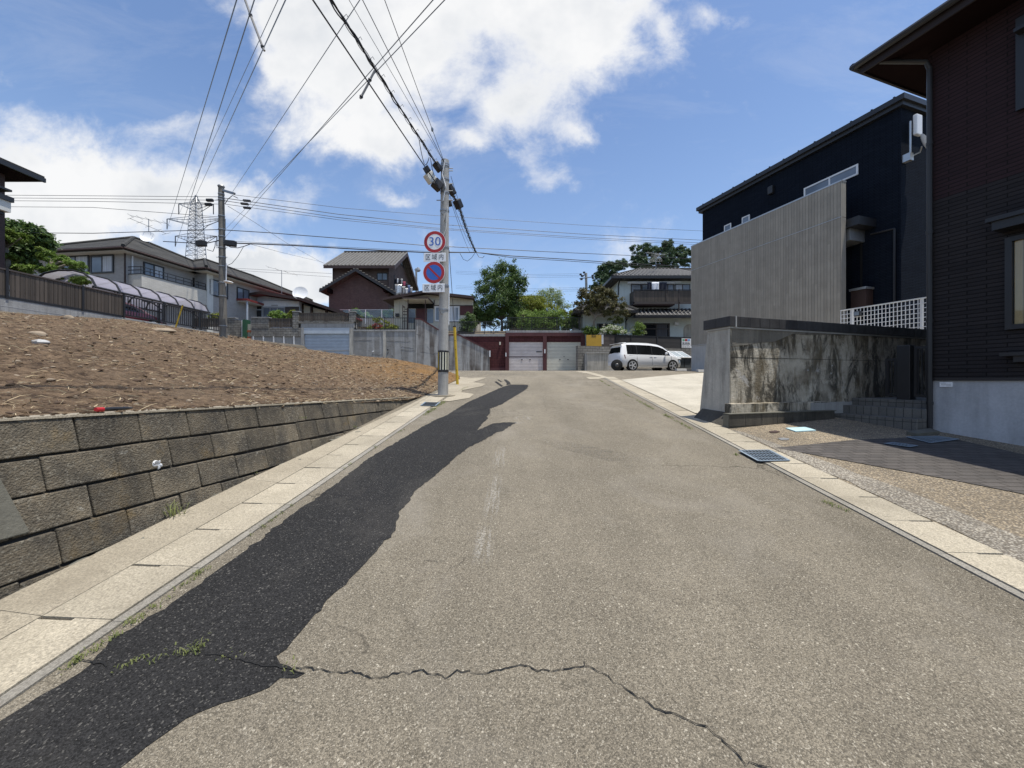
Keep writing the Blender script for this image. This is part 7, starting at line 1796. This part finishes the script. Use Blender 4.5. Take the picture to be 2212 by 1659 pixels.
for x,h_ in ((612,640),(640,655),(668,632),(676,650),(690,640),(704,655),(715,640),(736,622),(742,650)): MB().tube([at('c3',x+R.uniform(-6,6)+ (8 if x<640 else 0),760,39),at('c3',x,h_,39)],.02,4).build('cane', m_brownwood, tw)
# far left garden
plant('evergreen_bush','large dark evergreen bush at the left edge behind the fence','shrub','cl',[(60,760,130,75),(200,800,130,75),(330,850,100,75),(120,880,170,90),(290,930,130,80),(400,890,60,60),(40,960,150,100),(240,1010,130,80),(130,1090,150,70)],19.4,(150,1250),lf_dark,17000,.21,dict(fork=.3),None,r=.12,clump=.3,asp=.45)
pads = [(50,830,75,32),(10,800,60,30),(190,870,115,38),(70,880,90,30),(40,1045,120,36),(165,1145,52,28),(295,1145,88,38),(400,1005,75,34),(530,1072,90,40),(440,1180,60,38),(700,1118,85,38),(725,1182,60,20),(722,1258,62,33),(515,1150,50,40),(600,1090,70,26),(520,1225,50,16),(440,1050,60,30)]
o = thing('garden_pine','cloud pruned garden pine with flat needle pads above the brown fence','tree',at('cl',470,1290,18.0))
for i,p_ in enumerate(pads): foliage('needle_pad', lf_pad if i < 5 or i in (7,15,16) else lf_hedge, o, pb_('cl',[p_],17.9+.15*(i%3),1.0), 2400, .12, clump=.30, nclump=18, asp=.32, shell=.4, up=.9)
mb = MB(); T0 = at('cl',480,1300,18.0); T1 = at('cl',470,1100,18.0); T2 = at('cl',440,1030,18.0)
mb.tube([T0,at('cl',490,1200,18.0),T1,T2],[.14,.12,.10,.05],8)
for p_ in pads[5:]: e = pb_('cl',[p_],18.0)[0][0]; s_ = T0.lerp(T1,.4+.5*R.random()); mb.tube([s_,s_.lerp(e,.5)+Vector((0,0,.12)),e],[.07,.05,.02],6)
T3 = at('cl',70,1290,18.0); mb.tube([T3,at('cl',60,1100,18),at('cl',50,900,18)],[.15,.13,.06],8)
for p_ in pads[:5]: e = pb_('cl',[p_],18.0)[0][0]; mb.tube([at('cl',58,1060,18).lerp(at('cl',50,900,18),R.random()),e],[.06,.02],6)
mb.build('trunk', m_barkp, o)
# weeds in the joints and cracks
v = []; f = []
def tuft(p, n, h, spread):
    for _ in range(n):
        a = R.uniform(0,6.28); b = p+Vector((R.gauss(0,spread),R.gauss(0,spread),-.005)); L = h*.7*R.uniform(.4,1.2); d = Vector((math.cos(a),math.sin(a),0)); w_ = Vector((-d.y,d.x,0))*R.uniform(.002,.004)
        m_ = b+d*L*.35+Vector((0,0,L*.7)); e = b+d*L*.9+Vector((0,0,L*R.uniform(.5,.95))); i = len(v)
        v.extend([b-w_,b+w_,m_+w_*.8,m_-w_*.8,e]); f.extend([(i,i+1,i+2,i+3),(i+3,i+2,i+4)])
def along(c, pts, n, h, sp, clumpy=.5):
    P = [G(c,*p,dz=.01) for p in pts]
    for k in range(n):
        t = R.random()*(len(P)-1); j = int(t); p = P[j].lerp(P[j+1],t-j)
        if MN.noise((p.x*2.1,p.y*2.1,3)) > clumpy-.55: tuft(p+Vector((R.gauss(0,.012),R.gauss(0,.012),0)), R.randint(3,9), h*R.uniform(.5,1.3), sp)
along('d',[(140,1450),(300,1335),(460,1215),(620,1098),(760,1000),(860,935),(925,895)],48,.038,.012,.35)
along('cf',[(400,470),(520,390),(740,240),(960,75),(1060,5)],14,.045,.014,.4)
along('cg',[(140,360),(215,310),(300,250)],60,.07,.03,.2); along('ci',[(455,520),(490,495),(540,480)],16,.05,.03,.2)
along('c4',[(1310,1275),(1420,1340),(1640,1450),(1800,1540),(1980,1630)],150,.055,.02,.45); along('c6',[(20,735),(130,800),(200,838)],26,.05,.02,.3); along('c6',[(1000,1270),(1150,1335)],14,.04,.015,.3); along('c6',[(450,985),(465,992)],6,.04,.01,.1)
for x,y,n,h in ((1140,370,16,.05),(1170,360,8,.05),(1110,375,8,.04),(1010,395,10,.03),(1060,385,12,.03),(690,480,6,.03),(740,455,9,.03),(800,435,9,.03),(830,430,5,.03),(890,435,8,.025),(1290,412,6,.02),(1370,415,6,.02),(1680,495,14,.03),(760,215,12,.06),(540,380,10,.04)):
    tuft(G('cf',x,y,dz=.008),n,h,.022)
wp_ = FB.hit('cq',1870,1510,.02); tuft(Vector(FB.w(wp_[0],-.02,zr(FB.w(wp_[0],0,0).y)+.06)),26,.17,.03)
for c,x,y in (('c7',1385,520),('c7',1625,560),('c7',1160,770)): p_ = FB.hit(c,x,y,.12); tuft(FB.w(p_[0],.10,p_[1]),12,.06,.02)
me = bpy.data.meshes.new('grass'); me.from_pydata(v,[],f); me.materials.append(m_grass); o = bpy.data.objects.new('grass',me); COL.objects.link(o); tag(o,'thin weeds growing in the gutter joints and road cracks',None,None,'stuff')
# ---------------------------------------------------------------- cars
def make_car(label, loc, deg, paint, L=4.25, Wd=1.70, H=1.72, kind='mpv'):
    """lofted body: x from rear (0) to nose (L); half sections (y,z)"""
    F = Frame(loc[0], loc[1], deg); z0 = loc[2]
    o = thing('parked_car', label, 'car', loc)
    hw_ = Wd/2
    # station: x, half width factor, sill z, belt z, window top z, roof z, roof half width factor
    if kind == 'mpv':
        S = [(.00,.86,.34,.98,1.00,1.02,.80),(.05,.93,.26,.98,1.12,1.14,.78),(.16,.97,.23,.97,1.48,1.60,.74),(.34,.99,.22,.97,1.54,1.69,.74),(.75,1,.20,.96,1.55,1.72,.74),(1.35,1,.19,.955,1.55,1.73,.74),
             (2.00,1,.19,.945,1.53,1.72,.74),(2.60,1,.19,.93,1.47,1.66,.73),(2.95,1,.19,.925,1.36,1.54,.72),(3.25,1,.19,.92,1.19,1.36,.71),(3.52,.99,.19,.91,1.02,1.16,.70),(3.72,.98,.20,.88,.93,1.03,.70),(3.95,.95,.21,.78,.84,.92,.68),(4.12,.88,.23,.66,.72,.78,.62),(4.25,.70,.28,.52,.56,.60,.5)]
        wins = [(.42,1.05),(1.05,2.06),(2.06,3.36)]
    else:
        S = [(.00,.86,.34,.90,.92,.95,.80),(.08,.95,.26,.90,1.02,1.06,.76),(.35,.98,.22,.92,1.22,1.34,.72),(.8,1,.20,.92,1.30,1.44,.72),(1.5,1,.19,.92,1.30,1.46,.72),(2.2,1,.19,.91,1.22,1.38,.72),(2.8,1,.19,.90,1.02,1.14,.7),(3.1,.99,.2,.86,.92,.98,.7),(3.5,.95,.21,.74,.80,.88,.68),(3.8,.86,.25,.6,.64,.70,.6)]
        wins = [(.5,1.3),(1.36,2.6)]
    def interp(x):
        for a,b in zip(S,S[1:]):
            if x <= b[0]: t = (x-a[0])/(b[0]-a[0]); return [a[i]+(b[i]-a[i])*t for i in range(7)]
        return list(S[-1])
    xs = sorted(set([s[0] for s in S]+[w_ for ww in wins for w_ in ww]+[.2,.55,.9,1.2,1.7,2.3]+[S[-1][0]*.97]))
    xs = [x for x in xs if x <= S[-1][0]]
    def ring(x):
        _,wf,sl,be,wt,rf,rw = interp(x); w_ = hw_*wf; r_ = hw_*rw*min(1,wf+.04)
        mid = sl+(be-sl)*.55
        return [(0,sl-.01),(w_*.90,sl),(w_*.985,sl+.10),(w_*1.0,mid),(w_*.975,be-.03),(w_*.955,be),(r_+(w_*.955-r_)*.18,wt),(r_*.93,wt+(rf-wt)*.62),(r_*.6,rf-.012),(0,rf)]
    rows = [ring(x) for x in xs]; n = len(rows[0])
    V = lambda i,j,s_: F.w(xs[i],s_*rows[i][j][0],z0+rows[i][j][1])
    body, glass = MB(), {}
    for s_ in (-1,1):
        for i in range(len(xs)-1):
            for j in range(n-1):
                q_ = [V(i,j,s_),V(i+1,j,s_),V(i+1,j+1,s_),V(i,j+1,s_)]
                key = None
                if j == 5:
                    for k,ww in enumerate(wins):
                        if ww[0]-1e-6 <= xs[i] and xs[i+1] <= ww[1]+1e-6: key = ('side_window',k,s_)
                if j in (5,6,7,8) and kind == 'mpv' and xs[i] >= 2.6-1e-6 and xs[i+1] <= 3.53 and j >= 7: key = ('windscreen',0,0)
                if j in (7,8) and kind != 'mpv' and 2.2-1e-6 <= xs[i] and xs[i+1] <= 2.81: key = ('windscreen',0,0)
                if key: glass.setdefault(key, MB()).poly(q_)
                else: body.poly(q_)
    for i in (0,len(xs)-1):
        body.poly([V(i,j,1) for j in range(n)]+[V(i,j,-1) for j in range(n-1,-1,-1)])
    b = body.build('body', paint, o, smooth=False)
    bm = bmesh.new(); bm.from_mesh(b.data); bmesh.ops.remove_doubles(bm, verts=bm.verts, dist=.002); bmesh.ops.recalc_face_normals(bm, faces=bm.faces); bm.to_mesh(b.data); bm.free()
    for p in b.data.polygons: p.use_smooth = True
    b.data.set_sharp_from_angle(angle=math.radians(38))
    for (nm,k,s_),mb in glass.items(): mb.build(nm, m_carglass, o, fix=False)
    # rear window panel, lamps, wheels
    r0 = interp(.05); r1 = interp(.17)
    zz0, zz1 = z0+r0[3]+.08, z0+(1.42 if kind == 'mpv' else 1.2); hw0, hw1 = hw_*.80, hw_*.66
    xa, xb_ = .035, .135
    MB().prism([F.w(xa-.012,-hw0,zz0),F.w(xa-.012,hw0,zz0),F.w(xb_-.03,hw1,zz1),F.w(xb_-.03,-hw1,zz1)], F.w(.05,0,0)-F.w(0,0,0)).build('rear_window', m_carglass, o)
    if kind == 'mpv':
        MB().hexa([F.w(-.02,-hw_*.66,z0+1.615),F.w(.45,-hw_*.72,z0+1.66),F.w(.45,hw_*.72,z0+1.66),F.w(-.02,hw_*.66,z0+1.615),F.w(-.02,-hw_*.66,z0+1.64),F.w(.45,-hw_*.70,z0+1.70),F.w(.45,hw_*.70,z0+1.70),F.w(-.02,hw_*.66,z0+1.64)]).build('spoiler', paint, o, bevel=.015)
        MB().hexa([F.w(-.03,-hw_*.84,z0+.30),F.w(.3,-hw_*.985,z0+.26),F.w(.3,hw_*.985,z0+.26),F.w(-.03,hw_*.84,z0+.30),F.w(-.035,-hw_*.84,z0+.56),F.w(.3,-hw_*1.0,z0+.54),F.w(.3,hw_*1.0,z0+.54),F.w(-.035,hw_*.84,z0+.56)]).build('rear_bumper', paint, o, bevel=.05)
        for s_ in (-1,1):
            MB().hexa([F.w(.0,s_*hw_*.80,z0+.66),F.w(.30,s_*hw_*.995,z0+.72),F.w(.30,s_*hw_*.9,z0+.72),F.w(.02,s_*hw_*.7,z0+.66),F.w(.03,s_*hw_*.82,z0+.98),F.w(.26,s_*hw_*.985,z0+.93),F.w(.26,s_*hw_*.9,z0+.93),F.w(.04,s_*hw_*.7,z0+.98)]).build('tail_lamp', m_lampred, o)
            MB().ell(F.w(3.98,s_*hw_*.80,z0+.74),(.22,.16,.09),10,6).build('headlamp', m_lampw, o)
            mr = MB().ell(F.w(2.98,s_*(hw_+.10),z0+1.03),(.09,.10,.085),10,7).build('wing_mirror', paint, o, smooth=True); MB().tube([F.w(3.0,s_*hw_*.94,z0+.96),F.w(2.98,s_*(hw_+.05),z0+1.0)],.022,6).build('stalk', m_blk, mr)
            for x in (1.92,2.20): MB().tube([F.w(x,s_*(hw_*.985),z0+.83),F.w(x+.18,s_*(hw_*.985),z0+.83)],.014,6).build('door_handle', paint, o)
            mb = MB()
            for x in (1.05,2.07,3.40): mb.tube([F.w(x,s_*hw_*.955,z0+.955),F.w(x+.01,s_*hw_*.997,z0+.78),F.w(x+.02,s_*hw_*1.001,z0+.6),F.w(x+.02,s_*hw_*.99,z0+.33)],.006,4,False)
            mb.tube([F.w(1.07,s_*hw_*.992,z0+.32),F.w(3.42,s_*hw_*.992,z0+.32)],.006,4,False); mb.tube([F.w(.55,s_*hw_*.972,z0+.90),F.w(2.06,s_*hw_*.972,z0+.89)],.006,4,False)
            mb.build('door_gaps', m_blk, o)
            for x in (1.05,2.06): MB().hexa([F.w(x-.0,s_*hw_*.965,z0+.965),F.w(x+.06,s_*hw_*.965,z0+.965),F.w(x+.06,s_*hw_*.93,z0+.965),F.w(x,s_*hw_*.93,z0+.965),F.w(x,s_*hw_*.805,z0+1.525),F.w(x+.06,s_*hw_*.805,z0+1.525),F.w(x+.06,s_*hw_*.77,z0+1.525),F.w(x,s_*hw_*.77,z0+1.525)]).build('window_pillar', m_blk, o)
    for x in ((.76,3.50) if kind == 'mpv' else (.7,3.0)):
        for s_ in (-1,1):
            c = F.w(x,s_*(hw_-.10),z0+.31); ax_ = (F.w(0,s_,0)-F.w(0,0,0))
            MB().disc(F.w(x,s_*(hw_-.22),z0+.33), ax_, .352, .222, 30).build('wheel_arch', m_dark, o)
            mb = MB(); P = []
            for i in range(29):
                pass
            wl0 = MB().tube([c-ax_*.11,c-ax_*.09,c+ax_*.09,c+ax_*.115],[.285,.31,.31,.285],32).build('tyre', m_tyre, o, smooth=True)
            mb = MB(); mb.disc(c+ax_*.105, ax_, .055, .03, 14); up_ = Vector((0,0,1)); fw_ = F.w(1,0,0)-F.w(0,0,0)
            for i in range(5):
                a = 2*math.pi*i/5+.3; d = fw_*math.cos(a)+up_*math.sin(a); e = fw_*math.cos(a+.42)+up_*math.sin(a+.42); t = fw_*-math.sin(a)+up_*math.cos(a)
                mb.prism([c+ax_*.116+d*.05-t*.035,c+ax_*.116+d*.05+t*.035,c+ax_*.116+e*.23+t*.04,c+ax_*.116+e*.23-t*.05],ax_*.018)
            rr_ = MB(); nn = 32
            for i in range(nn):
                a0,a1 = 2*math.pi*i/nn,2*math.pi*(i+1)/nn; f0 = fw_*math.cos(a0)+up_*math.sin(a0); f1 = fw_*math.cos(a1)+up_*math.sin(a1); mb.poly([c+ax_*.1175+f0*.215,c+ax_*.1175+f1*.215,c+ax_*.1175+f1*.248,c+ax_*.1175+f0*.248])
            mb.build('rim', m_rim, wl0, fix=False)
    return o, F
cr_ = at('ca',1060,792,22.9); cf_ = at('ca',1750,770,24.0)
cg_ = Vector((cr_.x,22.9,zr(22.9)+.006))
Fc0 = Frame(cg_.x,cg_.y,14)
hwv = .80
o0 = Fc0.w(-.76,hwv,0)
make_car('white people carrier parked side on beside the parking lot', (o0.x,o0.y,zr(23)+.01), 14, m_carw)
sw = at('ca',785,735,22.5); tz = zr(22.5)
w_ = thing('spare_wheel','black wheel with a dull hub standing at the rear corner of the white car','wheel',(sw.x,22.35,tz))
ax_ = Vector((-.15,-1,0)).normalized(); c = Vector((sw.x,22.45,tz+.33))
MB().tube([c-ax_*.09,c-ax_*.07,c+ax_*.07,c+ax_*.09],[.29,.325,.325,.28],30).build('tyre', m_tyre, w_, smooth=True)
mb = MB(); mb.ell(c+ax_*.08+Vector((.02,0,-.02)),(.13,.05,.12),12,8); mb.build('hub', simple('dull_hub',(.10,.10,.10),.35,.6), w_, smooth=True)
m_carred = simple('dark_red_paint', (.13,.018,.022), .25, var=.03, fine=0, coat=.5)
make_car('dark red car under the barrel carport behind the railing', (-19.9,17.3,4.15), 84, m_carred, 3.8, 1.55, 1.46, 'hatch')
SKYTINT=(1.42,1.50,1.62); HAZE=.32; CLOUD=8.8; SKYSTR=.10; SUNE=4.9; EXPO=0.14
# ---------------------------------------------------------------- sky, sun, camera
SUN = Vector((.205,-.085,.972)).normalized()
elev = math.asin(SUN.z); az = math.atan2(SUN.x, SUN.y)
w = bpy.data.worlds.new('World'); sc.world = w; w.use_nodes = True
nt = w.node_tree; nt.nodes.clear(); q = NT(nt)
out = q.n('OutputWorld'); bg = q.n('Background'); nt.links.new(bg.outputs[0], out.inputs[0])
sky = q.n('TexSky', sky_type='NISHITA'); sky.sun_disc = False; sky.sun_elevation = elev; sky.sun_rotation = az; sky.altitude = 50; sky.air_density = 1.0; sky.dust_density = .7; sky.ozone_density = 1.6
g = q.coord('Generated'); s = q.sep(g)
y = q.math('ADD', q.math('ABSOLUTE', s[1]), .03)
X = q.math('DIVIDE', s[0], y); Z = q.math('DIVIDE', s[2], y)
P = q.comb(X, Z, 0.0)
wob = q.noise(P, 2.6, 7, .62, out=1)
wv = q.n('VectorMath', operation='SUBTRACT'); q.put(wv.inputs[0], wob); wv.inputs[1].default_value = (.5,.5,.5)
wv2 = q.n('VectorMath', operation='MULTIPLY_ADD'); q.put(wv2.inputs[0], wv.outputs[0]); wv2.inputs[1].default_value = (.42,.32,0); q.put(wv2.inputs[2], P)
ps = q.sep(wv2.outputs[0])
BL = [(1010,50,400,170,1.0),(770,190,170,130,.85),(1260,70,130,110,.8),(690,330,130,60,.62),(1130,250,90,80,.7),(850,330,110,60,.65),(620,90,90,110,.55),
      (60,330,150,80,.6),(20,430,240,95,.9),(250,440,220,75,.85),(440,325,120,45,.5),(540,460,190,50,.62),(600,580,150,50,.95),(470,610,200,60,.9),(650,620,90,45,.9),(120,520,260,50,.75),(-60,250,120,40,.5),
      (1195,390,60,55,.60),(1240,300,60,30,.45),(880,452,75,24,.52),(1400,555,130,60,.5),(1010,300,45,30,.5),(1560,40,45,25,.30),(30,185,50,24,.36),(1250,620,260,40,.4),(980,560,110,40,.3),(1450,90,40,30,.35)]
tot = None
for (x,yy,rx,ry,am) in BL:
    cx, cz = (x-1106)/831, (823-yy)/831; rx, ry = rx/831, ry/831
    a = q.math('POWER', q.math('MULTIPLY', q.math('SUBTRACT', ps[0], cx), 1/rx), 2.0)
    b = q.math('POWER', q.math('MULTIPLY', q.math('SUBTRACT', ps[1], cz), 1/ry), 2.0)
    e = q.math('MULTIPLY', q.math('EXPONENT', q.math('MULTIPLY', q.math('ADD', a, b), -1.0)), am)
    tot = e if tot is None else q.math('ADD', tot, e)
fb = q.noise(q.mapv(P, (1,1.25,1)), 5.5, 8, .62, dist=.25)
dens = q.math('ADD', tot, q.math('MULTIPLY', q.math('SUBTRACT', fb, .5), 1.6))
cov = q.rng(dens, .22, 1.0, 0, 1, True)
wisp = q.math('MULTIPLY', q.rng(q.noise(q.mapv(P, (.7,1.8,1)), 2.2, 8, .7, dist=.7), .50, .80, 0, .30), q.rng(s[2], 0, .3, 1, .5))
cov = q.math('MAXIMUM', cov, wisp)
up = q.rng(s[2], -.02, .03, 0, 1)
shade = q.mix(q.math('MULTIPLY', q.rng(q.noise(P, 2.3, 5, .6), .40, .66, 0, 1), q.rng(dens, .70, 1.15, 0, 1)), (1.0,1.0,1.0), (.72,.755,.80))
skc = q.mix(1.0, sky.outputs[0], SKYTINT, 'MULTIPLY')
skc = q.mix(q.rng(s[2], 0.0, .55, HAZE, 0), skc, (CLOUD*.55, CLOUD*.72, CLOUD*.98))
cl = q.scale(shade, CLOUD)
col = q.mix(q.math('MULTIPLY', q.math('MULTIPLY', cov, up), .97), skc, cl)
q.put(bg.inputs[0], col); bg.inputs[1].default_value = SKYSTR
L = bpy.data.lights.new('Sun', 'SUN'); L.energy = SUNE; L.angle = math.radians(.53); L.color = (1,.945,.845)
lo = bpy.data.objects.new('Sun', L); COL.objects.link(lo); lo.rotation_euler = SUN.to_track_quat('Z','Y').to_euler(); lo.location = (0,0,30)
cam = bpy.data.cameras.new('Camera'); co = bpy.data.objects.new('Camera', cam); COL.objects.link(co); sc.camera = co
cam.sensor_fit = 'HORIZONTAL'; cam.sensor_width = 36; cam.lens = 36*F_PX/4032; cam.shift_y = (HY-1512)/4032
co.location = (0,0,CAMZ); co.rotation_euler = (math.radians(90),0,0); cam.clip_end = 3000; cam.clip_start = .05
sc.view_settings.view_transform = 'Standard'; sc.view_settings.look = 'None'; sc.view_settings.exposure = EXPO; sc.view_settings.gamma = 1; sc.view_settings.use_curve_mapping = False
